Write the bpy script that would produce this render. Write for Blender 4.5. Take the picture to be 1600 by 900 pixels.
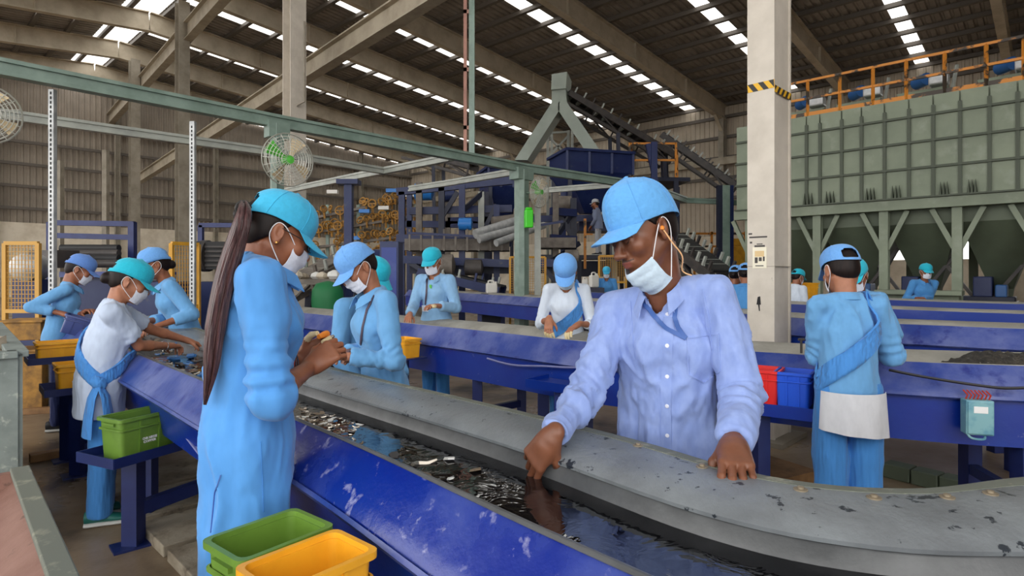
import bpy, bmesh, math, random
import numpy as np
from mathutils import Vector, Matrix

for o in list(bpy.data.objects):
    bpy.data.objects.remove(o, do_unlink=True)
SC = bpy.context.scene
COL = SC.collection
random.seed(7)
PI = math.pi

# ---------------------------------------------------------------- camera
CAMZ, FPX, HY = 1.45, 922.0, 428.0
cd = bpy.data.cameras.new('camera')
cd.sensor_width = 36.0
cd.lens = 36.0 * FPX / 1600.0
cd.shift_y = (HY - 450.0) / 1600.0
cd.clip_start = 0.05
cd.clip_end = 400
cam = bpy.data.objects.new('camera', cd)
COL.objects.link(cam)
cam.location = (0, 0, CAMZ)
cam.rotation_euler = (PI / 2, 0, 0)
SC.camera = cam

# ---------------------------------------------------------------- sky and exposure
W = bpy.data.worlds.new('sky')
SC.world = W
W.use_nodes = True
_nt = W.node_tree
_bg = _nt.nodes['Background']
_bg.inputs['Color'].default_value = (1.0, 0.985, 0.96, 1)
_bg.inputs['Strength'].default_value = 1.9
SC.view_settings.view_transform = 'Standard'
SC.view_settings.look = 'None'
SC.view_settings.gamma = 1.0
SC.view_settings.use_curve_mapping = False
SC.view_settings.exposure = 0.85
SC.cycles.use_denoising = True
SC.cycles.max_bounces = 10
SC.cycles.diffuse_bounces = 6
SC.cycles.glossy_bounces = 4
SC.cycles.transmission_bounces = 8
SC.cycles.sample_clamp_indirect = 6.0


def P(px, py, Y):
    """world point seen at photo pixel (px, py) that lies Y metres ahead of the camera"""
    return Vector(((px - 800) / FPX * Y, Y, CAMZ - (py - HY) / FPX * Y))


def G(px, py, z):
    """world point at height z seen at photo pixel (px, py)"""
    Y = FPX * (CAMZ - z) / (py - HY)
    return Vector(((px - 800) / FPX * Y, Y, z))


def X_(px, Y):
    return (px - 800) / FPX * Y


# ---------------------------------------------------------------- mesh helpers
def frame_from(d, up=(0, 0, 1)):
    d = Vector(d).normalized()
    up = Vector(up)
    if abs(d.dot(up.normalized())) > 0.98:
        up = Vector((0, 1, 0)) if abs(d.y) < 0.9 else Vector((1, 0, 0))
    r = d.cross(up).normalized()
    u = r.cross(d).normalized()
    return r, u, d


class MB:
    def __init__(self):
        self.v = []
        self.f = []
        self.mi = []
        self.cur = 0

    def add(self, vs, fs):
        n = len(self.v)
        self.v.extend([tuple(p) for p in vs])
        for f in fs:
            self.f.append(tuple(i + n for i in f))
            self.mi.append(self.cur)
        return self

    def box(self, c, s, rz=0.0, R=None):
        c = Vector(c)
        hx, hy, hz = s[0] / 2, s[1] / 2, s[2] / 2
        if R is None:
            R = Matrix.Rotation(rz, 3, 'Z')
        vs = []
        for z in (-hz, hz):
            for x, y in ((-hx, -hy), (hx, -hy), (hx, hy), (-hx, hy)):
                vs.append(c + R @ Vector((x, y, z)))
        return self.add(vs, [(3, 2, 1, 0), (4, 5, 6, 7), (0, 1, 5, 4), (1, 2, 6, 5), (2, 3, 7, 6), (3, 0, 4, 7)])

    def bar(self, a, b, w, h, up=(0, 0, 1)):
        a, b = Vector(a), Vector(b)
        r, u, d = frame_from(b - a, up)
        vs = []
        for p in (a, b):
            for x, y in ((-w / 2, -h / 2), (w / 2, -h / 2), (w / 2, h / 2), (-w / 2, h / 2)):
                vs.append(p + r * x + u * y)
        return self.add(vs, [(0, 1, 2, 3), (7, 6, 5, 4), (0, 4, 5, 1), (1, 5, 6, 2), (2, 6, 7, 3), (3, 7, 4, 0)])

    def ibeam(self, a, b, w, h, t=0.03, up=(0, 0, 1)):
        a, b = Vector(a), Vector(b)
        r, u, d = frame_from(b - a, up)
        self.bar(a + u * (h / 2 - t / 2), b + u * (h / 2 - t / 2), w, t, u)
        self.bar(a - u * (h / 2 - t / 2), b - u * (h / 2 - t / 2), w, t, u)
        self.bar(a, b, t, h - 2 * t, u)
        return self

    def tube(self, pts, r, n=8, caps=True, flat=1.0, up=(0, 0, 1)):
        pts = [Vector(p) for p in pts]
        m = len(pts)
        rs = r if isinstance(r, (list, tuple)) else [r] * m
        rings = []
        rr = None
        for i, p in enumerate(pts):
            d = (pts[min(i + 1, m - 1)] - pts[max(i - 1, 0)])
            if d.length < 1e-9:
                d = Vector((0, 0, 1))
            d.normalize()
            if rr is None:
                rr, uu, _ = frame_from(d, up)
            else:
                rr = (rr - d * rr.dot(d))
                if rr.length < 1e-6:
                    rr, uu, _ = frame_from(d, up)
                rr.normalize()
            uu = rr.cross(d).normalized()
            rings.append([p + rr * (math.cos(2 * PI * k / n) * rs[i]) + uu * (math.sin(2 * PI * k / n) * rs[i] * flat) for k in range(n)])
        return self.loft(rings, True, caps)

    def loft(self, rings, closed=True, caps=True, loop=False):
        n = len(rings[0])
        m = len(rings)
        vs = [p for ring in rings for p in ring]
        fs = []
        for i in range(m if loop else m - 1):
            i2 = (i + 1) % m
            for k in range(n if closed else n - 1):
                k2 = (k + 1) % n
                fs.append((i * n + k, i * n + k2, i2 * n + k2, i2 * n + k))
        if caps and closed and not loop:
            fs.append(tuple(reversed(range(n))))
            fs.append(tuple((m - 1) * n + k for k in range(n)))
        return self.add(vs, fs)

    def lathe(self, prof, n=16, c=(0, 0, 0), R=None):
        c = Vector(c)
        R = R or Matrix.Identity(3)
        rings = [[c + R @ Vector((r * math.cos(2 * PI * k / n), r * math.sin(2 * PI * k / n), z)) for k in range(n)] for r, z in prof]
        return self.loft(rings, True, True)

    def prism(self, poly, z0, z1):
        n = len(poly)
        vs = [(x, y, z0) for x, y in poly] + [(x, y, z1) for x, y in poly]
        fs = [tuple(reversed(range(n))), tuple(range(n, 2 * n))]
        for i in range(n):
            j = (i + 1) % n
            fs.append((i, j, n + j, n + i))
        return self.add(vs, fs)

    def sheet(self, grid, th):
        """grid[i][j] of points -> slab of thickness th along its normals"""
        ni, nj = len(grid), len(grid[0])
        A = np.array([[tuple(p) for p in row] for row in grid], dtype=float)
        du = np.gradient(A, axis=0)
        dv = np.gradient(A, axis=1)
        N = np.cross(du, dv)
        N /= (np.linalg.norm(N, axis=2, keepdims=True) + 1e-12)
        B = A + N * th
        vs = [tuple(p) for p in A.reshape(-1, 3)] + [tuple(p) for p in B.reshape(-1, 3)]
        o = ni * nj
        fs = []
        for i in range(ni - 1):
            for j in range(nj - 1):
                a, b, c, d = i * nj + j, i * nj + j + 1, (i + 1) * nj + j + 1, (i + 1) * nj + j
                fs.append((a, b, c, d))
                fs.append((o + d, o + c, o + b, o + a))
        for i in range(ni - 1):
            for j in (0, nj - 1):
                a, d = i * nj + j, (i + 1) * nj + j
                fs.append((a, d, o + d, o + a) if j == 0 else (d, a, o + a, o + d))
        for j in range(nj - 1):
            for i in (0, ni - 1):
                a, b = i * nj + j, i * nj + j + 1
                fs.append((b, a, o + a, o + b) if i == 0 else (a, b, o + b, o + a))
        return self.add(vs, fs)

    def build(self, name, mat, parent=None, smooth=False, angle=40, bevel=0.0, local=False, segs=2):
        me = bpy.data.meshes.new(name)
        A = np.array(self.v, dtype=float).reshape(-1, 3)
        if parent is not None:
            off = np.zeros(3) if local else np.array(world_loc(parent))
        elif local:
            off = np.zeros(3)
        else:
            off = np.array([(A[:, 0].min() + A[:, 0].max()) / 2, (A[:, 1].min() + A[:, 1].max()) / 2, A[:, 2].min()])
        A = A - off
        me.from_pydata([tuple(p) for p in A], [], self.f)
        mats = mat if isinstance(mat, (list, tuple)) else [mat]
        for m in mats:
            me.materials.append(M[m])
        if len(mats) > 1:
            me.polygons.foreach_set('material_index', self.mi)
        finish_mesh(me, smooth, angle)
        o = bpy.data.objects.new(name, me)
        COL.objects.link(o)
        if parent is not None:
            o.parent = parent
        else:
            o.location = off
        if bevel > 0:
            b = o.modifiers.new('bevel', 'BEVEL')
            b.width = bevel
            b.segments = segs
            b.limit_method = 'ANGLE'
            b.angle_limit = math.radians(35)
        return o


def finish_mesh(me, smooth, angle=40):
    bm = bmesh.new()
    bm.from_mesh(me)
    bmesh.ops.recalc_face_normals(bm, faces=bm.faces)
    bm.to_mesh(me)
    bm.free()
    if smooth:
        me.polygons.foreach_set('use_smooth', [True] * len(me.polygons))
        if angle < 180:
            me.set_sharp_from_angle(angle=math.radians(angle))
    me.update()


_wl = {}


def world_loc(o):
    v = Vector((0, 0, 0))
    while o is not None:
        v = v + o.location
        o = o.parent
    return v


def tag(o, label=None, cat=None, group=None, kind=None):
    if label:
        o['label'] = label
    if cat:
        o['category'] = cat
    if group:
        o['group'] = group
    if kind:
        o['kind'] = kind
    return o


def thing(name, label, cat, loc=(0, 0, 0), rz=0.0, group=None, kind=None):
    o = bpy.data.objects.new(name, None)
    o.empty_display_size = 0.1
    COL.objects.link(o)
    o.location = loc
    o.rotation_euler = (0, 0, rz)
    return tag(o, label, cat, group, kind)


def dup(root, loc=None, rz=None, label=None, scale=None):
    r = root.copy()
    COL.objects.link(r)
    if loc is not None:
        r.location = loc
    if rz is not None:
        r.rotation_euler = (0, 0, rz)
    if scale is not None:
        r.scale = (scale,) * 3
    if label:
        r['label'] = label
    for ch in list(root.children):
        c = ch.copy()
        COL.objects.link(c)
        c.parent = r
        for g in list(ch.children):
            d = g.copy()
            COL.objects.link(d)
            d.parent = c
    return r


def catmull(pts, n):
    """n samples per span"""
    pts = [Vector(p) for p in pts]
    out = []
    m = len(pts)
    for i in range(m - 1):
        p0, p1, p2, p3 = pts[max(i - 1, 0)], pts[i], pts[i + 1], pts[min(i + 2, m - 1)]
        for k in range(n):
            t = k / n
            out.append(0.5 * ((2 * p1) + (p2 - p0) * t + (2 * p0 - 5 * p1 + 4 * p2 - p3) * t * t + (3 * p1 - p0 - 3 * p2 + p3) * t ** 3))
    out.append(pts[-1].copy())
    return out


def lerp(a, b, t):
    return a + (b - a) * t
# ---------------------------------------------------------------- materials
M = {}


def lin(c):
    out = []
    for x in c[:3]:
        x = x / 255.0
        out.append(x / 12.92 if x <= 0.04045 else ((x + 0.055) / 1.055) ** 2.4)
    return (out[0], out[1], out[2], 1.0)


def mat(name, c, rough=0.5, metal=0.0, c2=None, nscale=4.0, nlo=0.4, nhi=0.65, bump=0.0, bscale=30.0, spec=0.5,
        c3=None, n3=25.0, t3=(0.62, 0.68), stretch=None, rough2=None, sheen=0.0, sss=0.0, detail=6.0, coat=0.0, bdist=0.01):
    m = bpy.data.materials.new(name)
    m.use_nodes = True
    nt = m.node_tree
    b = nt.nodes['Principled BSDF']
    b.inputs['Base Color'].default_value = lin(c)
    b.inputs['Roughness'].default_value = rough
    b.inputs['Metallic'].default_value = metal
    b.inputs['Specular IOR Level'].default_value = spec
    if coat:
        b.inputs['Coat Weight'].default_value = coat
        b.inputs['Coat Roughness'].default_value = 0.15
    if sheen:
        b.inputs['Sheen Weight'].default_value = sheen
        b.inputs['Sheen Roughness'].default_value = 0.5
    if sss:
        b.inputs['Subsurface Weight'].default_value = sss
        b.inputs['Subsurface Radius'].default_value = (0.012, 0.005, 0.003)
        b.inputs['Subsurface Scale'].default_value = 1.0
    tc = nt.nodes.new('ShaderNodeTexCoord')
    vec = tc.outputs['Object']
    if stretch:
        mp = nt.nodes.new('ShaderNodeMapping')
        mp.inputs['Scale'].default_value = stretch
        nt.links.new(vec, mp.inputs['Vector'])
        vec = mp.outputs['Vector']

    def noise(sc, det=detail):
        n = nt.nodes.new('ShaderNodeTexNoise')
        n.inputs['Scale'].default_value = sc
        n.inputs['Detail'].default_value = det
        n.inputs['Roughness'].default_value = 0.6
        nt.links.new(vec, n.inputs['Vector'])
        return n.outputs['Fac']

    def mrange(sock, lo, hi):
        r = nt.nodes.new('ShaderNodeMapRange')
        r.inputs['From Min'].default_value = lo
        r.inputs['From Max'].default_value = hi
        nt.links.new(sock, r.inputs['Value'])
        return r.outputs['Result']

    def mixc(fac, a, bb):
        x = nt.nodes.new('ShaderNodeMix')
        x.data_type = 'RGBA'
        nt.links.new(fac, x.inputs[0])
        if isinstance(a, tuple):
            x.inputs[6].default_value = a
        else:
            nt.links.new(a, x.inputs[6])
        x.inputs[7].default_value = bb
        return x.outputs[2]
    col = lin(c)
    if c2 is not None:
        f = mrange(noise(nscale), nlo, nhi)
        col = mixc(f, col, lin(c2))
        if rough2 is not None:
            r = nt.nodes.new('ShaderNodeMapRange')
            r.inputs['To Min'].default_value = rough
            r.inputs['To Max'].default_value = rough2
            nt.links.new(f, r.inputs['Value'])
            nt.links.new(r.outputs['Result'], b.inputs['Roughness'])
    if c3 is not None:
        f = mrange(noise(n3), t3[0], t3[1])
        col = mixc(f, col, lin(c3))
    if not isinstance(col, tuple):
        nt.links.new(col, b.inputs['Base Color'])
    if bump:
        bp = nt.nodes.new('ShaderNodeBump')
        bp.inputs['Strength'].default_value = bump
        bp.inputs['Distance'].default_value = bdist
        nt.links.new(noise(bscale), bp.inputs['Height'])
        nt.links.new(bp.outputs['Normal'], b.inputs['Normal'])
    M[name] = m
    return m


# steel, sheet and masonry
mat('floor', (116, 98, 78), 0.5, c2=(156, 138, 114), nscale=0.9, nlo=0.35, nhi=0.7, c3=(52, 44, 36), n3=0.7, t3=(0.5, 0.62), bump=0.25, bscale=14, rough2=0.2)
mat('slab', (160, 150, 132), 0.8, c2=(120, 108, 90), nscale=5, bump=0.4, bscale=40, c3=(70, 60, 50), n3=9, t3=(0.6, 0.75))
mat('roof_sheet', (150, 143, 136), 0.5, 0.15, c2=(128, 121, 114), nscale=1.5)
mat('rafter', (186, 174, 154), 0.6, c2=(164, 152, 132), nscale=1.2)
mat('purlin', (92, 85, 78), 0.6)
mat('siding', (142, 131, 118), 0.6, c2=(124, 114, 102), nscale=0.6)
mat('siding_pale', (184, 172, 154), 0.6, c2=(166, 154, 137), nscale=0.6)
mat('masonry', (214, 204, 186), 0.85, c2=(192, 180, 160), nscale=1.2)
mat('column_cream', (206, 198, 186), 0.55, c2=(190, 182, 170), nscale=3, c3=(96, 88, 80), n3=11, t3=(0.72, 0.76))
mat('column_grey', (150, 142, 128), 0.6, c2=(128, 120, 106), nscale=2)
mat('beam_tan', (168, 158, 140), 0.6, c2=(146, 136, 118), nscale=2)
mat('green_steel', (132, 152, 142), 0.45, c2=(110, 130, 120), nscale=3)
mat('pale_steel', (170, 174, 166), 0.45, c2=(150, 154, 148), nscale=4)
mat('galv', (188, 190, 190), 0.4, 0.4, c2=(160, 162, 164), nscale=8)
mat('dark_hole', (30, 30, 32), 0.8)
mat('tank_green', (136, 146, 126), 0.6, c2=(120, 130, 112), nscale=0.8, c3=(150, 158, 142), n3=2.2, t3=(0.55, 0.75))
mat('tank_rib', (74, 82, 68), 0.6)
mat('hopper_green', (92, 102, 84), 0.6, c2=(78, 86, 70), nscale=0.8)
mat('chute_green', (158, 168, 158), 0.5, c2=(140, 150, 140), nscale=1.4)
mat('navy', (16, 32, 82), 0.45, c2=(28, 44, 90), nscale=3, c3=(72, 70, 84), n3=6, t3=(0.64, 0.76))
mat('navy_dark', (22, 28, 52), 0.5, c2=(34, 38, 58), nscale=3)
mat('machine_grey', (120, 112, 104), 0.6, c2=(92, 84, 76), nscale=4)
mat('dark_steel', (54, 50, 50), 0.55, c2=(72, 66, 62), nscale=5)
mat('rubber_black', (26, 26, 28), 0.6)
mat('yellow_paint', (214, 158, 44), 0.5, c2=(190, 138, 40), nscale=6)
mat('yellow_mesh', (196, 150, 70), 0.55)
mat('orange_rail', (206, 132, 44), 0.5, c2=(60, 50, 40), nscale=2.2, nlo=0.52, nhi=0.56)
mat('post_pink', (176, 128, 112), 0.6, c2=(150, 110, 98), nscale=3)
mat('hazard_yellow', (226, 176, 30), 0.5)
mat('hazard_black', (30, 28, 26), 0.5)
mat('white_plastic', (222, 220, 214), 0.4)
mat('blue_plastic', (40, 120, 200), 0.4)
mat('motor_blue', (40, 90, 150), 0.45)
mat('ochre', (176, 128, 52), 0.6, c2=(120, 86, 40), nscale=8)
mat('paper', (232, 226, 206), 0.7)
mat('print_dark', (70, 66, 64), 0.7)
mat('print_tan', (216, 188, 140), 0.7)
mat('label_white', (236, 236, 236), 0.6)
mat('brown_rust', (126, 90, 78), 0.7, c2=(146, 110, 98), nscale=5, c3=(100, 76, 66), n3=12, bump=0.3, bscale=20)
mat('bin_grey', (138, 148, 144), 0.6, c2=(116, 126, 122), nscale=5, c3=(170, 176, 168), n3=14, t3=(0.62, 0.7))
mat('bin_rim', (110, 114, 104), 0.7, c2=(160, 160, 140), nscale=14, nlo=0.55, nhi=0.7)
mat('wood', (150, 112, 72), 0.7, c2=(118, 86, 54), nscale=6)
# troughs
mat('trough_blue', (8, 36, 132), 0.24, c2=(62, 78, 150), nscale=2.4, nlo=0.48, nhi=0.70, c3=(146, 148, 186), n3=20, t3=(0.60, 0.72), bump=0.22, bscale=22, rough2=0.42)
mat('trough_beam', (4, 40, 136), 0.3, c2=(16, 54, 146), nscale=2.5, c3=(110, 112, 160), n3=14, t3=(0.68, 0.76), bump=0.12, bscale=18)
mat('trough_scuff', (40, 62, 138), 0.34, c2=(100, 110, 164), nscale=2.6, nlo=0.42, nhi=0.66, c3=(24, 36, 118), n3=7, t3=(0.58, 0.7), bump=0.2, bscale=22)
mat('trough_far', (22, 50, 134), 0.4, c2=(70, 86, 150), nscale=1.6, nlo=0.5, nhi=0.75)
mat('stand_blue', (12, 28, 86), 0.45, c2=(26, 42, 100), nscale=5)
mat('rubber_grey', (128, 134, 138), 0.42, c2=(104, 108, 112), nscale=5, nlo=0.35, nhi=0.65, c3=(40, 46, 54), n3=24, t3=(0.63, 0.65), bump=0.25, bscale=60, rough2=0.3)
mat('rubber_inner', (92, 94, 96), 0.3, c2=(72, 74, 76), nscale=7, bump=0.1, bscale=30)
mat('belt_far', (158, 156, 148), 0.6, c2=(132, 130, 122), nscale=3)
mat('belt_left', (170, 166, 156), 0.6, c2=(140, 136, 128), nscale=4)
mat('gravel', (74, 68, 60), 0.6, c2=(40, 38, 34), nscale=20, bump=1.0, bscale=50, c3=(150, 146, 140), n3=45, t3=(0.62, 0.7), bdist=0.03)
mat('scrap_metal', (188, 180, 168), 0.25, 0.8)
mat('scrap_brown', (120, 104, 84), 0.5)
mat('scrap_blue', (60, 110, 170), 0.45)
mat('scrap_white', (222, 222, 218), 0.45)
mat('scrap_dark', (46, 44, 46), 0.4)
mat('bolt', (140, 128, 108), 0.5, 0.3)
mat('wire', (30, 30, 36), 0.45)
mat('wire_pale', (120, 124, 170), 0.45)
# plastic
mat('crate_green', (104, 140, 52), 0.4, c2=(92, 126, 46), nscale=7, bump=0.05)
mat('crate_yellow', (238, 172, 38), 0.38, c2=(226, 158, 34), nscale=7)
mat('crate_red', (224, 42, 40), 0.4)
mat('crate_blue', (34, 88, 214), 0.4)
mat('crate_navy', (52, 68, 128), 0.35)
mat('crate_wood', (190, 120, 70), 0.6)
mat('fan_green', (90, 190, 70), 0.4)
mat('fan_wire', (206, 206, 198), 0.4, 0.3)
mat('fan_blade', (206, 186, 150), 0.4)
mat('lime', (70, 214, 40), 0.4)
mat('tarp_green', (20, 110, 62), 0.6)
mat('box_teal', (128, 176, 184), 0.45, c2=(96, 150, 170), nscale=9, nlo=0.45, nhi=0.6)
# people
mat('skin_a', (150, 94, 66), 0.48, c2=(132, 80, 56), nscale=14, sss=0.06, bump=0.06, bscale=160)
mat('skin_b', (122, 76, 54), 0.42, c2=(104, 62, 42), nscale=12, sss=0.05, bump=0.06, bscale=160)
mat('skin_c', (168, 112, 84), 0.5, c2=(150, 96, 70), nscale=14, sss=0.05)
mat('lips', (126, 70, 60), 0.45)
mat('stubble', (66, 44, 36), 0.6)
mat('brow', (26, 18, 16), 0.6)
mat('nail', (206, 160, 140), 0.3)
mat('dirty_finger', (176, 160, 132), 0.6)
mat('hair_black', (22, 16, 16), 0.5, spec=0.2, c2=(34, 24, 22), nscale=60, stretch=(1, 1, 0.15))
mat('hair_brown', (58, 36, 38), 0.34, c2=(94, 62, 62), nscale=90, nlo=0.4, nhi=0.7, stretch=(1, 1, 0.06), bump=0.3, bscale=120)


def cloth(name, c, c2=None, fine=True, sc=(9, 9, 4.5), strength=0.42, rough=0.85):
    mat(name, c, rough, c2=c2 or tuple(int(x * 0.97) for x in c), nscale=3.0, bump=strength, bscale=1.0, sheen=0.15, spec=0.2, stretch=sc, detail=2.2, bdist=0.05)
    return M[name]


cloth('coat_blue', (86, 152, 220))
cloth('coat_blue_deep', (70, 136, 206))
cloth('coat_mid', (106, 162, 212))
cloth('coat_pale', (132, 174, 212))
cloth('coat_far', (78, 142, 204))
cloth('kurti_white', (188, 202, 224))
cloth('shirt_white', (206, 216, 230))
cloth('apron_white', (214, 216, 222), strength=0.2)
cloth('shirt_man', (136, 157, 212), c2=(146, 166, 218), sc=(12, 12, 7), strength=0.5)
cloth('trousers_blue', (70, 136, 206), sc=(16, 16, 2.5), strength=0.6)
cloth('trousers_navy', (28, 38, 82), sc=(16, 16, 3))
cloth('trousers_grey', (176, 178, 184), sc=(16, 16, 3))
cloth('shirt_grey', (130, 140, 168))
cloth('sash_blue', (76, 142, 214), sc=(20, 20, 4), strength=0.8)
cloth('cap_turq', (66, 178, 220), sc=(30, 30, 30), strength=0.12)
cloth('cap_teal', (42, 182, 208), sc=(30, 30, 30), strength=0.12)
cloth('cap_blue', (110, 166, 230), sc=(30, 30, 30), strength=0.12)
cloth('cap_sky', (100, 168, 228), sc=(25, 25, 25), strength=0.2)
cloth('cap_dusk', (96, 136, 204), sc=(30, 30, 30), strength=0.12)
cloth('mask_white', (226, 230, 242), sc=(30, 30, 30), strength=0.15)
cloth('mask_blue', (196, 216, 232), sc=(30, 30, 30), strength=0.15)
mat('strap_white', (226, 226, 230), 0.7)
mat('earphone', (240, 190, 140), 0.4)
mat('lanyard_blue', (64, 98, 166), 0.6)
mat('lanyard_dark', (70, 60, 76), 0.6)
mat('badge', (226, 228, 236), 0.3)
mat('button', (226, 228, 240), 0.3)
mat('shoe_green', (30, 104, 96), 0.5)
mat('shoe_black', (26, 28, 34), 0.5)
mat('shoe_sole', (206, 206, 202), 0.5)
mat('thread_red', (196, 60, 40), 0.6)
mat('tape_orange', (232, 136, 44), 0.5)
mat('tape_cream', (222, 204, 160), 0.6)
mat('silver', (200, 200, 204), 0.25, 0.9)
mat('gold', (206, 160, 90), 0.3, 0.9)
mat('lens', (60, 60, 70), 0.1)

# skylight sheeting: white translucent fibreglass
_m = bpy.data.materials.new('skylight')
_m.use_nodes = True
_nt = _m.node_tree
_nt.nodes.remove(_nt.nodes['Principled BSDF'])
_tr = _nt.nodes.new('ShaderNodeBsdfTranslucent')
_tr.inputs['Color'].default_value = (0.95, 0.95, 0.93, 1)
_df = _nt.nodes.new('ShaderNodeBsdfDiffuse')
_df.inputs['Color'].default_value = (0.8, 0.8, 0.78, 1)
_mx = _nt.nodes.new('ShaderNodeMixShader')
_mx.inputs[0].default_value = 0.12
_nt.links.new(_tr.outputs[0], _mx.inputs[1])
_nt.links.new(_df.outputs[0], _mx.inputs[2])
_nt.links.new(_mx.outputs[0], _nt.nodes['Material Output'].inputs['Surface'])
M['skylight'] = _m

# dark standing water with ripples
_m = bpy.data.materials.new('water')
_m.use_nodes = True
_nt = _m.node_tree
_b = _nt.nodes['Principled BSDF']
_b.inputs['Base Color'].default_value = (0.006, 0.006, 0.008, 1)
_b.inputs['Roughness'].default_value = 0.03
_b.inputs['IOR'].default_value = 1.45
_b.inputs['Specular IOR Level'].default_value = 0.9
_tc = _nt.nodes.new('ShaderNodeTexCoord')
_n1 = _nt.nodes.new('ShaderNodeTexNoise')
_n1.inputs['Scale'].default_value = 9
_n1.inputs['Detail'].default_value = 3
_n1.inputs['Distortion'].default_value = 1.2
_nt.links.new(_tc.outputs['Object'], _n1.inputs['Vector'])
_bp = _nt.nodes.new('ShaderNodeBump')
_bp.inputs['Strength'].default_value = 0.22
_bp.inputs['Distance'].default_value = 0.012
_nt.links.new(_n1.outputs['Fac'], _bp.inputs['Height'])
_nt.links.new(_bp.outputs['Normal'], _b.inputs['Normal'])
M['water'] = _m
# ================================================================ the hall
UR = Vector((-0.735, 0.678, 0))
VR = Vector((0.678, 0.735, 0))
EAVE, RIDGE, GABLE = 37.0, 9.3, 48.0


def UV(u, v, z):
    return UR * u + VR * v + Vector((0, 0, z))


def raf_z(v):
    return 11.23 + 0.08 * (EAVE - v) if v > RIDGE else 13.446 - 0.10 * (RIDGE - v)


# floor
fm = MB()
fm.box((0, 30, -0.1), (150, 150, 0.2))
floor = tag(fm.build('floor', 'floor'), 'wet brown concrete floor of the factory hall', 'floor', kind='structure')

# roof: rafters, purlins, corrugated sheets, translucent strips
roof = thing('ceiling', 'corrugated steel roof on deep rafters with translucent skylight strips', 'roof', UV(20, 15, 11), kind='structure')
RAFTERS = [-5.0, 1.7, 8.6, 15.6, 22.3, 27.6, 33.0, 38.4, 43.6]
STRIPS = [(-1.7, 0.6), (5.1, 0.62), (11.5, 0.66), (17.9, 0.76), (24.4, 1.0), (30.2, 1.25), (35.7, 1.4), (41.0, 1.5), (45.8, 1.5)]
VLO = -13.0
RD = 0.95
for u in RAFTERS:
    m = MB()
    for (va, vb) in ((VLO, RIDGE), (RIDGE, EAVE)):
        a, b = UV(u, va, raf_z(va if va != RIDGE else RIDGE + 1e-6) + RD / 2), UV(u, vb, raf_z(vb) + RD / 2)
        m.ibeam(a, b, 0.34, RD, 0.05)
        # web stiffeners
        for k in range(1, 5):
            p = a.lerp(b, k / 5)
            m.box(p, (0.3, 0.05, RD - 0.1), math.atan2(UR.y, UR.x))
    # haunch at the eave column
    m.bar(UV(u, EAVE - 1.6, raf_z(EAVE - 1.6) + 0.1), UV(u, EAVE - 0.25, raf_z(EAVE) - 1.0), 0.2, 0.08)
    m.build('rafter', 'rafter', roof)
PV = [VLO + 0.4 + 1.5 * k for k in range(34) if VLO + 0.4 + 1.5 * k < EAVE]
for v in PV:
    z = raf_z(v) + RD + 0.09
    m = MB()
    a, b = UV(-8, v, z), UV(GABLE, v, z)
    m.bar(a, b, 0.07, 0.18)
    m.bar(a - Vector((0, 0, 0.09)) + VR * 0.06, b - Vector((0, 0, 0.09)) + VR * 0.06, 0.19, 0.02)
    m.build('purlin', 'purlin', roof)


def roof_strip(u0, u1):
    """trapezoidal sheet between two u lines, ribs down the slope"""
    n = max(1, round((u1 - u0) / 0.34))
    us, hs = [], []
    for k in range(n):
        w = (u1 - u0) / n
        for t, h in ((0, 0), (0.55, 0), (0.66, 0.06), (0.89, 0.06)):
            us.append(u0 + (k + t) * w)
            hs.append(h)
    us.append(u1)
    hs.append(0)
    out = []
    for va, vb in ((VLO, RIDGE - 1.1), (RIDGE + 0.5, EAVE + 0.4)):
        rows = []
        for v in (va, vb):
            z = raf_z(v) + RD + 0.19
            rows.append([UV(u, v, z + h) for u, h in zip(us, hs)])
        out.append(rows)
    return out


edges = [-8.0]
for c, w in STRIPS:
    edges += [c - w / 2, c + w / 2]
edges.append(GABLE)
for i in range(0, len(edges), 2):
    m = MB()
    for rows in roof_strip(edges[i], edges[i + 1]):
        m.loft(rows, False, False)
    m.build('roof_sheet', 'roof_sheet', roof)
# skylight panes, one between each pair of purlins
pane_mesh = {}
for (c, w) in STRIPS:
    for k in range(len(PV) - 1):
        v0, v1 = PV[k] + 0.02, PV[k + 1] - 0.02
        if v1 > RIDGE - 1.0 and v0 < RIDGE + 0.45:
            continue
        if v1 < RIDGE and c < 24:
            continue
        m = MB()
        za, zb = raf_z(v0) + RD + 0.20, raf_z(v1) + RD + 0.20
        us = [c - w / 2 - 0.05, c - 0.1, c + 0.1, c + w / 2 + 0.05]
        hs = [0.02, 0.0, 0.03, 0.02]
        m.loft([[UV(u, v0, za + h) for u, h in zip(us, hs)], [UV(u, v1, zb + h) for u, h in zip(us, hs)]], False, False)
        m.build('skylight_pane', 'skylight', roof)

# glazed ridge monitor between the two slopes
for i in range(len(RAFTERS) - 1):
    m = MB()
    z0 = raf_z(RIDGE) + RD + 0.5
    for va, vb, za, zb in ((RIDGE - 1.15, RIDGE - 0.3, z0 - 0.35, z0), (RIDGE - 0.3, RIDGE + 0.55, z0, z0 - 0.35)):
        m.loft([[UV(RAFTERS[i] + 0.1, va, za), UV(RAFTERS[i + 1] - 0.1, va, za)], [UV(RAFTERS[i] + 0.1, vb, zb), UV(RAFTERS[i + 1] - 0.1, vb, zb)]], False, False)
    m.build('ridge_light', 'skylight', roof)

# gable wall far left
SIDE_Z = 4.7
wl = thing('wall_left', 'far gable wall of corrugated sheet above a cream masonry base', 'wall', UV(GABLE, 10, 0), kind='structure')


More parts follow.
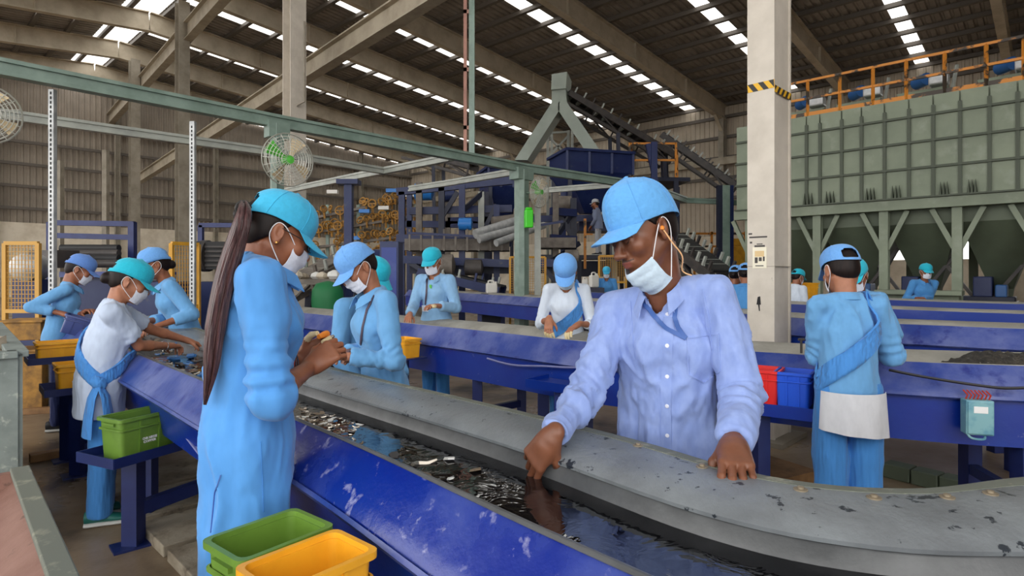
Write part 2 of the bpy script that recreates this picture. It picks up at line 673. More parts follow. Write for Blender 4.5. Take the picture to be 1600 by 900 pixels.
def corrugated(org, d, nrm, length, z0, zf, pitch=0.32, amp=0.05):
    """vertical-ribbed sheet starting at org running along d"""
    n = int(length / pitch)
    lo, hi = [], []
    for k in range(n):
        for t, h in ((0, 0), (0.5, 0), (0.62, amp), (0.88, amp)):
            s = (k + t) * pitch
            p = org + d * s + nrm * h
            lo.append(p + Vector((0, 0, z0)))
            hi.append(p + Vector((0, 0, zf(s))))
    return [lo, hi]


m = MB()
m.loft(corrugated(UV(GABLE + 0.2, VLO, 0), VR, -UR, EAVE - VLO + 0.9, SIDE_Z, lambda s: raf_z(VLO + s) + RD + 0.2), False, False)
m.build('siding', 'siding', wl)
m = MB()
m.bar(UV(GABLE + 0.2, VLO, SIDE_Z / 2), UV(GABLE + 0.2, EAVE, SIDE_Z / 2), 0.3, SIDE_Z)
m.build('masonry_base', 'masonry', wl)
for z in (5.6, 7.0, 8.4, 9.8, 11.2):
    m = MB()
    m.bar(UV(GABLE - 0.02, VLO, z), UV(GABLE - 0.02, EAVE, z), 0.14, 0.18)
    m.build('girt', 'purlin', wl)
for v in (-8, -1.5, 5.0, 11.5, 18, 24.5, 31):
    m = MB()
    m.ibeam(UV(GABLE - 0.25, v, 0), UV(GABLE - 0.25, v, raf_z(v) + RD), 0.3, 0.3, 0.03, up=VR)
    m.build('wall_post', 'column_grey', wl)

# eave wall far right
wr = thing('wall_right', 'far eave wall of pale corrugated sheet with girts and openings low down', 'wall', UV(15, EAVE, 0), kind='structure')
m = MB()
m.loft(corrugated(UV(13.0, EAVE + 0.2, 0), UR, -VR, GABLE - 13.0 + 0.9, 3.9, lambda s: 12.6), False, False)
m.loft(corrugated(UV(-8, EAVE + 0.2, 0), UR, -VR, 21.4, 6.2, lambda s: 12.6), False, False)
m.build('siding', 'siding_pale', wr)
m = MB()
m.bar(UV(13.0, EAVE + 0.3, 1.95), UV(GABLE + 0.5, EAVE + 0.3, 1.95), 0.3, 3.9)
m.bar(UV(-8, EAVE + 0.3, 1.1), UV(13.0, EAVE + 0.3, 1.1), 0.3, 2.2)
m.build('masonry_base', 'masonry', wr)
for z in (6.3, 7.6, 8.9, 10.2, 11.5):
    m = MB()
    m.bar(UV(-8, EAVE - 0.02, z), UV(GABLE, EAVE - 0.02, z), 0.14, 0.2)
    m.build('girt', 'purlin', wr)
for u in RAFTERS:
    m = MB()
    m.ibeam(UV(u, EAVE - 0.35, 0), UV(u, EAVE - 0.35, raf_z(EAVE) + 0.2), 0.34, 0.5, 0.04, up=VR)
    m.build('wall_post', 'column_grey', wr)
m = MB()
m.bar(UV(-8, EAVE - 0.7, 8.55), UV(GABLE, EAVE - 0.7, 8.55), 0.25, 0.45)
m.build('crane_beam', 'beam_tan', wr)

# added unseen wall behind the camera on the right, blocks light for contrast
wb = thing('wall_light_block', 'added corrugated wall out of view, blocking light from behind the camera to the right', 'wall', UV(-8, 10, 0), kind='structure')
m = MB()
m.loft(corrugated(UV(-8.2, 1.0, 0), VR, UR, EAVE - 1.0, 0.0, lambda s: raf_z(1.0 + s) + RD + 0.15), False, False)
m.build('siding', 'siding', wb)

# near free-standing cream column with hazard tape and notice
UC, VC = Vector((-0.7, 0.714, 0)), Vector((0.714, 0.70, 0))
cC = Vector((X_(1210, 5.0), 5.0, 0))
cw, cl = 0.233, 0.37
col = thing('steel_column', 'wide cream steel column with a black and yellow tape band and a notice', 'column', cC + UC * cw / 2 + VC * cl / 2)
ctr = cC + UC * cw / 2 + VC * cl / 2
ZT = 13.6
m = MB()
rc = math.atan2(UC.y, UC.x)
t_ = 0.028
m.box(ctr + Vector((0, 0, ZT / 2)) - VC * (cl / 2 - t_ / 2), (cw, t_, ZT), rc)
m.box(ctr + Vector((0, 0, ZT / 2)) + VC * (cl / 2 - t_ / 2), (cw, t_, ZT), rc)
m.box(ctr + Vector((0, 0, ZT / 2)) - UC * (cw / 2 - t_), (t_, cl - 2 * t_, ZT), rc)
m.build('shaft', 'column_cream', col)
m = MB()
m.box(ctr + Vector((0, 0, 0.02)), (cw + 0.2, cl + 0.2, 0.04), rc)
m.build('base_plate', 'column_grey', col)
m = MB()
m.box(ctr + Vector((0, 0, P(1190, 321 + 95, 5).z)), (cw + 0.004, cl + 0.004, 0.004), rc)
m.build('weld_seam', 'column_grey', col)


def face_pt(s, z, off=0.003):
    """point on the wide left face; s metres from the near corner"""
    return cC + UC * s - VC * off + Vector((0, 0, z))


def face_pt2(s, z, off=0.003):
    return cC + VC * s - UC * off + Vector((0, 0, z))


def tape(fp, s0, s1, zc, h):
    for colr, idx in (('hazard_yellow', 0), ('hazard_black', 1)):
        m = MB()
        w = 0.045
        n = int((s1 - s0) / w) + 3
        for k in range(n):
            if k % 2 != idx:
                continue
            a = s0 - 2 * w + k * w
            pts = []
            for (ss, zz) in ((a, -h / 2), (a + w, -h / 2), (a + w + 0.05, h / 2), (a + 0.05, h / 2)):
                pts.append((min(max(ss, s0), s1), zz))
            if pts[0][0] == pts[1][0] and pts[2][0] == pts[3][0]:
                continue
            fr = [fp(ss, zc + zz) for ss, zz in pts]
            bk = [fp(ss, zc + zz, 0.0006) for ss, zz in pts]
            m.add(fr + bk, [(0, 1, 2, 3), (7, 6, 5, 4), (0, 4, 5, 1), (1, 5, 6, 2), (2, 6, 7, 3), (3, 7, 4, 0)])
        m.build('tape_stripe', colr, col)


tape(face_pt, 0.0, cw, P(1190, 133, 5.05).z, 0.07)
tape(face_pt2, 0.0, cl, P(1222, 146, 5.15).z, 0.06)


def plate(fp, s0, s1, z0, z1, matn, name, par, th=0.004, o0=0.0005):
    m = MB()
    fr = [fp(s, z, o0 + th) for s, z in ((s0, z0), (s1, z0), (s1, z1), (s0, z1))]
    bk = [fp(s, z, o0) for s, z in ((s0, z0), (s1, z0), (s1, z1), (s0, z1))]
    m.add(fr + bk, [(0, 1, 2, 3), (7, 6, 5, 4), (0, 4, 5, 1), (1, 5, 6, 2), (2, 6, 7, 3), (3, 7, 4, 0)])
    return m.build(name, matn, par)


def fz(y):
    return P(1190, y, 5.08).z


nt_ = plate(face_pt, 0.065, 0.185, fz(419), fz(386), 'paper', 'notice', col)
plate(face_pt, 0.085, 0.165, fz(401), fz(392), 'print_tan', 'printed_band', nt_, 0.0012, 0.0046)
for (a, b, y0, y1) in ((0.14, 0.165, 411, 402), (0.105, 0.13, 408, 402), (0.08, 0.095, 408, 401), (0.09, 0.16, 416, 414.5)):
    plate(face_pt, a, b, fz(y0), fz(y1), 'print_dark', 'printed_figure', nt_, 0.0012, 0.0046)
for (a, b, y0, y1) in ((0.06, 0.215, 371.5, 369), (0.19, 0.222, 366, 363.5), (0.08, 0.17, 386, 383), (0.19, 0.21, 380, 377), (0.1, 0.15, 382, 380.5)):
    plate(face_pt, a, b, fz(y0), fz(y1), 'print_dark', 'stencil_line', col, 0.0008)
m = MB()
m.loft([[face_pt(s, fz(y), 0.004) for s, y in ((0.115, 476), (0.15, 476), (0.14, 464), (0.12, 463))], [face_pt(s, fz(y), 0.0005) for s, y in ((0.115, 476), (0.15, 476), (0.14, 464), (0.12, 463))]], True, True)
m.loft([[face_pt(s, fz(y), 0.003) for s, y in ((0.122, 486), (0.13, 486), (0.137, 476), (0.125, 476))], [face_pt(s, fz(y), 0.0005) for s, y in ((0.122, 486), (0.13, 486), (0.137, 476), (0.125, 476))]], True, True)
m.build('cut_hole', 'dark_hole', col)


# inner columns further back and the beams between them
def h_column(px, Y, w, d, ztop, label, matn='column_grey'):
    base = Vector((X_(px, Y), Y, 0))
    c = thing('steel_column', label, 'column', base, group=None)
    m = MB()
    m.ibeam(base, base + Vector((0, 0, ztop)), w, d, 0.03, up=UR)
    m.build('shaft', matn, c)
    m = MB()
    m.box(base + Vector((0, 0, 0.02)), (w + 0.2, d + 0.2, 0.04), rc)
    m.build('base_plate', matn, c)
    return c


c1 = h_column(460, 15.0, 0.42, 0.42, 13.6, 'tall cream column behind the cage fan above the worker with a ponytail', 'column_cream')
m = MB()
pb = P(460, 40, 14.75)
m.tube([pb + Vector((0.25, 0, 0.1)), pb + Vector((0.25, 0, -1.9)), pb + Vector((0.05, 0, -2.0))], 0.03, 6)
m.build('conduit', 'column_grey', c1)
h_column(285, 26.0, 0.45, 0.5, 13.4, 'grey column under the sloping roof girder, behind the slotted strut')
h_column(210, 33.0, 0.45, 0.5, 13.4, 'thin far grey column left of the slotted strut, under the roof girder')
g1 = MB()
a, b = P(335, 0, 22.9), P(165, 196, 42.0)
g1.ibeam(Vector((a.x + 3, a.y - 3.2, 12.1)), Vector((X_(165, 42.0), 42.0, 12.1)), 0.35, 0.8, 0.04)
tag(g1.build('roof_girder', 'beam_tan'), 'tan steel girder descending along the far columns at upper left', 'girder')
g2 = MB()
g2.ibeam(Vector((-1.2, 11.75, 7.35)), Vector((-23.1, 36.6, 7.35)), 0.3, 0.55, 0.04)
tag(g2.build('crane_girder', 'beam_tan'), 'long tan girder crossing behind the tall cream column', 'girder')
for i, (px, Y, z1) in enumerate(((93, 30.0, 7.2), (165, 36.0, 9.0))):
    m = MB()
    m.bar(Vector((X_(px, Y), Y, 0)), Vector((X_(px, Y), Y, z1)), 0.28, 0.28)
    tag(m.build('wall_prop', 'column_grey'), ['short grey post before the gable wall, nearest the left edge', 'grey post before the gable wall between two columns'][i], 'post')

# concrete slabs lying under the near trough
SU = Vector((-0.725, 0.689, 0))
SV = Vector((0.689, 0.725, 0))
sl0 = Vector((-1.47, 2.715, 0))
SLN = ['concrete slab under the near trough, nearest the camera', 'second concrete slab under the near trough', 'concrete slab at the foot of the green crate stand', 'concrete slab under the trough beyond the crate stand', 'farthest concrete slab under the near trough']
for i, (s, ln) in enumerate(((-0.75, 0.6), (-0.12, 0.5), (0.42, 0.44), (0.9, 0.5), (1.44, 0.5))):
    m = MB()
    c = sl0 + SU * (s + ln / 2) + SV * 0.42 + Vector((0, 0, 0.03))
    m.box(c, (ln - 0.02, 0.84, 0.06), math.atan2(SU.y, SU.x) + random.uniform(-0.015, 0.015))
    tag(m.build('concrete_slab', 'slab', bevel=0.006), SLN[i], 'slab', 'slabs under the near trough')
# ================================================================ picking troughs
def smooth_path(pts, n=6):
    return catmull([Vector((p[0], p[1], 0)) for p in pts], n)


def side_vecs(path):
    out = []
    for i, p in enumerate(path):
        d = (path[min(i + 1, len(path) - 1)] - path[max(i - 1, 0)]).normalized()
        out.append(Vector((d.y, -d.x, 0)))
    return out


# ---- the near trough: near rim N, far lip F (right to left)
Nn = [(2.3, 0.62), (1.35, 0.50), (0.78, 0.60), (0.40, 0.78), (0.12, 1.05), (-0.35, 1.58), (-0.735, 1.993), (-1.4, 2.69), (-2.53, 3.86), (-3.6, 5.0), (-4.7, 6.15)]
Ff = [(2.6, 1.58), (1.75, 1.52), (1.237, 1.425), (0.90, 1.34), (0.62, 1.42), (0.374, 1.724), (0.0, 2.13), (-1.0, 3.15), (-2.1, 4.45), (-3.1, 5.65), (-4.1, 6.8)]
NP = smooth_path(Nn)
FP = smooth_path(Ff)
KP = len(NP)
TZ = 0.96


def wob(i, s, a):
    return a * math.sin(i * 0.9 * s + s * 3.1) + a * 0.6 * math.sin(i * 0.37 + s)


def sec(i, t, z):
    return NP[i].lerp(FP[i], t) + Vector((0, 0, z))


def out_n(i, off, z):
    d = (NP[i] - FP[i]).normalized()
    return NP[i] + d * off + Vector((0, 0, z))


near = thing('picking_trough', 'nearest blue steel trough with a grey rubber lip, holding dark water', 'trough', Vector((-0.7, 2.2, 0)))


def swept(fn, i0, i1, th, name, matn, par, smooth=True):
    m = MB()
    m.sheet([fn(i) for i in range(i0, i1)], th)
    return m.build(name, matn, par, smooth=smooth, angle=50)


# split the apron in lapped sheets like the photograph
cuts = [0, 37, KP]
for k in range(len(cuts) - 1):
    o_ = 0.004 if k == 1 else 0.0
    i1 = cuts[k + 1] if k == len(cuts) - 2 else cuts[k + 1] + 1
    swept(lambda i: [out_n(i, 0.118 + o_, 0.832), out_n(i, 0.114 + o_, 0.842), out_n(i, 0.085 + o_, 0.875 + wob(i, 1, 0.0015)), out_n(i, 0.045 + o_, 0.915 + wob(i, 2, 0.0015)), out_n(i, 0.012 + o_, 0.952), out_n(i, 0.0 + o_, 0.961)], cuts[k], i1, 0.004, 'apron', 'trough_blue' if k == 0 else 'trough_scuff', near)
swept(lambda i: [out_n(i, 0.008, 0.962), out_n(i, 0.0, 0.967), out_n(i, -0.012, 0.964), out_n(i, -0.016, 0.955)], 0, KP, 0.003, 'rim_bead', 'rubber_inner', near)
swept(lambda i: [out_n(i, 0.122, 0.838), out_n(i, 0.128, 0.83), out_n(i, 0.122, 0.82), out_n(i, 0.1, 0.815)], 0, KP, 0.004, 'fold_strip', 'trough_scuff', near)
swept(lambda i: [out_n(i, -0.02, 0.60), out_n(i, 0.022, 0.60), out_n(i, 0.03, 0.64), out_n(i, 0.05, 0.74), out_n(i, 0.098, 0.825)], 0, KP, 0.004, 'beam', 'trough_beam', near)
# inner rubber lining and lip
swept(lambda i: [sec(i, 0.004, 0.958), sec(i, 0.04, 0.90), sec(i, 0.10, 0.83), sec(i, 0.2, 0.79), sec(i, 0.4, 0.785), sec(i, 0.52, 0.81), sec(i, 0.575, 0.86), sec(i, 0.60, 0.925), sec(i, 0.625, 0.934)], 0, KP, 0.004, 'lining', 'rubber_inner', near)
swept(lambda i: [sec(i, 0.625, 0.928), sec(i, 0.592, 0.929), sec(i, 0.590, 0.938), sec(i, 0.62, 0.950 + wob(i, 1.3, 0.002)), sec(i, 0.70, 0.964 + wob(i, 1.7, 0.002)), sec(i, 0.80, 0.970), sec(i, 0.90, 0.971), sec(i, 0.97, 0.966), sec(i, 1.0, 0.955), sec(i, 1.01, 0.93)], 0, KP, 0.008, 'lip', 'rubber_grey', near)
swept(lambda i: [sec(i, 0.93, 0.60), sec(i, 0.985, 0.62), sec(i, 0.985, 0.93)], 0, KP, 0.004, 'far_panel', 'trough_beam', near)
# edge strip bolted along the far lip
m = MB()
m.sheet([[sec(i, 0.90, 0.9725), sec(i, 0.955, 0.9715), sec(i, 0.975, 0.968)] for i in range(12, KP)], 0.006)
m.build('edge_strip', 'bin_rim', near, smooth=True)
def lip_at(px, t, dz=0.0):
    best = min(range(KP), key=lambda i: abs((sec(i, t, 0.97).x / max(sec(i, t, 0.97).y, 0.1)) - (px - 800) / FPX))
    return sec(best, t, 0.972 + dz)
for px, t in ((980, 0.9), (1096, 0.88), (1243, 0.86), (1367, 0.85), (1470, 0.86), (1540, 0.86)):
    c = lip_at(px, t)
    m = MB()
    m.lathe([(0.001, -0.002), (0.015, -0.002), (0.015, 0.001), (0.007, 0.0015), (0.007, 0.006), (0.001, 0.007)], 12, c)
    m.build('bolt', 'bolt', near, smooth=True)
for i, z0 in ((9, 0), (22, 0), (34, 0), (46, 0), (58, 0)):
    for t in (0.02, 0.96):
        p = sec(i, t, 0)
        m = MB()
        m.bar(p, p + Vector((0, 0, 0.61)), 0.07, 0.07)
        m.build('leg', 'stand_blue', near)
# small wooden wedge and wire on the near apron
m = MB()
a, b = P(465, 712, 1.86), P(456, 742, 1.81)
m.bar(a + Vector((-0.01, -0.012, 0)), b + Vector((-0.01, -0.012, 0)), 0.008, 0.02, up=(0, -1, 0.3))
tag(m.build('wooden_wedge', 'tape_cream', bevel=0.002), 'small pale wooden wedge stuck on the near trough beside the ponytailed worker', 'wedge')

# water surface
m = MB()
m.loft([[sec(i, t, 0.885) for t in (0.045, 0.15, 0.3, 0.45, 0.588)] for i in range(0, 49)], False, False)
tag(m.build('water', 'water'), 'dark rippled water standing in the nearest trough', 'water', kind='stuff')


# ---- the troughs behind
def far_trough(label, path, z, w, zb, apron='trough_scuff', beam='trough_beam', belt='belt_far', legs=(), nsub=6, fold=0.13, lipw=0.16, belt_drop=0.07):
    pth = smooth_path(path, nsub)
    sv = side_vecs(pth)
    n = len(pth)
    mid = pth[n // 2]
    t = thing('picking_trough', label, 'trough', Vector((mid.x, mid.y, 0)))

    def c(i, off, zz):
        return pth[i] + sv[i] * off + Vector((0, 0, zz))

    def sw(fn, th, nm, mt):
        m = MB()
        m.sheet([fn(i) for i in range(n)], th)
        return m.build(nm, mt, t, smooth=True, angle=50)
    f = fold
    sw(lambda i: [c(i, -0.12, z - f - 0.012), c(i, -0.115, z - f), c(i, -0.06, z - f * 0.5), c(i, -0.012, z - 0.012), c(i, 0.0, z)], 0.005, 'apron', apron)
    sw(lambda i: [c(i, -0.125, z - f - 0.004), c(i, -0.132, z - f - 0.014), c(i, -0.118, z - f - 0.024)], 0.005, 'fold_strip', apron)
    sw(lambda i: [c(i, -0.05, zb), c(i, -0.09, zb), c(i, -0.092, (zb + z - f) / 2), c(i, -0.092, z - f - 0.02)], 0.005, 'beam', beam)
    sw(lambda i: [c(i, 0.0, z + 0.002), c(i, 0.05, z - belt_drop * 0.6), c(i, 0.14, z - belt_drop), c(i, w * 0.5, z - belt_drop - 0.01), c(i, w - lipw - 0.06, z - belt_drop)], 0.005, 'belt', belt)
    sw(lambda i: [c(i, w - lipw - 0.08, z - belt_drop - 0.004), c(i, w - lipw, z - 0.02), c(i, w - lipw * 0.5, z), c(i, w, z + 0.002), c(i, w + 0.02, z - 0.03)], 0.008, 'lip', belt)
    sw(lambda i: [c(i, w, z - 0.03), c(i, w - 0.02, zb), c(i, w - 0.06, zb)], 0.005, 'far_panel', beam)
    for k in legs:
        i = min(n - 1, max(0, int(k * (n - 1))))
        for off in (-0.02, w - 0.08):
            m = MB()
            p = c(i, off, 0)
            m.bar(p, p + Vector((0, 0, zb + 0.01)), 0.085, 0.085)
            m.build('leg', 'stand_blue' if beam != 'trough_far' else beam, t)
        m = MB()
        m.bar(c(i, 0.0, 0.25), c(i, w - 0.08, 0.25), 0.05, 0.06)
        m.build('stretcher', 'stand_blue', t)
    return t, pth, sv


T2P = [(3.92, 2.95), (2.73, 3.16), (2.09, 3.38), (1.61, 3.70), (0.64, 4.21), (-0.43, 5.29), (-1.72, 6.55), (-3.09, 7.9), (-4.4, 9.2)]
T2, P2, S2 = far_trough('long blue trough right behind the worker in the pale shirt', T2P, 0.96, 0.60, 0.54, legs=(0.13, 0.40, 0.56, 0.62, 0.8), nsub=8, fold=0.15)
T3P = [(3.9, 4.25), (3.4, 4.55), (2.62, 5.35), (1.42, 8.2), (0.58, 9.8), (-1.23, 12.7), (-2.6, 14.9)]
T3, P3, S3 = far_trough('blue trough in the third row, passing behind the cream column', T3P, 1.05, 0.6, 0.66, legs=(0.1, 0.5, 0.8))
T4P = [(6.2, 5.7), (5.1, 5.95), (3.72, 7.85), (1.65, 13.2), (1.0, 15.0)]
T4, P4_, S4 = far_trough('blue trough in the fourth row, behind the back-turned worker', T4P, 1.05, 0.7, 0.62, apron='trough_far', beam='trough_far', legs=(0.1, 0.5))
T5P = [(7.9, 7.6), (6.8, 7.85), (5.85, 9.0), (5.1, 10.85), (4.6, 12.2)]
T5, P5_, S5 = far_trough('farthest blue trough, in front of the green bunker columns', T5P, 1.05, 0.7, 0.62, apron='trough_far', beam='trough_far', legs=(0.3,))
# ================================================================ crates, trays, bins
def text_mesh(txt, size, matn, parent, mtx, name='lettering', depth=0.0006, align='CENTER', bold=0.0):
    cu = bpy.data.curves.new('t', 'FONT')
    cu.body = txt
    cu.size = size
    cu.align_x = align
    cu.extrude = depth
    cu.offset = bold
    cu.resolution_u = 2
    ob = bpy.data.objects.new('t', cu)
    COL.objects.link(ob)
    dg = bpy.context.evaluated_depsgraph_get()
    me = bpy.data.meshes.new_from_object(ob.evaluated_get(dg))
    bpy.data.objects.remove(ob, do_unlink=True)
    me.transform(mtx)
    me.materials.clear()
    me.materials.append(M[matn])
    o = bpy.data.objects.new(name, me)
    COL.objects.link(o)
    o.parent = parent
    return o


def crate(label, loc, rz, L, Wd, Hh, matn, group='plastic crates', tilt=None, ribs=3, lettering=None):
    t = thing('plastic_crate', label, 'crate', loc, rz, group)
    if tilt:
        t.rotation_euler = (tilt[0], tilt[1], rz)
    th = 0.006
    tp = 0.03 * Hh / 0.2

    def rect(l, w, z, r=0.02, n=3):
        out = []
        for (cx, cy, a0) in ((l / 2 - r, w / 2 - r, 0), (-l / 2 + r, w / 2 - r, PI / 2), (-l / 2 + r, -w / 2 + r, PI), (l / 2 - r, -w / 2 + r, 1.5 * PI)):
            for k in range(n + 1):
                a = a0 + PI / 2 * k / n
                out.append((cx + r * math.cos(a), cy + r * math.sin(a), z))
        return out
    m = MB()
    m.loft([rect(L - tp, Wd - tp, 0), rect(L - 0.012, Wd - 0.012, Hh - 0.012), rect(L - 0.012 - 2 * th, Wd - 0.012 - 2 * th, Hh - 0.012), rect(L - tp - 2 * th, Wd - tp - 2 * th, th)], True, True)
    m.build('body', matn, t, smooth=True, angle=35, local=True)
    m = MB()
    o = 0.012 * min(1, L / 0.3)
    m.loft([rect(L, Wd, Hh - 0.018), rect(L + o, Wd + o, Hh - 0.016), rect(L + o, Wd + o, Hh), rect(L - 0.016, Wd - 0.016, Hh), rect(L - 0.018, Wd - 0.018, Hh - 0.018)], True, False, loop=True)
    m.build('rim', matn, t, smooth=True, angle=35, local=True)
    m = MB()
    zc = Hh * 0.74
    sc = 1 - (1 - 0.74) * 0.0
    l2, w2 = L - tp * 0.3, Wd - tp * 0.3
    m.loft([rect(l2, w2, zc - 0.006), rect(l2 + 0.010, w2 + 0.010, zc - 0.004), rect(l2 + 0.010, w2 + 0.010, zc + 0.004), rect(l2, w2, zc + 0.006)], True, False)
    m.build('belt_rib', matn, t, smooth=True, angle=35, local=True)
    for sx in (-1, 1):
        for k in range(ribs):
            x = (-0.5 + (k + 1) / (ribs + 1)) * L * 0.98 if ribs > 1 else 0
            m = MB()
            m.loft([[(x - 0.005, sx * ((Wd - tp) / 2 - 0.002), 0.004), (x + 0.005, sx * ((Wd - tp) / 2 - 0.002), 0.004), (x + 0.005, sx * ((Wd - tp) / 2 + 0.005), 0.004), (x - 0.005, sx * ((Wd - tp) / 2 + 0.005), 0.004)],
                    [(x - 0.005, sx * (Wd / 2 - 0.009), Hh - 0.02), (x + 0.005, sx * (Wd / 2 - 0.009), Hh - 0.02), (x + 0.005, sx * (Wd / 2 - 0.001), Hh - 0.02), (x - 0.005, sx * (Wd / 2 - 0.001), Hh - 0.02)]], True, True)
            m.build('side_rib', matn, t, local=True)
        m = MB()
        m.box((sx * (L / 2 - 0.003), 0, Hh * 0.86), (0.012, Wd * 0.45, 0.012))
        m.build('handle', matn, t, local=True)
    if lettering:
        slope = math.atan2((tp - 0.012) / 2, Hh)
        for i, (tx, sz) in enumerate(lettering):
            z = Hh * 0.42 - i * sz * 1.02
            y = -((Wd - tp) / 2 + (tp - 0.012) / 2 * z / Hh) - 0.0012
            text_mesh(tx, sz, 'label_white', t, Matrix.Translation((0, y, z)) @ Matrix.Rotation(PI / 2 + slope, 4, 'X') @ Matrix.Diagonal((0.86 if i == 0 else 1.1, 1, 1, 1)), bold=0.0006)
    return t


VA = math.atan2(0.689, 0.728)      # direction across the near trough
NV = Vector((0.728, 0.686, 0))
NU = Vector((-0.686, 0.728, 0))


def tray_stand(label, corner, z, lv, lu, post, zpost=0.0, stretch=0.5, fl=0.05, wide=0.08):
    """shallow blue tray on a post; corner = near outer corner, lv across, lu along the trough"""
    t = thing('tray_stand', label, 'stand', (post.x, post.y, zpost), group='blue tray stands')
    c = Vector((corner.x, corner.y, z))
    m = MB()
    m.loft([[c, c + NV * lv, c + NV * lv + NU * lu, c + NU * lu], [p + Vector((0, 0, 0.006)) for p in (c, c + NV * lv, c + NV * lv + NU * lu, c + NU * lu)]], True, True)
    m.build('tray_floor', 'stand_blue', t)
    for a, b in ((c, c + NV * lv), (c + NV * lv + NU * lu, c + NU * lu), (c + NU * lu, c)):
        m = MB()
        up = Vector((0, 0, fl / 2))
        m.bar(a + up, b + up, 0.006, fl)
        m.build('tray_flange', 'stand_blue', t)
    if stretch is not None:
        m = MB()
        m.bar(Vector((post.x, post.y, zpost)), Vector((post.x, post.y, z)), wide, wide)
        m.build('post', 'stand_blue', t)
        m = MB()
        m.box((post.x, post.y, zpost + 0.006), (0.2, 0.14, 0.012), VA)
        m.build('base_plate', 'stand_blue', t)
        m = MB()
        m.bar(Vector((post.x, post.y, zpost + 0.19)), Vector((post.x, post.y, zpost + 0.19)) + NV * stretch, 0.05, 0.07)
        m.build('stretcher', 'stand_blue', t)
    else:
        m = MB()
        m.bar(c + NV * lv * 0.5 + NU * lu * 0.5 - Vector((0, 0, 0.02)), c + NV * (lv + 0.12) + NU * lu * 0.5 - Vector((0, 0, 0.02)), 0.05, 0.04)
        m.build('bracket', 'stand_blue', t)
    return t


_ab = Vector((0.17, 0.37, 0)).normalized()
_sv, _su = NV, NU
NV, NU = _ab, Vector((-_ab.y, _ab.x, 0))
tray_stand('blue tray stand carrying the lettered green crate', Vector((-1.93, 2.86, 0)), 0.50, 0.40, 0.30, Vector((-2.02, 3.15, 0)), stretch=0.5)
gc = Vector((-1.93, 2.86, 0)) + NV * 0.20 + NU * 0.115
NV, NU = _sv, _su
crate('green lettered crate on the blue tray stand beside the white-tunic worker', (gc.x, gc.y, 0.507), math.atan2(_ab.y, _ab.x), 0.31, 0.19, 0.22, 'crate_green', ribs=2, lettering=(('CNR NIKKIE', 0.0165), ('COPPER', 0.0165)))
c3 = G(70, 622, 0.60)
tray_stand('blue tray stand under the yellow crate behind the white-tunic worker', c3, 0.60, 0.42, 0.36, c3 + NV * 0.2 + NU * 0.1, stretch=0.4)
q = c3 + NV * 0.24 + NU * 0.17
crate('yellow crate just behind the white-tunic worker', (q.x, q.y, 0.607), VA, 0.34, 0.24, 0.20, 'crate_yellow')
c2 = G(44, 572, 0.77)
tray_stand('blue tray stand under the yellow crate before the navy-trousered worker', c2, 0.77, 0.50, 0.36, c2 + NV * 0.25 + NU * 0.1, stretch=0.4)
q = c2 + NV * 0.22 + NU * 0.15
crate('yellow crate before the worker in navy trousers', (q.x, q.y, 0.777), VA, 0.34, 0.22, 0.15, 'crate_yellow')
m = MB()
q = c2 + NV * 0.46 + NU * 0.15
m.box((q.x, q.y, 0.777 + 0.06), (0.12, 0.2, 0.12), VA)
tag(m.build('carton', 'crate_wood', bevel=0.004), 'small brown carton beside the yellow crate at far left', 'carton')

# two crates at the lower edge, left foreground
fc = Vector((-0.69, 1.34, 0))
ft = thing('tray_stand', 'blue tray under the foreground green and yellow crates', 'stand', (-0.5, 1.25, 0), group='blue tray stands')
q0 = Vector((-0.60, 1.36, 0.60))
m = MB()
m.loft([[q0 - NV * 0.15 - NU * 0.42, q0 + NV * 0.14 - NU * 0.42, q0 + NV * 0.14 + NU * 0.09, q0 - NV * 0.15 + NU * 0.09], [p + Vector((0, 0, 0.006)) for p in (q0 - NV * 0.15 - NU * 0.42, q0 + NV * 0.14 - NU * 0.42, q0 + NV * 0.14 + NU * 0.09, q0 - NV * 0.15 + NU * 0.09)]], True, True)
m.build('tray_floor', 'stand_blue', ft)
m = MB()
m.bar(Vector((-0.5, 1.25, 0)), Vector((-0.5, 1.25, 0.60)), 0.07, 0.07)
m.build('post', 'stand_blue', ft)
bl, br, fr, fl_ = Vector((-0.69, 1.34, 0)), Vector((-0.55, 1.52, 0)), Vector((-0.437, 1.40, 0)), Vector((-0.574, 1.226, 0))
ctr = (bl + br + fr + fl_) / 4
an = math.atan2((br - bl).y, (br - bl).x)
crate('green crate in the lower left foreground, next to the yellow one', (ctr.x, ctr.y, 0.607), an, 0.228, 0.168, 0.243, 'crate_green', ribs=2)
y1, y2, y3 = G(368, 884, 0.85), G(522, 826, 0.85), G(566, 862, 0.85)
y1, y2, y3 = Vector(y1), Vector(y2), Vector(y3)
an2 = math.atan2((y2 - y1).y, (y2 - y1).x)
cy = (y1 + y2) / 2 + Vector((math.sin(an2), -math.cos(an2), 0)) * 0.084
crate('yellow crate in the foreground at the lower edge', (cy.x, cy.y, 0.607), an2, 0.235, 0.160, 0.243, 'crate_yellow', ribs=2)

# second trough: tray with red and blue crates, junction box
def t2_at(px, off=0.0):
    best, bd = None, 9
    for i in range(len(P2) - 1):
        for k in range(8):
            p = P2[i].lerp(P2[i + 1], k / 8) + S2[i] * off
            d = abs(p.x / p.y - (px - 800) / FPX)
            if d < bd:
                best, bd, bi = p.copy(), d, i
    d = (P2[min(bi + 1, len(P2) - 1)] - P2[max(bi - 1, 0)]).normalized()
    return best, -d, S2[bi]


def zat(py, Y):
    return CAMZ - (py - HY) / FPX * Y


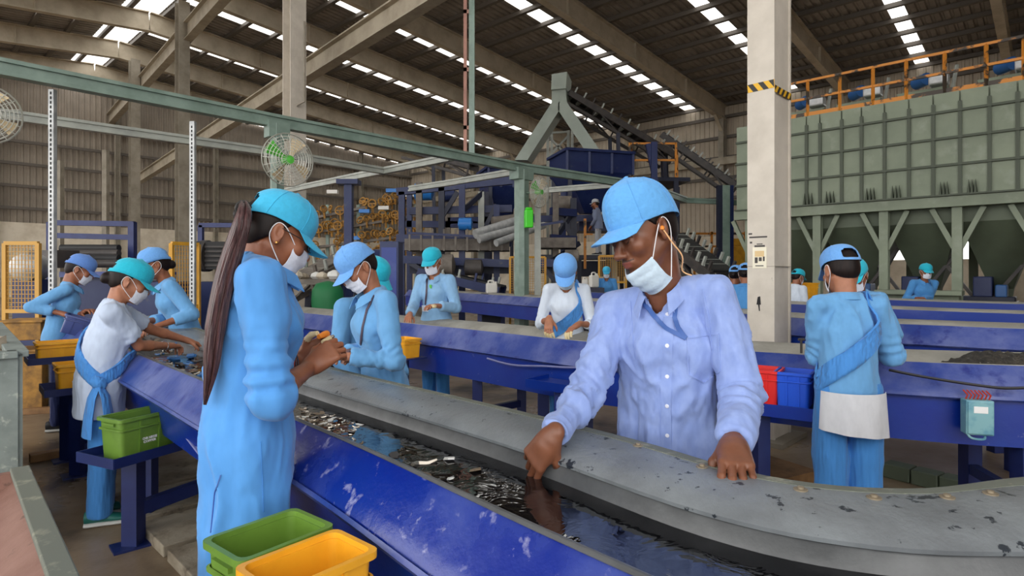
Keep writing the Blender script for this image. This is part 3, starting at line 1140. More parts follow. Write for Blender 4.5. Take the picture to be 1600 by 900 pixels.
pa, da, sa = t2_at(1170, -0.36)
pb_, _, _ = t2_at(1282, -0.36)
tz = zat(640, (pa.y + pb_.y) / 2)
tr2 = thing('tray_stand', 'blue tray on the second trough carrying a red and a blue crate', 'stand', (pa.x, pa.y, 0), group='blue tray stands')
ln2 = (pb_ - pa).length
dd2 = (pb_ - pa).normalized()
ss2 = Vector((-dd2.y, dd2.x, 0))
m = MB()
m.box((pa + pb_) / 2 + ss2 * 0.11 + Vector((0, 0, tz)), (ln2, 0.26, 0.008), math.atan2(dd2.y, dd2.x))
m.build('tray_floor', 'stand_blue', tr2)
m = MB()
m.bar(pa - ss2 * 0.02 + Vector((0, 0, tz - 0.01)), pb_ - ss2 * 0.02 + Vector((0, 0, tz - 0.01)), 0.008, 0.07)
m.build('tray_flange', 'trough_beam', tr2)
m = MB()
m.bar(pa + ss2 * 0.1 + dd2 * 0.05, pa + ss2 * 0.1 + dd2 * 0.05 + Vector((0, 0, tz)), 0.07, 0.07)
m.build('post', 'stand_blue', tr2)
an3 = math.atan2(dd2.y, dd2.x)
w3 = 0.19
for i, (pxc, mt, lb) in enumerate(((1195, 'crate_red', 'red crate on the tray behind the worker in the pale shirt'), (1242, 'crate_blue', 'bright blue crate beside the worker seen from behind'))):
    pc, _, _ = t2_at(pxc, -0.24)
    crate(lb, (pc.x, pc.y, tz + 0.006), an3, w3, 0.21, 0.20, mt, ribs=2)
pj, dj, sj = t2_at(1526, -0.17)
jb = thing('junction_box', 'pale teal junction box hanging on the second trough at right', 'electrical box', (pj.x, pj.y, zat(684, pj.y)))
aj = math.atan2(dj.y, dj.x)
hj = zat(622, pj.y) - zat(676, pj.y)
m = MB()
m.box((0, 0, 0.02 + hj / 2), (0.125, 0.07, hj), aj)
m.build('body', 'box_teal', jb, local=True, bevel=0.006)
fdir = Vector((math.sin(aj), -math.cos(aj), 0))
m = MB()
m.box(fdir * 0.037 + Vector((0, 0, 0.02 + hj / 2)), (0.112, 0.008, hj - 0.014), aj)
m.build('lid', 'box_teal', jb, local=True, bevel=0.003)
m = MB()
m.box(fdir * 0.042 + Vector((0, 0, 0.02 + hj * 0.74)), (0.062, 0.003, 0.034), aj)
m.build('label_plate', 'label_white', jb, local=True)
m = MB()
m.tube(catmull([fdir * 0.02 + Vector((0.03, 0, 0.02)), fdir * 0.03 + Vector((0.02, 0, -0.0)), fdir * 0.02 + Vector((-0.04, 0, 0.005)), Vector((-0.06, 0, 0.04))], 5), 0.006, 6)
m.build('cable_gland', 'box_teal', jb, local=True, smooth=True)
m = MB()
for k in range(7):
    x = -0.05 + 0.017 * k
    e_ = Vector((math.cos(aj), math.sin(aj), 0)) * x
    m.tube([e_ + Vector((0, 0, hj + 0.02)), e_ + fdir * 0.02 + Vector((0, 0, hj + 0.045)), e_ + Vector((0.01, 0.03, hj + 0.06))], 0.004, 5)
m.build('wires', 'thread_red', jb, local=True, smooth=True)
po, do_, so_ = t2_at(632, -0.30)
crate('orange-yellow crate end showing right of the lanyard worker', (po.x, po.y, zat(557, po.y)), math.atan2(do_.y, do_.x), 0.26, 0.2, 0.17, 'crate_yellow')
m = MB()
tb = thing('tray_stand', 'blue tray stand behind the lanyard worker', 'stand', (po.x, po.y, 0), group='blue tray stands')
m.box((po.x, po.y, zat(557, po.y) - 0.006), (0.34, 0.26, 0.01), math.atan2(do_.y, do_.x))
m.build('tray_floor', 'stand_blue', tb)
m = MB()
m.bar((po.x, po.y, 0), (po.x, po.y, zat(557, po.y) - 0.01), 0.07, 0.07)
m.build('post', 'stand_blue', tb)
pt, dt, st = t2_at(875, -0.26)
tb = thing('tray_stand', 'empty blue tray stand left of the worker in the pale shirt', 'stand', (pt.x, pt.y, 0), group='blue tray stands')
zt3 = zat(600, pt.y)
m = MB()
m.box((pt.x, pt.y, zt3), (0.42, 0.26, 0.008), math.atan2(dt.y, dt.x))
m.build('tray_floor', 'trough_beam', tb)
m = MB()
for sgn in (-1, 1):
    m.bar(Vector((pt.x, pt.y, zt3)) + dt * 0.21 * sgn - st * 0.13, Vector((pt.x, pt.y, zt3)) + dt * 0.21 * sgn + st * 0.13, 0.008, 0.06)
m.bar(Vector((pt.x, pt.y, zt3)) - dt * 0.21 - st * 0.13, Vector((pt.x, pt.y, zt3)) + dt * 0.21 - st * 0.13, 0.008, 0.06)
m.build('tray_flange', 'trough_beam', tb)
m = MB()
m.bar((pt.x, pt.y, 0), (pt.x, pt.y, zt3), 0.09, 0.09)
m.build('post', 'trough_far', tb)

# yellow crate and person far right by the cream column
q = P(1256, 470, 9.3)
crate('yellow crate by the right edge of the cream column, far back', (q.x, q.y, 1.03), 0.2, 0.33, 0.3, 0.28, 'crate_yellow')
m = MB()
m.box((q.x, q.y, 0.515), (0.5, 0.4, 1.03), 0.2)
tag(m.build('plinth', 'navy'), 'navy plinth under the far yellow crate by the cream column', 'plinth')
# crate held by the far left worker
q = P(124, 512, 5.25)
crate('navy crate held by the worker in navy trousers', (q.x, q.y, q.z - 0.07), 0.55, 0.30, 0.22, 0.16, 'crate_navy', tilt=(0.0, 0.35))

# ---- left edge: long grey bin, rusty skip, planks
gb = thing('grey_bin', 'long grey metal bin full of pale debris at the left edge', 'bin', (-2.6, 3.1, 0))
g0 = Vector((-2.53, 3.02, 0))
m = MB()
th, L_, Wb, Hb = 0.04, 2.4, 0.7, 1.04
for a, b in ((g0, g0 + NU * L_), (g0 - NV * Wb, g0 - NV * Wb + NU * L_), (g0, g0 - NV * Wb), (g0 + NU * L_, g0 + NU * L_ - NV * Wb)):
    mm = MB()
    mm.bar(a + Vector((0, 0, Hb / 2)), b + Vector((0, 0, Hb / 2)), th, Hb)
    mm.build('wall_panel', 'bin_grey', gb)
    mm = MB()
    mm.bar(a + Vector((0, 0, Hb)), b + Vector((0, 0, Hb)), 0.09, 0.035)
    mm.build('rim_bar', 'bin_grey', gb, bevel=0.005)
m = MB()
gz = []
for i in range(25):
    row = []
    for j in range(9):
        p = g0 - NV * (0.02 + (Wb - 0.04) * j / 8) + NU * (0.02 + (L_ - 0.04) * i / 24)
        row.append(p + Vector((0, 0, 0.97 + 0.10 * random.random() + 0.04 * math.sin(i * 1.7))))
    gz.append(row)
m.loft(gz, False, False)
tag(m.build('debris', 'slab', gb), kind='stuff')
sk = thing('rusty_skip', 'rust-brown open skip with worn grey rim in the lower left corner', 'skip', (-1.5, 1.8, 0))
s0 = Vector((-1.75, 2.10, 0))
s1 = Vector((-0.90, 1.22, 0))
ds = (s1 - s0).normalized()
sd = Vector((ds.y, -ds.x, 0))
if sd.x > 0:
    sd = -sd
zs = 0.75
m = MB()
m.bar(s0 + Vector((0, 0, zs / 2)), s1 + Vector((0, 0, zs / 2)), 0.03, zs)
m.build('side_panel', 'bin_rim', sk)
m = MB()
m.bar(s0 - ds * 0.02 + Vector((0, 0, zs)), s1 + Vector((0, 0, zs)), 0.055, 0.02)
m.build('rim_bar', 'bin_rim', sk, bevel=0.004)
m = MB()
m.bar(s0 + Vector((0, 0, zs / 2)), s0 + sd * 0.7 + Vector((0, 0, zs / 2)), 0.03, zs)
m.build('end_panel', 'brown_rust', sk)
m = MB()
m.bar(s0 + sd * 0.7 + Vector((0, 0, zs / 2)), s1 + sd * 0.7 + Vector((0, 0, zs / 2)), 0.03, zs)
m.build('side_panel', 'brown_rust', sk)
# slanted brown boards inside, with gaps
for k in range(4):
    m = MB()
    a0, a1 = k / 4 + 0.006, (k + 1) / 4 - 0.012
    off0, off1 = 0.02 + 0.16 * k, 0.02 + 0.16 * k + 0.15
    z0_, z1_ = zs - 0.03 - 0.10 * k, zs - 0.03 - 0.10 * (k + 1) + 0.004
    m.loft([[s0 + sd * off0 + Vector((0, 0, z0_)), s1 + sd * off0 + Vector((0, 0, z0_)), s1 + sd * off0 + Vector((0, 0, z0_ - 0.02)), s0 + sd * off0 + Vector((0, 0, z0_ - 0.02))],
            [s0 + sd * off1 + Vector((0, 0, z1_)), s1 + sd * off1 + Vector((0, 0, z1_)), s1 + sd * off1 + Vector((0, 0, z1_ - 0.02)), s0 + sd * off1 + Vector((0, 0, z1_ - 0.02))]], True, True)
    m.build('board', 'brown_rust', sk)
for i, (a, b, lb) in enumerate(((G(46, 712, 0.05), G(118, 700, 0.05), 'brown wooden batten lying on the floor behind the rusty skip'), (G(30, 640, 0.05), G(100, 636, 0.05), 'brown wooden batten on the floor near the navy-trousered worker'))):
    m = MB()
    m.bar(Vector((a.x, a.y, 0.03)), Vector((b.x, b.y, 0.03)), 0.09, 0.06)
    tag(m.build('batten', 'wood', bevel=0.004), lb, 'batten')
for i, (px, py, lb) in enumerate(((48, 545, 'ochre bin under the left yellow mesh guard, lower one'), (46, 515, 'ochre bin under the left yellow mesh guard, upper one'))):
    q = P(px, py, 6.3)
    m = MB()
    m.box((q.x, q.y, q.z if i else q.z / 2), (0.36, 0.4, 0.19 if i else q.z), 0.3)
    m.box((q.x, q.y, (q.z + 0.1) if i else q.z), (0.4, 0.44, 0.025), 0.3)
    tag(m.build('ochre_bin', 'ochre', bevel=0.006), lb, 'bin')
m = MB()
q = P(1190, 648, 3.9)
for k, (dx, dz) in enumerate(((0, 0.05), (0.03, 0.13))):
    m.box((q.x + dx, q.y, dz), (0.5, 0.4, 0.08), 0.5)
tag(m.build('wooden_block', 'wood', bevel=0.004), 'stacked wooden blocks on the floor under the red crate', 'block')
# kerb stones on the floor under the second trough
KL = ['greenish kerb stone under the second trough, left of three right of the back-turned worker', 'middle greenish kerb stone under the second trough at right', 'greenish kerb stone under the second trough nearest the junction box']
for i in range(3):
    a, b = G(1385 + 44 * i, 742 + 11 * i, 0.0), G(1385 + 44 * (i + 1) - 2, 742 + 11 * (i + 1) - 0.5, 0.0)
    m = MB()
    m.bar(Vector((a.x, a.y, 0.05)), Vector((b.x, b.y, 0.05)), 0.14, 0.1)
    tag(m.build('kerb_stone', 'hopper_green', bevel=0.008), KL[i], 'kerb stone', 'kerb stones under the second trough')
# cable hooked on the near trough
m = MB()
pts = [P(262, 640, 3.30), P(258, 628, 3.29), P(262, 614, 3.28), P(268, 616, 3.26), P(266, 628, 3.25)]
m.tube(catmull(pts, 6), 0.006, 6)
tag(m.build('cable_hook', 'wire', smooth=True), 'looped dark cable hook on the near trough behind the green crate', 'hook')
for i, (dx, lb) in enumerate(((0, 'upper pale cable drooping below the hook on the near trough'), (-5, 'lower pale cable drooping below the hook on the near trough'))):
    m = MB()
    m.tube(catmull([P(266, 628, 3.2), P(280 + dx, 660, 3.0), P(305 + dx, 695, 2.7), P(332, 730 - dx, 2.42)], 6), 0.006, 6)
    tag(m.build('cable', 'wire_pale', smooth=True), lb, 'cable')
# ================================================================ green bunker on columns, far right
TV = 14.1
NB = Vector((-VR.x, -VR.y, 0))


def T_(px, off=0.0):
    r = (px - 800) / FPX
    Y = (TV - off) / (VR.x * r + VR.y)
    return Vector((r * Y, Y, 0))


A0, A1 = T_(1150), T_(1660)
LB = (A1 - A0).length
DB = (A1 - A0).normalized()
ab = math.atan2(DB.y, DB.x)
bk = thing('storage_bunker', 'large green steel bunker with ribbed panels on green columns', 'bunker', (A0 + A1) / 2)
ZTOP, ZLED = 4.97, 2.95
m = MB()
m.box((A0 + A1) / 2 + VR * 1.6 + Vector((0, 0, (ZTOP + ZLED) / 2)), (LB, 3.1, ZTOP - ZLED), ab)
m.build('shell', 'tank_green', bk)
vp = [1150, 1180, 1211, 1260, 1281, 1315, 1346, 1382, 1420, 1458, 1500, 1546, 1590, 1640, 1660]
zr = [ZLED, 3.55, 4.07, 4.58, ZTOP]
for i in range(len(vp) - 1):
    a, b = T_(vp[i], 0.03), T_(vp[i + 1], 0.03)
    for j in range(4):
        m = MB()
        c = (a + b) / 2 + Vector((0, 0, (zr[j] + zr[j + 1]) / 2))
        m.box(c + VR * 0.02, ((b - a).length - 0.03, 0.03, zr[j + 1] - zr[j] - 0.03), ab)
        m.build('panel', 'tank_green', bk)
for px in vp[1:-1]:
    a = T_(px, 0.05)
    m = MB()
    m.bar(a + Vector((0, 0, ZLED)), a + Vector((0, 0, ZTOP - 0.22)), 0.035, 0.06, up=DB)
    m.build('rib', 'tank_rib', bk)
for z in zr[1:4]:
    m = MB()
    m.bar(T_(1150, 0.05) + Vector((0, 0, z)), T_(1660, 0.05) + Vector((0, 0, z)), 0.07, 0.045)
    m.build('rib', 'tank_rib', bk)
m = MB()
m.bar(T_(1150, 0.08) + Vector((0, 0, 2.83)), T_(1660, 0.08) + Vector((0, 0, 2.83)), 0.25, 0.2)
m.build('ledge_beam', 'tank_green', bk)
m = MB()
m.bar(T_(1150, 0.16) + Vector((0, 0, 2.95)), T_(1660, 0.16) + Vector((0, 0, 2.95)), 0.22, 0.03)
m.build('ledge_plate', 'tank_rib', bk)
for px in (1263, 1297, 1360, 1400, 1475, 1519):
    for d in (-6, 0, 6):
        a = T_(px + d * 0.9, 0.06)
        m = MB()
        m.loft([[a + Vector((0, 0, 2.96)) - DB * 0.035, a + Vector((0, 0, 2.96)) + DB * 0.035, a + Vector((0, 0, 3.24))],
                [a + NB * 0.10 + Vector((0, 0, 2.96)) - DB * 0.02, a + NB * 0.10 + Vector((0, 0, 2.96)) + DB * 0.02, a + NB * 0.02 + Vector((0, 0, 3.24))]], True, True)
        m.build('gusset', 'tank_rib', bk)
for px in (1172, 1278, 1382, 1496, 1625):
    a = T_(px)
    m = MB()
    m.ibeam(a, a + Vector((0, 0, 2.74)), 0.16, 0.2, 0.025, up=VR)
    m.build('column', 'tank_green', bk)
    for s_ in (-1, 1):
        m = MB()
        m.bar(a + Vector((0, 0, 1.95)) + DB * 0.05 * s_, a + DB * s_ * 0.40 + Vector((0, 0, 2.72)), 0.09, 0.09)
        m.build('brace', 'tank_green', bk)
    m = MB()
    m.ibeam(a + VR * 3.0, a + VR * 3.0 + Vector((0, 0, 2.8)), 0.16, 0.2, 0.025, up=VR)
    m.build('column', 'tank_green', bk)
# hoppers below
hx = [1172, 1278, 1382, 1496, 1625]
for i in range(4):
    a, b = T_(hx[i]), T_(hx[i + 1])
    c = (a + b) / 2 + VR * 1.5
    w = (b - a).length * 0.98
    def sq(l, d, z):
        return [c + DB * (sx * l / 2) + VR * (sy * d / 2) + Vector((0, 0, z)) for sx, sy in ((-1, -1), (1, -1), (1, 1), (-1, 1))]
    m = MB()
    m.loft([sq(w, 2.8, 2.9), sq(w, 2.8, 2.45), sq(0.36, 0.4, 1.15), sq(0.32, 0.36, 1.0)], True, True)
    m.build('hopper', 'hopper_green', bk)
    m = MB()
    m.box(c + Vector((0, 0, 0.82)), (0.5, 0.6, 0.16), ab)
    m.build('gate', 'navy', bk)
# low plinth and blue machines under the bunker
m = MB()
m.bar(T_(1375, 0.5) + Vector((0, 0, 0.55)), T_(1500, 0.5) + Vector((0, 0, 0.55)), 0.3, 1.1)
m.bar(T_(1370, 0.62) + Vector((0, 0, 1.1)), T_(1505, 0.62) + Vector((0, 0, 1.1)), 0.5, 0.08)
tag(m.build('plinth_wall', 'tank_green'), 'low green plinth behind the far worker with joined hands', 'plinth')
for i, (px, lb) in enumerate(((1318, 'navy feeder machine under the bunker, left of the back-turned worker'), (1412, 'navy feeder machine under the bunker, left of the far worker'), (1530, 'navy feeder machine under the bunker, right of the far worker'))):
    a = T_(px) + VR * 0.9
    t = thing('feeder', lb, 'machine', (a.x, a.y, 0), group='feeders under the bunker')
    for (dx, dz, sx, sz, mt) in ((0, 0.95, 1.0, 0.12, 'navy_dark'), (0, 1.2, 0.3, 0.4, 'navy'), (0.28, 1.12, 0.18, 0.24, 'motor_blue')):
        m = MB()
        m.box(a + DB * dx + Vector((0, 0, dz)), (sx, 0.5, sz), ab)
        m.build('housing' if mt != 'navy_dark' else 'deck', mt, t, bevel=0.02)
    for s_ in (-1, 1):
        m = MB()
        m.bar(a + DB * 0.45 * s_, a + DB * 0.45 * s_ + Vector((0, 0, 0.9)), 0.09, 0.09)
        m.build('leg', 'navy_dark', t)
        m = MB()
        m.bar(a + DB * 0.1 * s_ + Vector((0, 0, 0.9)), a + DB * 0.85 * s_ + Vector((0, 0, 2.0)), 0.08, 0.06)
        m.build('chute_rail', 'dark_steel', t)
# deck railing and conveyor drives on top
rl = thing('guard_railing', 'orange and black striped guard railing on top of the bunker', 'railing', (T_(1400).x, T_(1400).y, ZTOP))
rp = [1212, 1262, 1312, 1364, 1416, 1476, 1541, 1600, 1655]
for px in rp:
    a = T_(px, -0.15)
    m = MB()
    m.bar(a + Vector((0, 0, ZTOP)), a + Vector((0, 0, ZTOP + 0.82)), 0.05, 0.05)
    m.build('post', 'orange_rail', rl)
for z in (0.42, 0.82):
    for i in range(len(rp) - 1):
        m = MB()
        m.bar(T_(rp[i], -0.15) + Vector((0, 0, ZTOP + z)), T_(rp[i + 1], -0.15) + Vector((0, 0, ZTOP + z)), 0.05, 0.05)
        m.build('rail', 'orange_rail', rl)
m = MB()
m.bar(T_(1212, -0.15) + Vector((0, 0, ZTOP + 0.06)), T_(1655, -0.15) + Vector((0, 0, ZTOP + 0.06)), 0.02, 0.1)
m.build('toe_board', 'orange_rail', rl)
DRL = ['left conveyor drive behind the bunker railing, next to the cream column', 'second conveyor drive from the left behind the bunker railing', 'third conveyor drive from the left behind the bunker railing', 'rightmost conveyor drive behind the bunker railing']
for i, px in enumerate((1255, 1340, 1440, 1572)):
    a = T_(px, -0.9)
    t = thing('conveyor_drive', DRL[i], 'machine', (a.x, a.y, ZTOP), group='conveyor drives on the bunker')
    m = MB()
    m.loft([[a + DB * (-0.3) + Vector((0, 0, ZTOP)), a + DB * 0.3 + Vector((0, 0, ZTOP)), a + DB * 0.45 + Vector((0, 0, ZTOP + 0.36)), a - DB * 0.45 + Vector((0, 0, ZTOP + 0.36))],
            [a + VR * 0.8 + DB * (-0.3) + Vector((0, 0, ZTOP)), a + VR * 0.8 + DB * 0.3 + Vector((0, 0, ZTOP)), a + VR * 0.8 + DB * 0.45 + Vector((0, 0, ZTOP + 0.36)), a + VR * 0.8 - DB * 0.45 + Vector((0, 0, ZTOP + 0.36))]], True, True)
    m.build('trough_box', 'tank_green', t)
    m = MB()
    m.lathe([(0.13, -0.16), (0.13, 0.16)], 14, a + Vector((0, 0, ZTOP + 0.54)), Matrix.Rotation(PI / 2, 3, 'X'))
    m.build('motor', 'motor_blue', t, smooth=True)
    m = MB()
    m.box(a + DB * 0.3 + Vector((0, 0, ZTOP + 0.5)), (0.34, 0.3, 0.22), ab)
    m.build('gearbox', 'galv', t, bevel=0.03)
    m = MB()
    m.bar(a + DB * 0.48 + Vector((0, 0, ZTOP)), a + DB * 0.6 + Vector((0, 0, ZTOP + 0.75)), 0.05, 0.05)
    m.build('strut', 'pale_steel', t)
# ================================================================ overhead fan frame
RZ = 3.5
def rail(label, pts, w=0.11, h=0.13, matn='green_steel'):
    m = MB()
    for i in range(len(pts) - 1):
        a, b = Vector(pts[i]), Vector(pts[i + 1])
        r, u, d = frame_from(b - a)
        m.bar(a + u * (h / 2 - 0.02), b + u * (h / 2 - 0.02), w, 0.04)
        m.bar(a - u * (h / 2 - 0.02), b - u * (h / 2 - 0.02), w, 0.04)
        m.bar(a + r * 0.0, b, w * 0.55, h - 0.06)
    return tag(m.build('overhead_rail', matn), label, 'rail')


def R_(px, py):
    return G(px, py, RZ)


r0, r1 = R_(-60, 92), R_(1071, 314)
dR = (R_(815, 262) - R_(5, 105)).normalized()
rail('long main green overhead rail running across the hall', [R_(5, 105) - dR * 1.2, R_(433, 190), R_(815, 262), R_(1010, 291), R_(1071, 313)], 0.13, 0.17)
rail('short green overhead rail at the right end of the main rail', [R_(1071, 313), R_(1152, 317)], 0.12, 0.14)
rail('pale lower overhead rail at left, behind the slotted struts', [R_(5, 180) - dR * 1.0, R_(415, 236), R_(600, 267)], 0.1, 0.13, 'pale_steel')
rail('pale cross rail linking the lower rail to the main rail', [R_(600, 267), R_(704, 246)], 0.1, 0.13, 'pale_steel')
rail('pale cross rail running back left from the joint', [R_(598, 267), R_(480, 291), R_(440, 300)], 0.1, 0.13, 'pale_steel')
rail('pale cross rail running back left from the fan post', [R_(806, 268), R_(700, 286), R_(640, 295)], 0.1, 0.13, 'pale_steel')
rail('pale cross rail behind the second cage fan', [R_(847, 298), R_(945, 290), R_(985, 286)], 0.1, 0.13, 'pale_steel')


def post(name, label, px, Y, z0, z1, w, matn, cap=True):
    b = Vector((X_(px, Y), Y, 0))
    t = thing(name, label, 'post', b)
    m = MB()
    a = math.atan2(VR.y, VR.x)
    m.box(b + Vector((0, 0, (z0 + z1) / 2)), (w, w, z1 - z0), a)
    m.box(b + Vector((0, 0, (z0 + z1) / 2)) - Vector((0, w * 0.55, 0)), (w * 0.5, w * 0.3, z1 - z0), 0)
    m.build('shaft', matn, t)
    if cap:
        m = MB()
        m.box(b + Vector((0, 0, z1 - 0.08)), (w * 2.2, w * 1.2, 0.22), a)
        m.build('cap_plate', matn, t)
    return t


post('steel_post', 'green fan post under the main rail behind the worker with a ponytail', 433, 7.9, 0.0, 3.45, 0.13, 'green_steel')
post('steel_post', 'green fan post with a lime box, left of the bowed worker', 815, 11.4, 0.0, 3.45, 0.2, 'green_steel')
hp = thing('hanger_post', 'slim pinkish-green hanger post rising from the main rail to the roof', 'post', (X_(733, 10.7), 10.7, 3.5))
m = MB()
bq = Vector((X_(733, 10.7), 10.7, 0))
m.bar(bq + Vector((0.05, 0, 3.55)), bq + Vector((0.05, 0, 13.6)), 0.1, 0.12, up=(0, 1, 0))
m.build('shaft', 'green_steel', hp)
m = MB()
m.bar(bq + Vector((-0.07, 0, 3.55)), bq + Vector((-0.07, 0, 13.6)), 0.06, 0.05, up=(0, 1, 0))
m.build('strap', 'post_pink', hp)
for k in range(9):
    m = MB()
    m.box(bq + Vector((-0.01, 0, 4.1 + 1.05 * k)), (0.18, 0.05, 0.07))
    m.build('clip', 'post_pink', hp)
for i, (px, Y, top, lb) in enumerate(((80, 6.3, 3.42, 'white slotted strut near the left edge'), (300, 7.15, 3.3, 'white slotted strut left of the worker with a ponytail'))):
    b = Vector((X_(px, Y), Y, 0))
    t = thing('slotted_strut', lb, 'strut', b, group='slotted struts')
    m = MB()
    w = 0.055
    m.box(b + Vector((0, 0, top / 2)), (w, 0.012, top))
    m.box(b + Vector((-w / 2, 0.02, top / 2)), (0.006, 0.045, top))
    m.box(b + Vector((w / 2, 0.02, top / 2)), (0.006, 0.045, top))
    m.build('channel', 'galv', t)
    m = MB()
    n = int(top / 0.05)
    for k in range(n):
        m.box(b + Vector((0, -0.0065, 0.03 + k * 0.05)), (0.016, 0.003, 0.03))
    tag(m.build('slots', 'dark_hole', t), kind='stuff')


def cage_fan(label, c, axis, R, blades=4, hub='fan_green', bracket_to=None, blade='fan_blade'):
    t = thing('cage_fan', label, 'fan', c, group='cage fans')
    axis = Vector(axis).normalized()
    r, u, d = frame_from(axis)

    def pt(rr, a, z):
        return Vector(c) + r * (rr * math.cos(a)) + u * (rr * math.sin(a)) + d * z
    for side, zz, nm in ((1, 0.10, 'front_cage'), (-1, -0.10, 'back_cage')):
        m = MB()
        for q in range(1, 8):
            rr = R * (0.22 + 0.78 * (q / 7))
            z = zz * (1 - (q / 7) ** 2.2) * 1.0
            m.tube([pt(rr, 2 * PI * k / 28, z * R * 2.2) for k in range(29)], 0.004 if q < 7 else 0.009, 5, caps=False)
        for k in range(20):
            a = 2 * PI * k / 20
            m.tube([pt(R * (0.15 + 0.85 * s / 5), a, zz * R * 2.2 * (1 - (s / 5) ** 2.2)) for s in range(6)], 0.0035, 5)
        m.build(nm, 'fan_wire', t, smooth=True)
    m = MB()
    m.lathe([(0.001, -0.16 * R * 2), (0.16 * R, -0.15 * R * 2), (0.2 * R, 0), (0.16 * R, 0.10 * R * 2), (0.001, 0.12 * R * 2)], 16, c, Matrix((r, u, d)).transposed())
    m.build('motor', hub, t, smooth=True)
    for k in range(blades):
        a0 = 2 * PI * k / blades + 0.5
        m = MB()
        grid = []
        for i in range(6):
            s = 0.2 + 0.7 * i / 5
            row = []
            for j in range(5):
                b = a0 + (-0.30 + 0.6 * j / 4) * (0.75 + 0.25 * i / 5)
                row.append(pt(R * s, b, (j - 2) * 0.025 * R * 2))
            grid.append(row)
        m.sheet(grid, 0.004)
        m.build('blade', blade if k else hub, t, smooth=True)
    if bracket_to is not None:
        m = MB()
        m.tube([Vector(c) - d * 0.14 * R * 2, Vector(bracket_to)], 0.02, 8)
        m.build('bracket', 'green_steel', t, smooth=True)
    return t


c_ = P(450, 250, 7.45)
cage_fan('cage fan on the green post above the worker with a ponytail', c_, (0.70, -0.71, -0.05), 0.33, bracket_to=Vector((X_(433, 7.9), 7.9, c_.z)))
c_ = P(843, 300, 11.0)
cage_fan('smaller cage fan with green motor, by the post with the lime box', c_, (0.75, -0.6, -0.1), 0.29, bracket_to=P(822, 302, 11.4))
c_ = P(-24, 178, 5.6)
cage_fan('cage fan cut off by the left edge', c_, (0.6, -0.8, 0), 0.28, bracket_to=P(-28, 178, 6.0))
m = MB()
q = P(826, 342, 11.15)
m.box(q, (0.15, 0.16, 0.34), 0.2)
m.box(q + Vector((0, 0, 0.19)), (0.12, 0.13, 0.05), 0.2)
tag(m.build('wall_box', 'lime', bevel=0.02), 'bright lime green box fixed to the fan post', 'box')
m = MB()
q = P(840, 380, 11.6)
m.bar(Vector((q.x, q.y, 0)), Vector((q.x, q.y, 3.3)), 0.12, 0.12)
tag(m.build('steel_post', 'pale_steel'), 'thin pale post under the smaller cage fan', 'post')
# blue T-post
q = P(545, 285, 10.0)
t = thing('steel_post', 'navy T-topped post behind the lanyard worker', 'post', (q.x, q.y, 0))
m = MB()
m.bar(Vector((q.x, q.y, 0)), q, 0.13, 0.13)
m.build('shaft', 'navy', t)
m = MB()
m.box(q, (0.36, 0.25, 0.08))
m.build('top_plate', 'navy', t)
# ================================================================ machinery in the middle distance
def pbar(m, p0, p1, Y0, Y1=None, w=0.1, h=0.1):
    m.bar(P(p0[0], p0[1], Y0), P(p1[0], p1[1], Y1 or Y0), w, h)
    return m


def frame_part(par, name, matn, segs, w=0.1, h=0.1):
    """each seg is one bar-shaped part: (px0,py0,Y0, px1,py1,Y1)"""
    for s in segs:
        m = MB()
        m.bar(P(s[0], s[1], s[2]), P(s[3], s[4], s[5]), w, h)
        m.build(name, matn, par)


def down(px, py, Y, z0=0.0):
    a = P(px, py, Y)
    return Vector((a.x, a.y, z0)), a


def open_hopper(label, px0, px1, ytop, ymid, ybot, Y, depth, spout=0.25, matn='navy'):
    a, b = P(px0, ytop, Y), P(px1, ytop, Y)
    w = (b - a).length
    c = (a + b) / 2
    zt, zm, zb = a.z, P(px0, ymid, Y).z, P(px0, ybot, Y).z
    t = thing('feed_hopper', label, 'hopper', (c.x, c.y, 0))

    def sq(l, d, z, cc=c):
        R = Matrix.Rotation(0.28, 3, 'Z')
        return [Vector((cc.x, cc.y + depth / 2, z)) + R @ Vector((sx * l / 2, sy * d / 2, 0)) for sx, sy in ((-1, -1), (1, -1), (1, 1), (-1, 1))]
    m = MB()
    m.loft([sq(w, depth, zt), sq(w, depth, zm), sq(w * spout, depth * spout, zb), sq(w * spout - 0.06, depth * spout - 0.06, zb), sq(w - 0.08, depth - 0.08, zm), sq(w - 0.08, depth - 0.08, zt)], True, False, loop=True)
    m.build('shell', matn, t)
    for k in (0.0, 0.33, 0.67, 1.0):
        q = sq(w + 0.04, depth + 0.04, 0)
        p = q[0].lerp(q[1], k)
        m = MB()
        m.bar(Vector((p.x, p.y, zm - 0.05)), Vector((p.x, p.y, zt)), 0.07, 0.07)
        m.build('stiffener', matn, t)
    m = MB()
    q = sq(w + 0.1, depth + 0.1, zt)
    for i in range(4):
        m.bar(q[i], q[(i + 1) % 4], 0.08, 0.08)
    m.build('top_rim', matn, t)
    q = sq(w * 0.9, depth * 0.9, 0)
    for i in range(4):
        m = MB()
        m.bar(q[i], Vector((q[i].x, q[i].y, zm)), 0.12, 0.12)
        m.build('leg', 'navy_dark', t)
    return t


open_hopper('navy feed hopper left of the green inverted-V chute', 754, 812, 262, 290, 345, 19.0, 1.4)
open_hopper('large navy feed hopper under the right leg of the green chute', 872, 982, 236, 268, 330, 18.0, 1.6)

# green inverted-V chute
ch = thing('chute', 'pale green inverted-V chute at the head of the long conveyor', 'chute', (X_(875, 20.0), 20.0, 0))


def slab_part(name, matn, poly, Y, depth, par):
    m = MB()
    a = [P(x, y, Y) for x, y in poly]
    b = [p + Vector((0.25 * depth, 0.97 * depth, 0)) for p in a]
    m.loft([a, b], True, True)
    return m.build(name, matn, par)


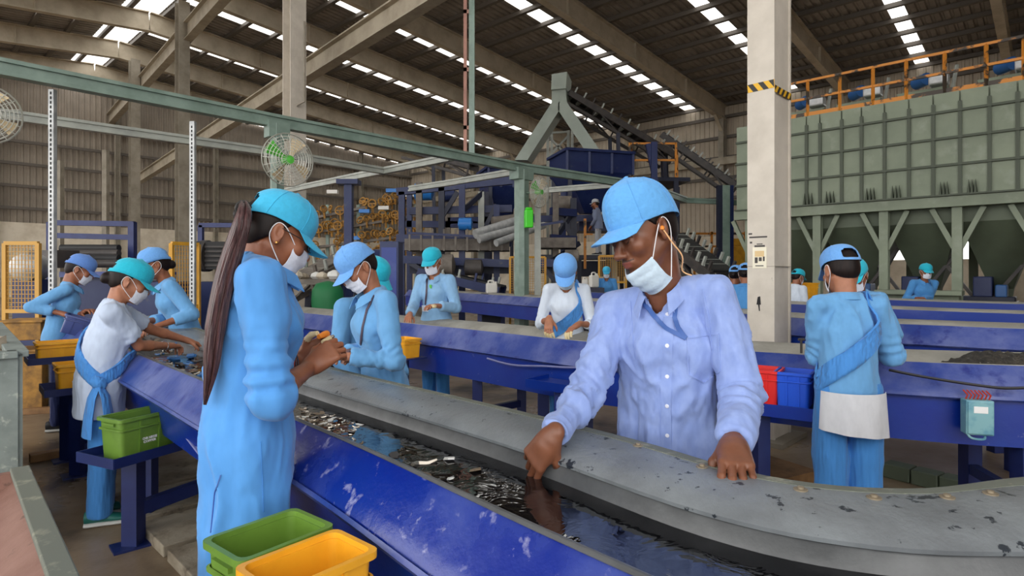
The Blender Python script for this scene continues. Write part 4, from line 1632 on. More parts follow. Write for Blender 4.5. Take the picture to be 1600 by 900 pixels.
slab_part('head_box', 'chute_green', [(861, 140), (884, 138), (886, 112), (862, 116)], 19.6, 1.0, ch)
slab_part('neck', 'chute_green', [(862, 166), (886, 166), (884, 138), (862, 140)], 19.7, 0.9, ch)
slab_part('left_leg', 'chute_green', [(804, 250), (824, 250), (874, 172), (874, 158), (862, 160)], 19.6, 0.7, ch)
slab_part('right_leg', 'chute_green', [(916, 238), (938, 236), (886, 160), (872, 160), (872, 172)], 19.6, 0.7, ch)
tw = thing('lattice_tower', 'pale lattice tower standing inside the green chute', 'tower', (X_(876, 21.5), 21.5, 0))
frame_part(tw, 'leg', 'pale_steel', [(856, 206, 21.2, 856, 460, 21.2), (888, 204, 21.2, 888, 460, 21.2), (862, 206, 22.6, 862, 460, 22.6), (894, 204, 22.6, 894, 460, 22.6)], 0.1, 0.1)
frame_part(tw, 'brace', 'pale_steel', [(856, 208, 21.2, 888, 206, 21.2), (856, 212, 21.2, 888, 246, 21.2), (888, 212, 21.2, 856, 246, 21.2), (856, 246, 21.2, 888, 280, 21.2)], 0.07, 0.07)


def conveyor(label, a, b, w, frame='dark_steel', belt='rubber_black', idlers=10, legs=(), depth=0.35, hood=False):
    a, b = Vector(a), Vector(b)
    t = thing('belt_conveyor', label, 'conveyor', (a.x, a.y, 0))
    r, u, d = frame_from(b - a)
    for s in (-1, 1):
        m = MB()
        m.bar(a + r * s * w / 2, b + r * s * w / 2, 0.08, 0.2)
        m.bar(a + r * s * w / 2 - u * depth, b + r * s * w / 2 - u * depth, 0.08, 0.1)
        L = (b - a).length
        n = int(L / 1.0)
        for k in range(n):
            p, q = a.lerp(b, k / n), a.lerp(b, (k + 1) / n)
            m.bar(p + r * s * w / 2 - u * depth, (p if k % 2 else q) + r * s * w / 2, 0.05, 0.05)
            m.bar(p + r * s * w / 2 - u * depth, p + r * s * w / 2, 0.05, 0.05)
        m.build('side_frame', frame, t)
    m = MB()
    m.bar(a + u * 0.12, b + u * 0.12, w * 0.9, 0.04, up=u)
    m.build('belt', belt, t)
    for k in range(idlers):
        p = a.lerp(b, (k + 0.5) / idlers)
        m = MB()
        m.bar(p - r * w / 2 + u * 0.08, p + r * w / 2 + u * 0.08, 0.1, 0.1)
        m.bar(p - r * w / 2, p - r * w / 2 + u * 0.3, 0.05, 0.05)
        m.bar(p + r * w / 2, p + r * w / 2 + u * 0.3, 0.05, 0.05)
        m.build('idler', 'pale_steel' if k % 3 else frame, t)
    for k in legs:
        p = a.lerp(b, k)
        for s in (-1, 1):
            m = MB()
            q = p + r * s * w / 2
            m.bar(Vector((q.x, q.y, 0)), q - u * depth, 0.12, 0.12)
            m.build('leg', 'navy_dark', t)
    return t


conveyor('long dark belt conveyor rising to the green chute', P(1045, 245, 21.0), P(884, 150, 20.3), 0.8, legs=(0.05, 0.5), idlers=12)
conveyor('dark belt conveyor with open ladder rails descending at right', P(1150, 292, 20.5), P(1036, 214, 21.5), 0.8, legs=(0.12, 0.9), idlers=9)
conveyor('low dark conveyor slanting behind the worker in the pale shirt', P(1128, 432, 12.0), P(1050, 372, 13.5), 0.6, legs=(0.2, 0.8), idlers=9)
conveyor('dark conveyor sloping down left under the overhead joint', P(740, 262, 22.0), P(640, 235, 23.0), 0.8, legs=(0.5,), idlers=6)
conveyor('navy inclined conveyor below the second trough row at centre', P(660, 425, 14.8), P(785, 455, 14.2), 0.5, frame='navy', idlers=5)
conveyor('pale inclined conveyor left of the navy T-topped post', P(470, 442, 11.0), P(546, 402, 12.5), 0.5, frame='machine_grey', belt='machine_grey', legs=(0.3, 0.9), idlers=5)

# platform with orange railing right of the big hopper
pf = thing('access_platform', 'navy access platform with orange railing beside the large hopper', 'platform', (X_(1022, 18.6), 18.6, 0))
z_ = P(1020, 282, 18.6).z
m = MB()
m.box((X_(1022, 19.2), 19.2, z_), (1.7, 1.8, 0.12), 0.1)
m.build('deck', 'navy_dark', pf)
for px, Y in ((984, 18.4), (1056, 18.4), (988, 20.0), (1058, 20.0)):
    m = MB()
    a, b = down(px, 282, Y)
    m.bar(a, Vector((a.x, a.y, z_)), 0.14, 0.14)
    m.build('leg', 'navy_dark', pf)
    m = MB()
    m.bar(Vector((a.x, a.y, z_)), Vector((a.x, a.y, z_ + 1.15)), 0.06, 0.06)
    m.build('rail_post', 'orange_rail', pf)
for zz in (0.6, 1.12):
    for (p0, y0, p1, y1) in ((984, 18.4, 1056, 18.4), (1056, 18.4, 1058, 20.0), (984, 18.4, 988, 20.0)):
        m = MB()
        m.bar(Vector((X_(p0, y0), y0, z_ + zz)), Vector((X_(p1, y1), y1, z_ + zz)), 0.06, 0.06)
        m.build('rail', 'orange_rail', pf)
m = MB()
m.bar(P(1012, 225, 18.2), P(1030, 310, 18.2), 0.14, 0.14)
m.build('stay', 'navy', pf)
m = MB()
m.bar(P(1022, 222, 18.1), P(1022, 300, 18.1), 0.18, 0.12)
m.build('upright', 'navy', pf)

# sorting machine: navy frame, decks, screens
sm = thing('sorting_machine', 'navy multi-deck sorting machine with many posts in the centre background', 'machine', (X_(780, 16.5), 16.5, 0))
posts = [(628, 300, 16), (655, 285, 16), (690, 290, 16), (722, 288, 15.6), (752, 300, 16), (776, 320, 15.8), (868, 300, 15.8), (896, 310, 16.2), (958, 300, 18.8), (985, 310, 18.6), (640, 300, 18.5), (700, 290, 18.5), (760, 300, 18.5), (880, 300, 18.5), (960, 300, 18.5)]
for i, (px, py, Y) in enumerate(posts):
    a, b = down(px, py, Y)
    m = MB()
    m.bar(a, b, 0.16, 0.16)
    m.build('post', ('navy', 'machine_grey', 'navy_dark', 'navy', 'pale_steel')[i % 5], sm)
beams = [(620, 300, 16, 800, 282, 16), (620, 372, 15.8, 800, 380, 15.6), (860, 330, 15.8, 900, 333, 16), (860, 372, 15.6, 900, 375, 15.8), (640, 330, 16.2, 800, 326, 16.2), (620, 405, 15.4, 800, 412, 15.2), (840, 410, 15.4, 900, 413, 15.4), (700, 345, 18.5, 960, 340, 18.5), (630, 350, 18.5, 800, 352, 18.5)]
frame_part(sm, 'beam', 'navy', beams, 0.16, 0.2)
diag = [(722, 330, 15.6, 755, 300, 16), (752, 372, 16, 776, 320, 15.8), (868, 372, 15.8, 896, 330, 16.2), (870, 330, 16, 896, 372, 16), (690, 340, 16, 715, 300, 16), (640, 410, 15.4, 690, 440, 15.2), (860, 410, 15.4, 905, 380, 15.8), (842, 410, 15.4, 868, 440, 15.4)]
frame_part(sm, 'brace', 'navy_dark', diag, 0.1, 0.12)
for (x0, y0, x1, y1, Y, dz, mt) in ((632, 376, 796, 388, 15.3, 0.3, 'machine_grey'), (842, 372, 900, 386, 15.2, 0.26, 'machine_grey'), (640, 405, 795, 430, 15.8, 0.35, 'navy_dark'), (842, 395, 900, 430, 15.8, 0.5, 'navy_dark'), (905, 345, 985, 362, 19.0, 0.3, 'navy'), (905, 400, 985, 440, 19.0, 0.5, 'navy_dark')):
    m = MB()
    a, b = P(x0, (y0 + y1) / 2, Y), P(x1, (y0 + y1) / 2, Y)
    m.bar(a + Vector((0, 0.6, 0)), b + Vector((0, 0.6, 0)), 1.2, dz)
    m.build('deck', mt, sm)
for k in range(9):
    px = 640 + 18 * k
    m = MB()
    a = P(px, 392, 15.0)
    m.bar(a, a + Vector((0, 0, 0.55)), 0.05, 0.05)
    m.build('rail_post', 'machine_grey', sm)
frame_part(sm, 'handrail', 'navy', [(636, 364, 15.0, 800, 372, 15.0), (842, 352, 15.0, 880, 346, 15.0)], 0.06, 0.06)
for i, (a, b, r) in enumerate(((P(742, 366, 14.6), P(806, 346, 15.2), 0.12), (P(748, 374, 14.4), P(812, 356, 15.0), 0.1), (P(770, 349, 15.2), P(812, 344, 15.4), 0.17), (P(775, 380, 14.2), P(850, 352, 15.2), 0.09))):
    m = MB()
    m.tube([a, b], r, 12)
    tag(m.build('steel_pipe', 'galv' if i != 2 else 'machine_grey', smooth=True), ['upper slanting grey pipe left of the lime box post', 'lower slanting grey pipe left of the lime box post', 'thick short grey duct left of the lime box post', 'long thin slanting pipe behind the lime box post'][i], 'pipe')
# drum motors and clutter on the machine
for i, (px, py, Y, r, mt) in enumerate(((690, 415, 14.6, 0.28, 'machine_grey'), (740, 418, 14.6, 0.2, 'dark_steel'), (600, 405, 13.0, 0.22, 'navy'), (662, 300, 17.5, 0.25, 'blue_plastic'), (700, 305, 17.5, 0.2, 'navy'), (880, 318, 17.0, 0.22, 'machine_grey'), (893, 400, 15.0, 0.16, 'machine_grey'), (727, 350, 15.2, 0.16, 'blue_plastic'))):
    c = P(px, py, Y)
    m = MB()
    m.lathe([(r * 0.3, -r * 1.2), (r, -r), (r, r), (r * 0.3, r * 1.2)], 14, c, Matrix.Rotation(PI / 2, 3, 'Y'))
    m.build('drum_motor', mt, sm, smooth=True)
# grey stone-coloured box column beside the navy post
nb_ = thing('navy_cabinet', 'tall navy cabinet behind the lanyard worker', 'cabinet', (X_(612, 9.6), 9.6, 0))
a = P(612, 378, 9.6)
m = MB()
m.box((a.x, a.y, a.z / 2), (0.3, 0.4, a.z))
m.build('body', 'navy', nb_, bevel=0.01)
m = MB()
m.box((a.x, a.y - 0.205, a.z * 0.6), (0.24, 0.012, a.z * 0.7))
m.build('door', 'trough_far', nb_)

# valve rack: rows of ochre hand wheels
vr = thing('valve_rack', 'long rack crowded with small ochre valves and hand wheels behind the caps', 'rack', (X_(575, 20.0), 20.0, 0))
for (x0, y0, x1, y1) in ((478, 338, 660, 300), (480, 360, 660, 330), (485, 382, 660, 360), (490, 402, 660, 388)):
    m = MB()
    m.bar(P(x0, y0 + 6, 20), P(x1, y1 + 6, 20), 0.3, 0.08)
    m.build('shelf', 'machine_grey', vr)
for px in (478, 512, 560, 605, 650):
    a, b = down(px, 320, 20.2)
    m = MB()
    m.bar(a, b, 0.1, 0.1)
    m.build('post', 'green_steel', vr)
m = MB()
rnd = random.Random(5)
for (x0, y0, x1, y1) in ((478, 338, 660, 300), (480, 360, 660, 330), (485, 382, 660, 360), (490, 402, 660, 388)):
    for k in range(36):
        q = (k + 0.5) / 36
        if rnd.random() < (0.65 - q * 0.75):
            continue
        c = P(x0 + (x1 - x0) * q, y0 + (y1 - y0) * q + rnd.uniform(-6, 3), 19.8 + rnd.uniform(-0.2, 0.2))
        R = 0.09 + 0.06 * rnd.random()
        ax = Vector((rnd.uniform(-1, 1), -1, rnd.uniform(-0.6, 0.6)))
        r, u, d = frame_from(ax)
        m.tube([c + r * R * math.cos(2 * PI * j / 10) + u * R * math.sin(2 * PI * j / 10) for j in range(11)], 0.028, 5, caps=False)
        m.bar(c - r * R, c + r * R, 0.03, 0.03)
        m.bar(c, c + Vector((0, 0.1, -0.3)), 0.06, 0.06)
tag(m.build('valves', 'ochre', vr), 'small ochre hand wheels', kind='stuff')
for i, (px, py) in enumerate(((570, 330), (600, 325), (555, 372), (520, 300), (612, 298), (640, 305))):
    c = P(px, py, 19.7)
    m = MB()
    m.box(c, (0.35, 0.2, 0.12))
    m.build('gauge_box', 'white_plastic' if i % 2 else 'blue_plastic', vr)

# rubble and bench behind the worker with a ponytail
bn = thing('work_bench', 'grey bench heaped with pale stones right of the ponytailed worker', 'bench', (X_(475, 9.5), 9.5, 0))
a = P(480, 440, 9.5)
m = MB()
m.box((a.x, a.y, a.z), (1.1, 0.7, 0.08))
m.build('top', 'machine_grey', bn)
for sx, sy in ((-0.48, -0.28), (0.48, -0.28), (0.48, 0.28), (-0.48, 0.28)):
    m = MB()
    m.bar((a.x + sx, a.y + sy, 0), (a.x + sx, a.y + sy, a.z), 0.08, 0.08)
    m.build('leg', 'navy', bn)
rnd = random.Random(3)
for k in range(9):
    m = MB()
    c = Vector((a.x - 0.45 + 0.11 * k, a.y + rnd.uniform(-0.2, 0.15), a.z + 0.04))
    r = rnd.uniform(0.07, 0.13)
    m.lathe([(r * 0.6, 0), (r, r * 0.4), (r * 0.8, r * 0.9), (r * 0.2, r * 1.2)], 7, c)
    tag(m.build('stone', ('masonry', 'slab', 'scrap_white')[k % 3]), ['pale stone at the left end of the grey bench, beside the mask', 'second stone from the left on the grey bench', 'third stone from the left on the grey bench', 'fourth stone from the left on the grey bench', 'middle stone of the row on the grey bench', 'fourth stone from the right on the grey bench', 'third stone from the right on the grey bench', 'second stone from the right on the grey bench', 'stone at the right end of the grey bench'][k], 'stone', 'stones heaped on the grey bench')
# green tarpaulin drum
t = thing('covered_drum', 'dark green tarpaulin-covered drum behind the second trough', 'drum', (X_(512, 9.0), 9.0, 0))
c = P(512, 480, 9.0)
m = MB()
m.lathe([(0.22, 0), (0.22, c.z)], 14, (c.x, c.y, 0))
m.build('barrel', 'navy_dark', t, smooth=True)
m = MB()
m.lathe([(0.235, c.z - 0.05), (0.24, c.z + 0.12), (0.23, c.z + 0.26), (0.17, c.z + 0.36), (0.02, c.z + 0.40)], 14, (c.x, c.y, 0))
m.build('tarpaulin', 'tarp_green', t, smooth=True, angle=60)


# ---- mesh guards
def mesh_guard(label, px0, px1, y0, y1, Y, matn='yellow_paint', skew=0.0, foot=True, nx=10, ny=16, dY=0.0):
    a, b = P(px0, y1, Y), P(px1, y1, Y + dY)
    zt = P(px0, y0, Y).z
    zb = a.z
    b.z = zb
    t = thing('mesh_guard', label, 'guard', ((a.x + b.x) / 2, (a.y + b.y) / 2, 0), group='yellow mesh guards')
    up = Vector((0, 0, zt - zb))
    for (p, q) in ((a, b), (a + up, b + up), (a, a + up), (b, b + up)):
        m = MB()
        m.bar(p, q, 0.045, 0.045, up=(0, 1, 0.01))
        m.build('frame_bar', matn, t)
    m = MB()
    for k in range(1, nx):
        p = a.lerp(b, k / nx)
        m.bar(p, p + up, 0.007, 0.007)
    for k in range(1, ny):
        m.bar(a + up * (k / ny), b + up * (k / ny), 0.007, 0.007)
    m.build('wire_mesh', 'yellow_mesh', t)
    if foot:
        for p in (a, b):
            m = MB()
            m.bar(Vector((p.x, p.y, 0)), p, 0.045, 0.045)
            m.build('foot', matn, t)
    return t


mesh_guard('yellow mesh guard at the left edge in front of a motor', 8, 60, 380, 486, 7.0, 'yellow_mesh')
mesh_guard('tall yellow mesh guard right behind the bending worker', 268, 310, 380, 480, 7.4, dY=0.3)
mesh_guard('yellow mesh guard beside the post with the lime box', 797, 852, 402, 462, 12.2, nx=14)
mesh_guard('yellow mesh guard behind the small far worker', 936, 978, 400, 441, 14.6, nx=12)
# motor behind the left guard
c = P(48, 418, 7.5)
t = thing('drive_motor', 'pale drive motor behind the yellow guard at the left edge', 'motor', (c.x, c.y, 0))
m = MB()
m.lathe([(0.05, -0.2), (0.17, -0.18), (0.17, 0.16), (0.1, 0.2)], 16, c, Matrix.Rotation(PI / 2, 3, 'X') @ Matrix.Rotation(0.3, 3, 'Y'))
m.build('casing', 'galv', t, smooth=True)
m = MB()
m.bar(Vector((c.x, c.y + 0.05, 0)), c + Vector((0, 0.05, -0.15)), 0.3, 0.3)
m.build('pedestal', 'navy', t)
# left navy machine with tube frame
lm = thing('crusher', 'navy crusher box with black rolls under a tube frame at far left', 'machine', (X_(150, 8.6), 8.6, 0))
a, b = P(108, 432, 8.6), P(208, 432, 8.6)
m = MB()
m.bar(Vector((a.x, a.y + 0.5, a.z / 2)), Vector((b.x, b.y + 0.5, a.z / 2)), 1.0, a.z)
m.build('body', 'navy', lm)
m = MB()
m.bar(a + Vector((-0.05, 0.45, 0.03)), b + Vector((0.05, 0.45, 0.03)), 1.15, 0.08)
m.build('ledge', 'trough_scuff', lm)
for k in range(4):
    m = MB()
    m.tube([P(96, 388 + 8 * k, 9.0 - 0.15 * k), P(186, 388 + 8 * k, 9.0 - 0.15 * k)], 0.06, 10)
    m.build('roll', 'rubber_black' if k % 2 == 0 else 'dark_steel', lm, smooth=True)
for px in (80, 207):
    a, b = down(px, 347, 9.2)
    m = MB()
    m.bar(a, b, 0.09, 0.09)
    m.build('frame_post', 'stand_blue', lm)
frame_part(lm, 'frame_bar', 'stand_blue', [(78, 348, 9.2, 210, 350, 9.2), (84, 368, 9.2, 207, 371, 9.2)], 0.08, 0.08)
m = MB()
m.bar(P(60, 405, 8.2), P(110, 405, 8.6), 0.4, 0.25)
m.build('gear_cover', 'dark_steel', lm)
# second machine behind the ponytail
l2 = thing('crusher', 'dark crusher with black box half hidden by the long ponytail', 'machine', (X_(345, 9.2), 9.2, 0))
a = P(344, 395, 9.2)
m = MB()
m.box((a.x, a.y, a.z - 0.05), (0.55, 0.6, 0.42), 0.2)
m.build('box', 'rubber_black', l2)
for k in range(5):
    m = MB()
    m.box((a.x, a.y - 0.32, a.z - 0.2 + 0.07 * k), (0.5, 0.03, 0.03), 0.1)
    m.build('louver', 'dark_steel', l2)
m = MB()
a2 = P(340, 440, 9.2)
m.box((a2.x, a2.y, a2.z / 2), (0.9, 0.7, a2.z), 0.1)
m.build('base', 'navy', l2)
m = MB()
c = P(322, 400, 9.0)
m.lathe([(0.02, -0.05), (0.24, -0.05), (0.24, 0.05), (0.02, 0.05)], 18, c, Matrix.Rotation(PI / 2, 3, 'Y'))
m.build('flywheel', 'dark_steel', l2, smooth=True)
frame_part(l2, 'frame_bar', 'stand_blue', [(312, 352, 9.4, 372, 352, 9.4), (314, 352, 9.4, 314, 395, 9.4)], 0.07, 0.07)
m = MB()
a = P(240, 440, 7.9)
m.box((a.x, a.y, a.z * 0.5), (0.7, 0.6, a.z))
tag(m.build('navy_chest', 'navy', bevel=0.02), 'navy chest standing between the white-tunic and bending workers', 'chest')
rnd = random.Random(8)
for i, (px, py, lb) in enumerate(((222, 425, 'heap of metal parts on the navy chest, left one'), (238, 420, 'heap of metal parts on the navy chest, middle one'), (254, 428, 'heap of metal parts on the navy chest, right one'))):
    c = P(px, 440, 7.9)
    m = MB()
    for k in range(7):
        o_ = Vector((rnd.uniform(-0.09, 0.09), rnd.uniform(-0.15, 0.1), 0.03 + rnd.uniform(0, 0.16)))
        m.box(c + o_, (rnd.uniform(0.05, 0.14),) * 2 + (rnd.uniform(0.04, 0.1),), rnd.random() * 3)
    tag(m.build('parts_heap', ('machine_grey', 'scrap_brown', 'galv')[i]), lb, 'scrap heap')


# white cans
def jerrycan(label, px, py, Y, w, h, rz):
    c = P(px, py, Y)
    t = thing('jerrycan', label, 'canister', (c.x, c.y, c.z), rz, group='white canisters')
    m = MB()
    m.box((0, 0, h * 0.42), (w, w * 0.55, h * 0.84))
    m.build('body', 'white_plastic', t, bevel=0.03, local=True)
    m = MB()
    m.tube(catmull([(-w * 0.3, 0, h * 0.82), (-w * 0.25, 0, h), (w * 0.15, 0, h), (w * 0.2, 0, h * 0.82)], 4), w * 0.07, 8)
    m.build('handle', 'white_plastic', t, smooth=True, local=True)
    m = MB()
    m.lathe([(w * 0.1, h * 0.8), (w * 0.1, h * 0.95), (0.001, h * 0.96)], 10, (w * 0.38, 0, 0))
    m.build('lid', 'white_plastic', t, smooth=True, local=True)
    m = MB()
    m.box((c.x, c.y, c.z / 2 - 0.002), (w * 1.8, 0.5, c.z - 0.004))
    tag(m.build('canister_stand', 'navy_dark'), 'dark stand under the ' + label, 'stand')
    return t


jerrycan('white canister left of the post with the lime box', 768, 458, 12.6, 0.24, 0.26, 0.2)
jerrycan('white canister right of the bowed worker', 928, 449, 13.4, 0.22, 0.33, 0.5)
jerrycan('small white canister right behind the bowed worker', 914, 449, 13.5, 0.14, 0.22, 0.1)
# yellow goods and fence before the far wall at right
yf = thing('fence_frame', 'low orange fence frame before the far wall right of the pale-shirted worker', 'fence', (X_(1110, 24.0), 24.0, 0))
frame_part(yf, 'bar', 'orange_rail', [(1056, 365, 24, 1165, 365, 24), (1056, 385, 24, 1165, 385, 24), (1056, 405, 24, 1165, 405, 24)], 0.08, 0.08)
for px in (1058, 1085, 1112, 1140, 1164):
    a, b = down(px, 362, 24)
    m = MB()
    m.bar(a, b, 0.08, 0.08)
    m.build('post', 'orange_rail', yf)
for i, (px, py, lb) in enumerate(((1155, 372, 'yellow hoist block left of the cream column'), (1150, 385, 'lower yellow hoist block left of the cream column'))):
    c = P(px, py, 19.0)
    c.x = P(1150, 385, 19.0).x
    m = MB()
    m.box((c.x, c.y, c.z / 2 if i else P(1150, 385, 19.0).z + 0.12), (0.6, 0.5, c.z if i else 0.24), 0.2)
    tag(m.build('hoist_block', 'yellow_paint', bevel=0.03), lb, 'block')
t = thing('steel_post', 'green post flanked by two dark posts left of the cream column', 'post', (X_(1133, 16.5), 16.5, 0))
for px, mt, w in ((1125, 'navy_dark', 0.16), (1133, 'green_steel', 0.2), (1141, 'navy', 0.14)):
    a, b = down(px, 290, 16.5)
    m = MB()
    m.bar(a, b, w, w)
    m.build('shaft', mt, t)
# platform carrying the worker in grey
pl = thing('walkway', 'dark walkway of the sorting machine under the worker in grey', 'platform', (X_(935, 17.6), 17.6, 0))
m = MB()
m.box((X_(940, 17.7), 17.7, 1.94), (2.2, 1.2, 0.12))
m.build('deck', 'navy_dark', pl)
for px, Y in ((905, 17.2), (990, 17.2), (905, 18.2), (990, 18.2)):
    m = MB()
    m.bar(Vector((X_(px, Y), Y, 0)), Vector((X_(px, Y), Y, 1.9)), 0.12, 0.12)
    m.build('leg', 'navy_dark', pl)
m = MB()
m.bar(Vector((X_(914, 17.1), 17.1, 1.6)), Vector((X_(914, 17.1), 17.1, 3.05)), 0.07, 0.07)
m.build('rail_post', 'orange_rail', pl)
m = MB()
m.bar(Vector((X_(914, 17.1), 17.1, 2.6)), Vector((X_(926, 17.1), 17.1, 2.6)), 0.05, 0.05)
m.build('rail', 'orange_rail', pl)
# ================================================================ people: implicit-surface modelling
def v3(p):
    return np.array(tuple(p), dtype=np.float64)


class Field:
    def __init__(self, lo, hi, res):
        self.res = res
        self.lo = v3(lo)
        n = np.ceil((v3(hi) - self.lo) / res).astype(int) + 1
        self.n = n
        self.D = np.full(tuple(n), 1.0, dtype=np.float32)
        self.ax = [self.lo[i] + res * np.arange(n[i]) for i in range(3)]

    def _win(self, lo, hi):
        a = np.clip(np.floor((lo - self.lo) / self.res).astype(int), 0, self.n)
        b = np.clip(np.ceil((hi - self.lo) / self.res).astype(int) + 1, 0, self.n)
        if np.any(b <= a):
            return None, None
        sl = tuple(slice(a[i], b[i]) for i in range(3))
        x = self.ax[0][sl[0]][:, None, None]
        y = self.ax[1][sl[1]][None, :, None]
        z = self.ax[2][sl[2]][None, None, :]
        return sl, (x, y, z)

    def _op(self, sl, d, k, op):
        a = self.D[sl]
        k = max(k, 1e-5)
        if op == 'add':
            h = np.clip(0.5 + 0.5 * (d - a) / k, 0, 1)
            self.D[sl] = d * (1 - h) + a * h - k * h * (1 - h)
        else:
            h = np.clip(0.5 - 0.5 * (d + a) / k, 0, 1)
            self.D[sl] = a * (1 - h) + (-d) * h + k * h * (1 - h)

    def cap(self, a, b, ra, rb=None, k=0.01, flat=None, op='add', clipb=False, clipa=False):
        a, b = v3(a), v3(b)
        rb = ra if rb is None else rb
        mr = max(ra, rb) * (1.0 if flat is None else max(1.0, flat[1])) + k + 3 * self.res
        sl, g = self._win(np.minimum(a, b) - mr, np.maximum(a, b) + mr)
        if sl is None:
            return
        x, y, z = g[0] - a[0], g[1] - a[1], g[2] - a[2]
        ab = b - a
        L2 = float(ab @ ab) + 1e-12
        t = np.clip((x * ab[0] + y * ab[1] + z * ab[2]) / L2, 0, 1)
        dx, dy, dz = x - t * ab[0], y - t * ab[1], z - t * ab[2]
        if flat is not None:
            ax, s = v3(flat[0]), flat[1]
            ax = ax / np.linalg.norm(ax)
            q = (dx * ax[0] + dy * ax[1] + dz * ax[2]) * (1.0 / s - 1.0)
            dx, dy, dz = dx + q * ax[0], dy + q * ax[1], dz + q * ax[2]
        r = ra + (rb - ra) * t
        d = np.sqrt(dx * dx + dy * dy + dz * dz) - r
        if flat is not None and flat[1] < 1:
            d = d * (0.5 + 0.5 * flat[1])
        L = math.sqrt(L2)
        if clipb:
            d = np.maximum(d, (x * ab[0] + y * ab[1] + z * ab[2]) / L - L)
        if clipa:
            d = np.maximum(d, -(x * ab[0] + y * ab[1] + z * ab[2]) / L)
        self._op(sl, d, k, op)

    def ell(self, c, r, R=None, k=0.01, op='add'):
        c, r = v3(c), v3(r)
        mr = float(r.max()) + k + 3 * self.res
        sl, g = self._win(c - mr, c + mr)
        if sl is None:
            return
        x, y, z = g[0] - c[0], g[1] - c[1], g[2] - c[2]
        if R is not None:
            R = np.array(R)
            x, y, z = (x * R[0, 0] + y * R[1, 0] + z * R[2, 0], x * R[0, 1] + y * R[1, 1] + z * R[2, 1], x * R[0, 2] + y * R[1, 2] + z * R[2, 2])
        k0 = np.sqrt((x / r[0]) ** 2 + (y / r[1]) ** 2 + (z / r[2]) ** 2)
        k1 = np.sqrt((x / r[0] ** 2) ** 2 + (y / r[1] ** 2) ** 2 + (z / r[2] ** 2) ** 2) + 1e-9
        self._op(sl, k0 * (k0 - 1) / k1, k, op)

    def plane(self, p, n, lo=None, hi=None):
        """keep the side the normal points away from"""
        lo = self.lo if lo is None else v3(lo)
        hi = self.lo + self.res * self.n if hi is None else v3(hi)
        sl, g = self._win(lo, hi)
        if sl is None:
            return
        n = v3(n)
        n = n / np.linalg.norm(n)
        d = (g[0] - p[0]) * n[0] + (g[1] - p[1]) * n[1] + (g[2] - p[2]) * n[2]
        self.D[sl] = np.maximum(self.D[sl], d)

    def mesh(self):
        D = self.D
        D[0], D[-1] = 1, 1
        D[:, 0], D[:, -1] = 1, 1
        D[:, :, 0], D[:, :, -1] = 1, 1
        ins = D < 0
        n = np.array(D.shape) - 1
        c = {}
        cnt = np.zeros(tuple(n), dtype=np.int8)
        for i in (0, 1):
            for j in (0, 1):
                for l in (0, 1):
                    c[(i, j, l)] = (slice(i, i + n[0]), slice(j, j + n[1]), slice(l, l + n[2]))
                    cnt += ins[c[(i, j, l)]]
        act = (cnt > 0) & (cnt < 8)
        idx = np.argwhere(act)
        N = len(idx)
        if N == 0:
            return np.zeros((0, 3)), np.zeros((0, 4), int)
        vals = {}
        for q in c:
            vals[q] = D[idx[:, 0] + q[0], idx[:, 1] + q[1], idx[:, 2] + q[2]]
        acc = np.zeros((N, 3))
        num = np.zeros(N)
        for q in c:
            for ax in range(3):
                if q[ax] == 1:
                    continue
                q2 = list(q)
                q2[ax] = 1
                q2 = tuple(q2)
                a, b = vals[q], vals[q2]
                s = (a < 0) != (b < 0)
                t = np.where(s, a / np.where(np.abs(a - b) < 1e-12, 1, a - b), 0)
                p = np.tile(np.array(q, float), (N, 1))
                p[:, ax] += t
                acc += p * s[:, None]
                num += s
        pos = (idx + acc / num[:, None]) * self.res + self.lo
        vid = np.full(tuple(n), -1, dtype=np.int64)
        vid[idx[:, 0], idx[:, 1], idx[:, 2]] = np.arange(N)
        quads = []
        for ax in range(3):
            o1, o2 = (ax + 1) % 3, (ax + 2) % 3
            sA = [slice(1, -1)] * 3
            sB = [slice(1, -1)] * 3
            sA[ax] = slice(0, -1)
            sB[ax] = slice(1, None)
            a, b = ins[tuple(sA)], ins[tuple(sB)]
            e = np.argwhere(a != b)
            if len(e) == 0:
                continue
            base = e.copy()
            base[:, o1] += 1
            base[:, o2] += 1
            def cell(d1, d2):
                q = base.copy()
                q[:, o1] -= d1
                q[:, o2] -= d2
                return vid[q[:, 0], q[:, 1], q[:, 2]]
            q4 = np.stack([cell(1, 1), cell(0, 1), cell(0, 0), cell(1, 0)], 1)
            flip = ~a[e[:, 0], e[:, 1], e[:, 2]]
            q4[flip] = q4[flip][:, ::-1]
            quads.append(q4)
        return pos, np.concatenate(quads)


_rng = np.random.RandomState(11)
_LAT = _rng.rand(32, 32, 32)


def noise3(p, f):
    q = p * np.array(f)
    i = np.floor(q).astype(int)
    t = q - i
    t = t * t * (3 - 2 * t)
    out = 0
    for a in (0, 1):
        for b in (0, 1):
            for c in (0, 1):
                w = (t[:, 0] if a else 1 - t[:, 0]) * (t[:, 1] if b else 1 - t[:, 1]) * (t[:, 2] if c else 1 - t[:, 2])
                out = out + w * _LAT[(i[:, 0] + a) % 32, (i[:, 1] + b) % 32, (i[:, 2] + c) % 32]
    return out


def vnormals(V, Q):
    n = np.cross(V[Q[:, 2]] - V[Q[:, 0]], V[Q[:, 3]] - V[Q[:, 1]])
    out = np.zeros_like(V)
    for k in range(4):
        np.add.at(out, Q[:, k], n)
    return out / (np.linalg.norm(out, axis=1, keepdims=True) + 1e-12)


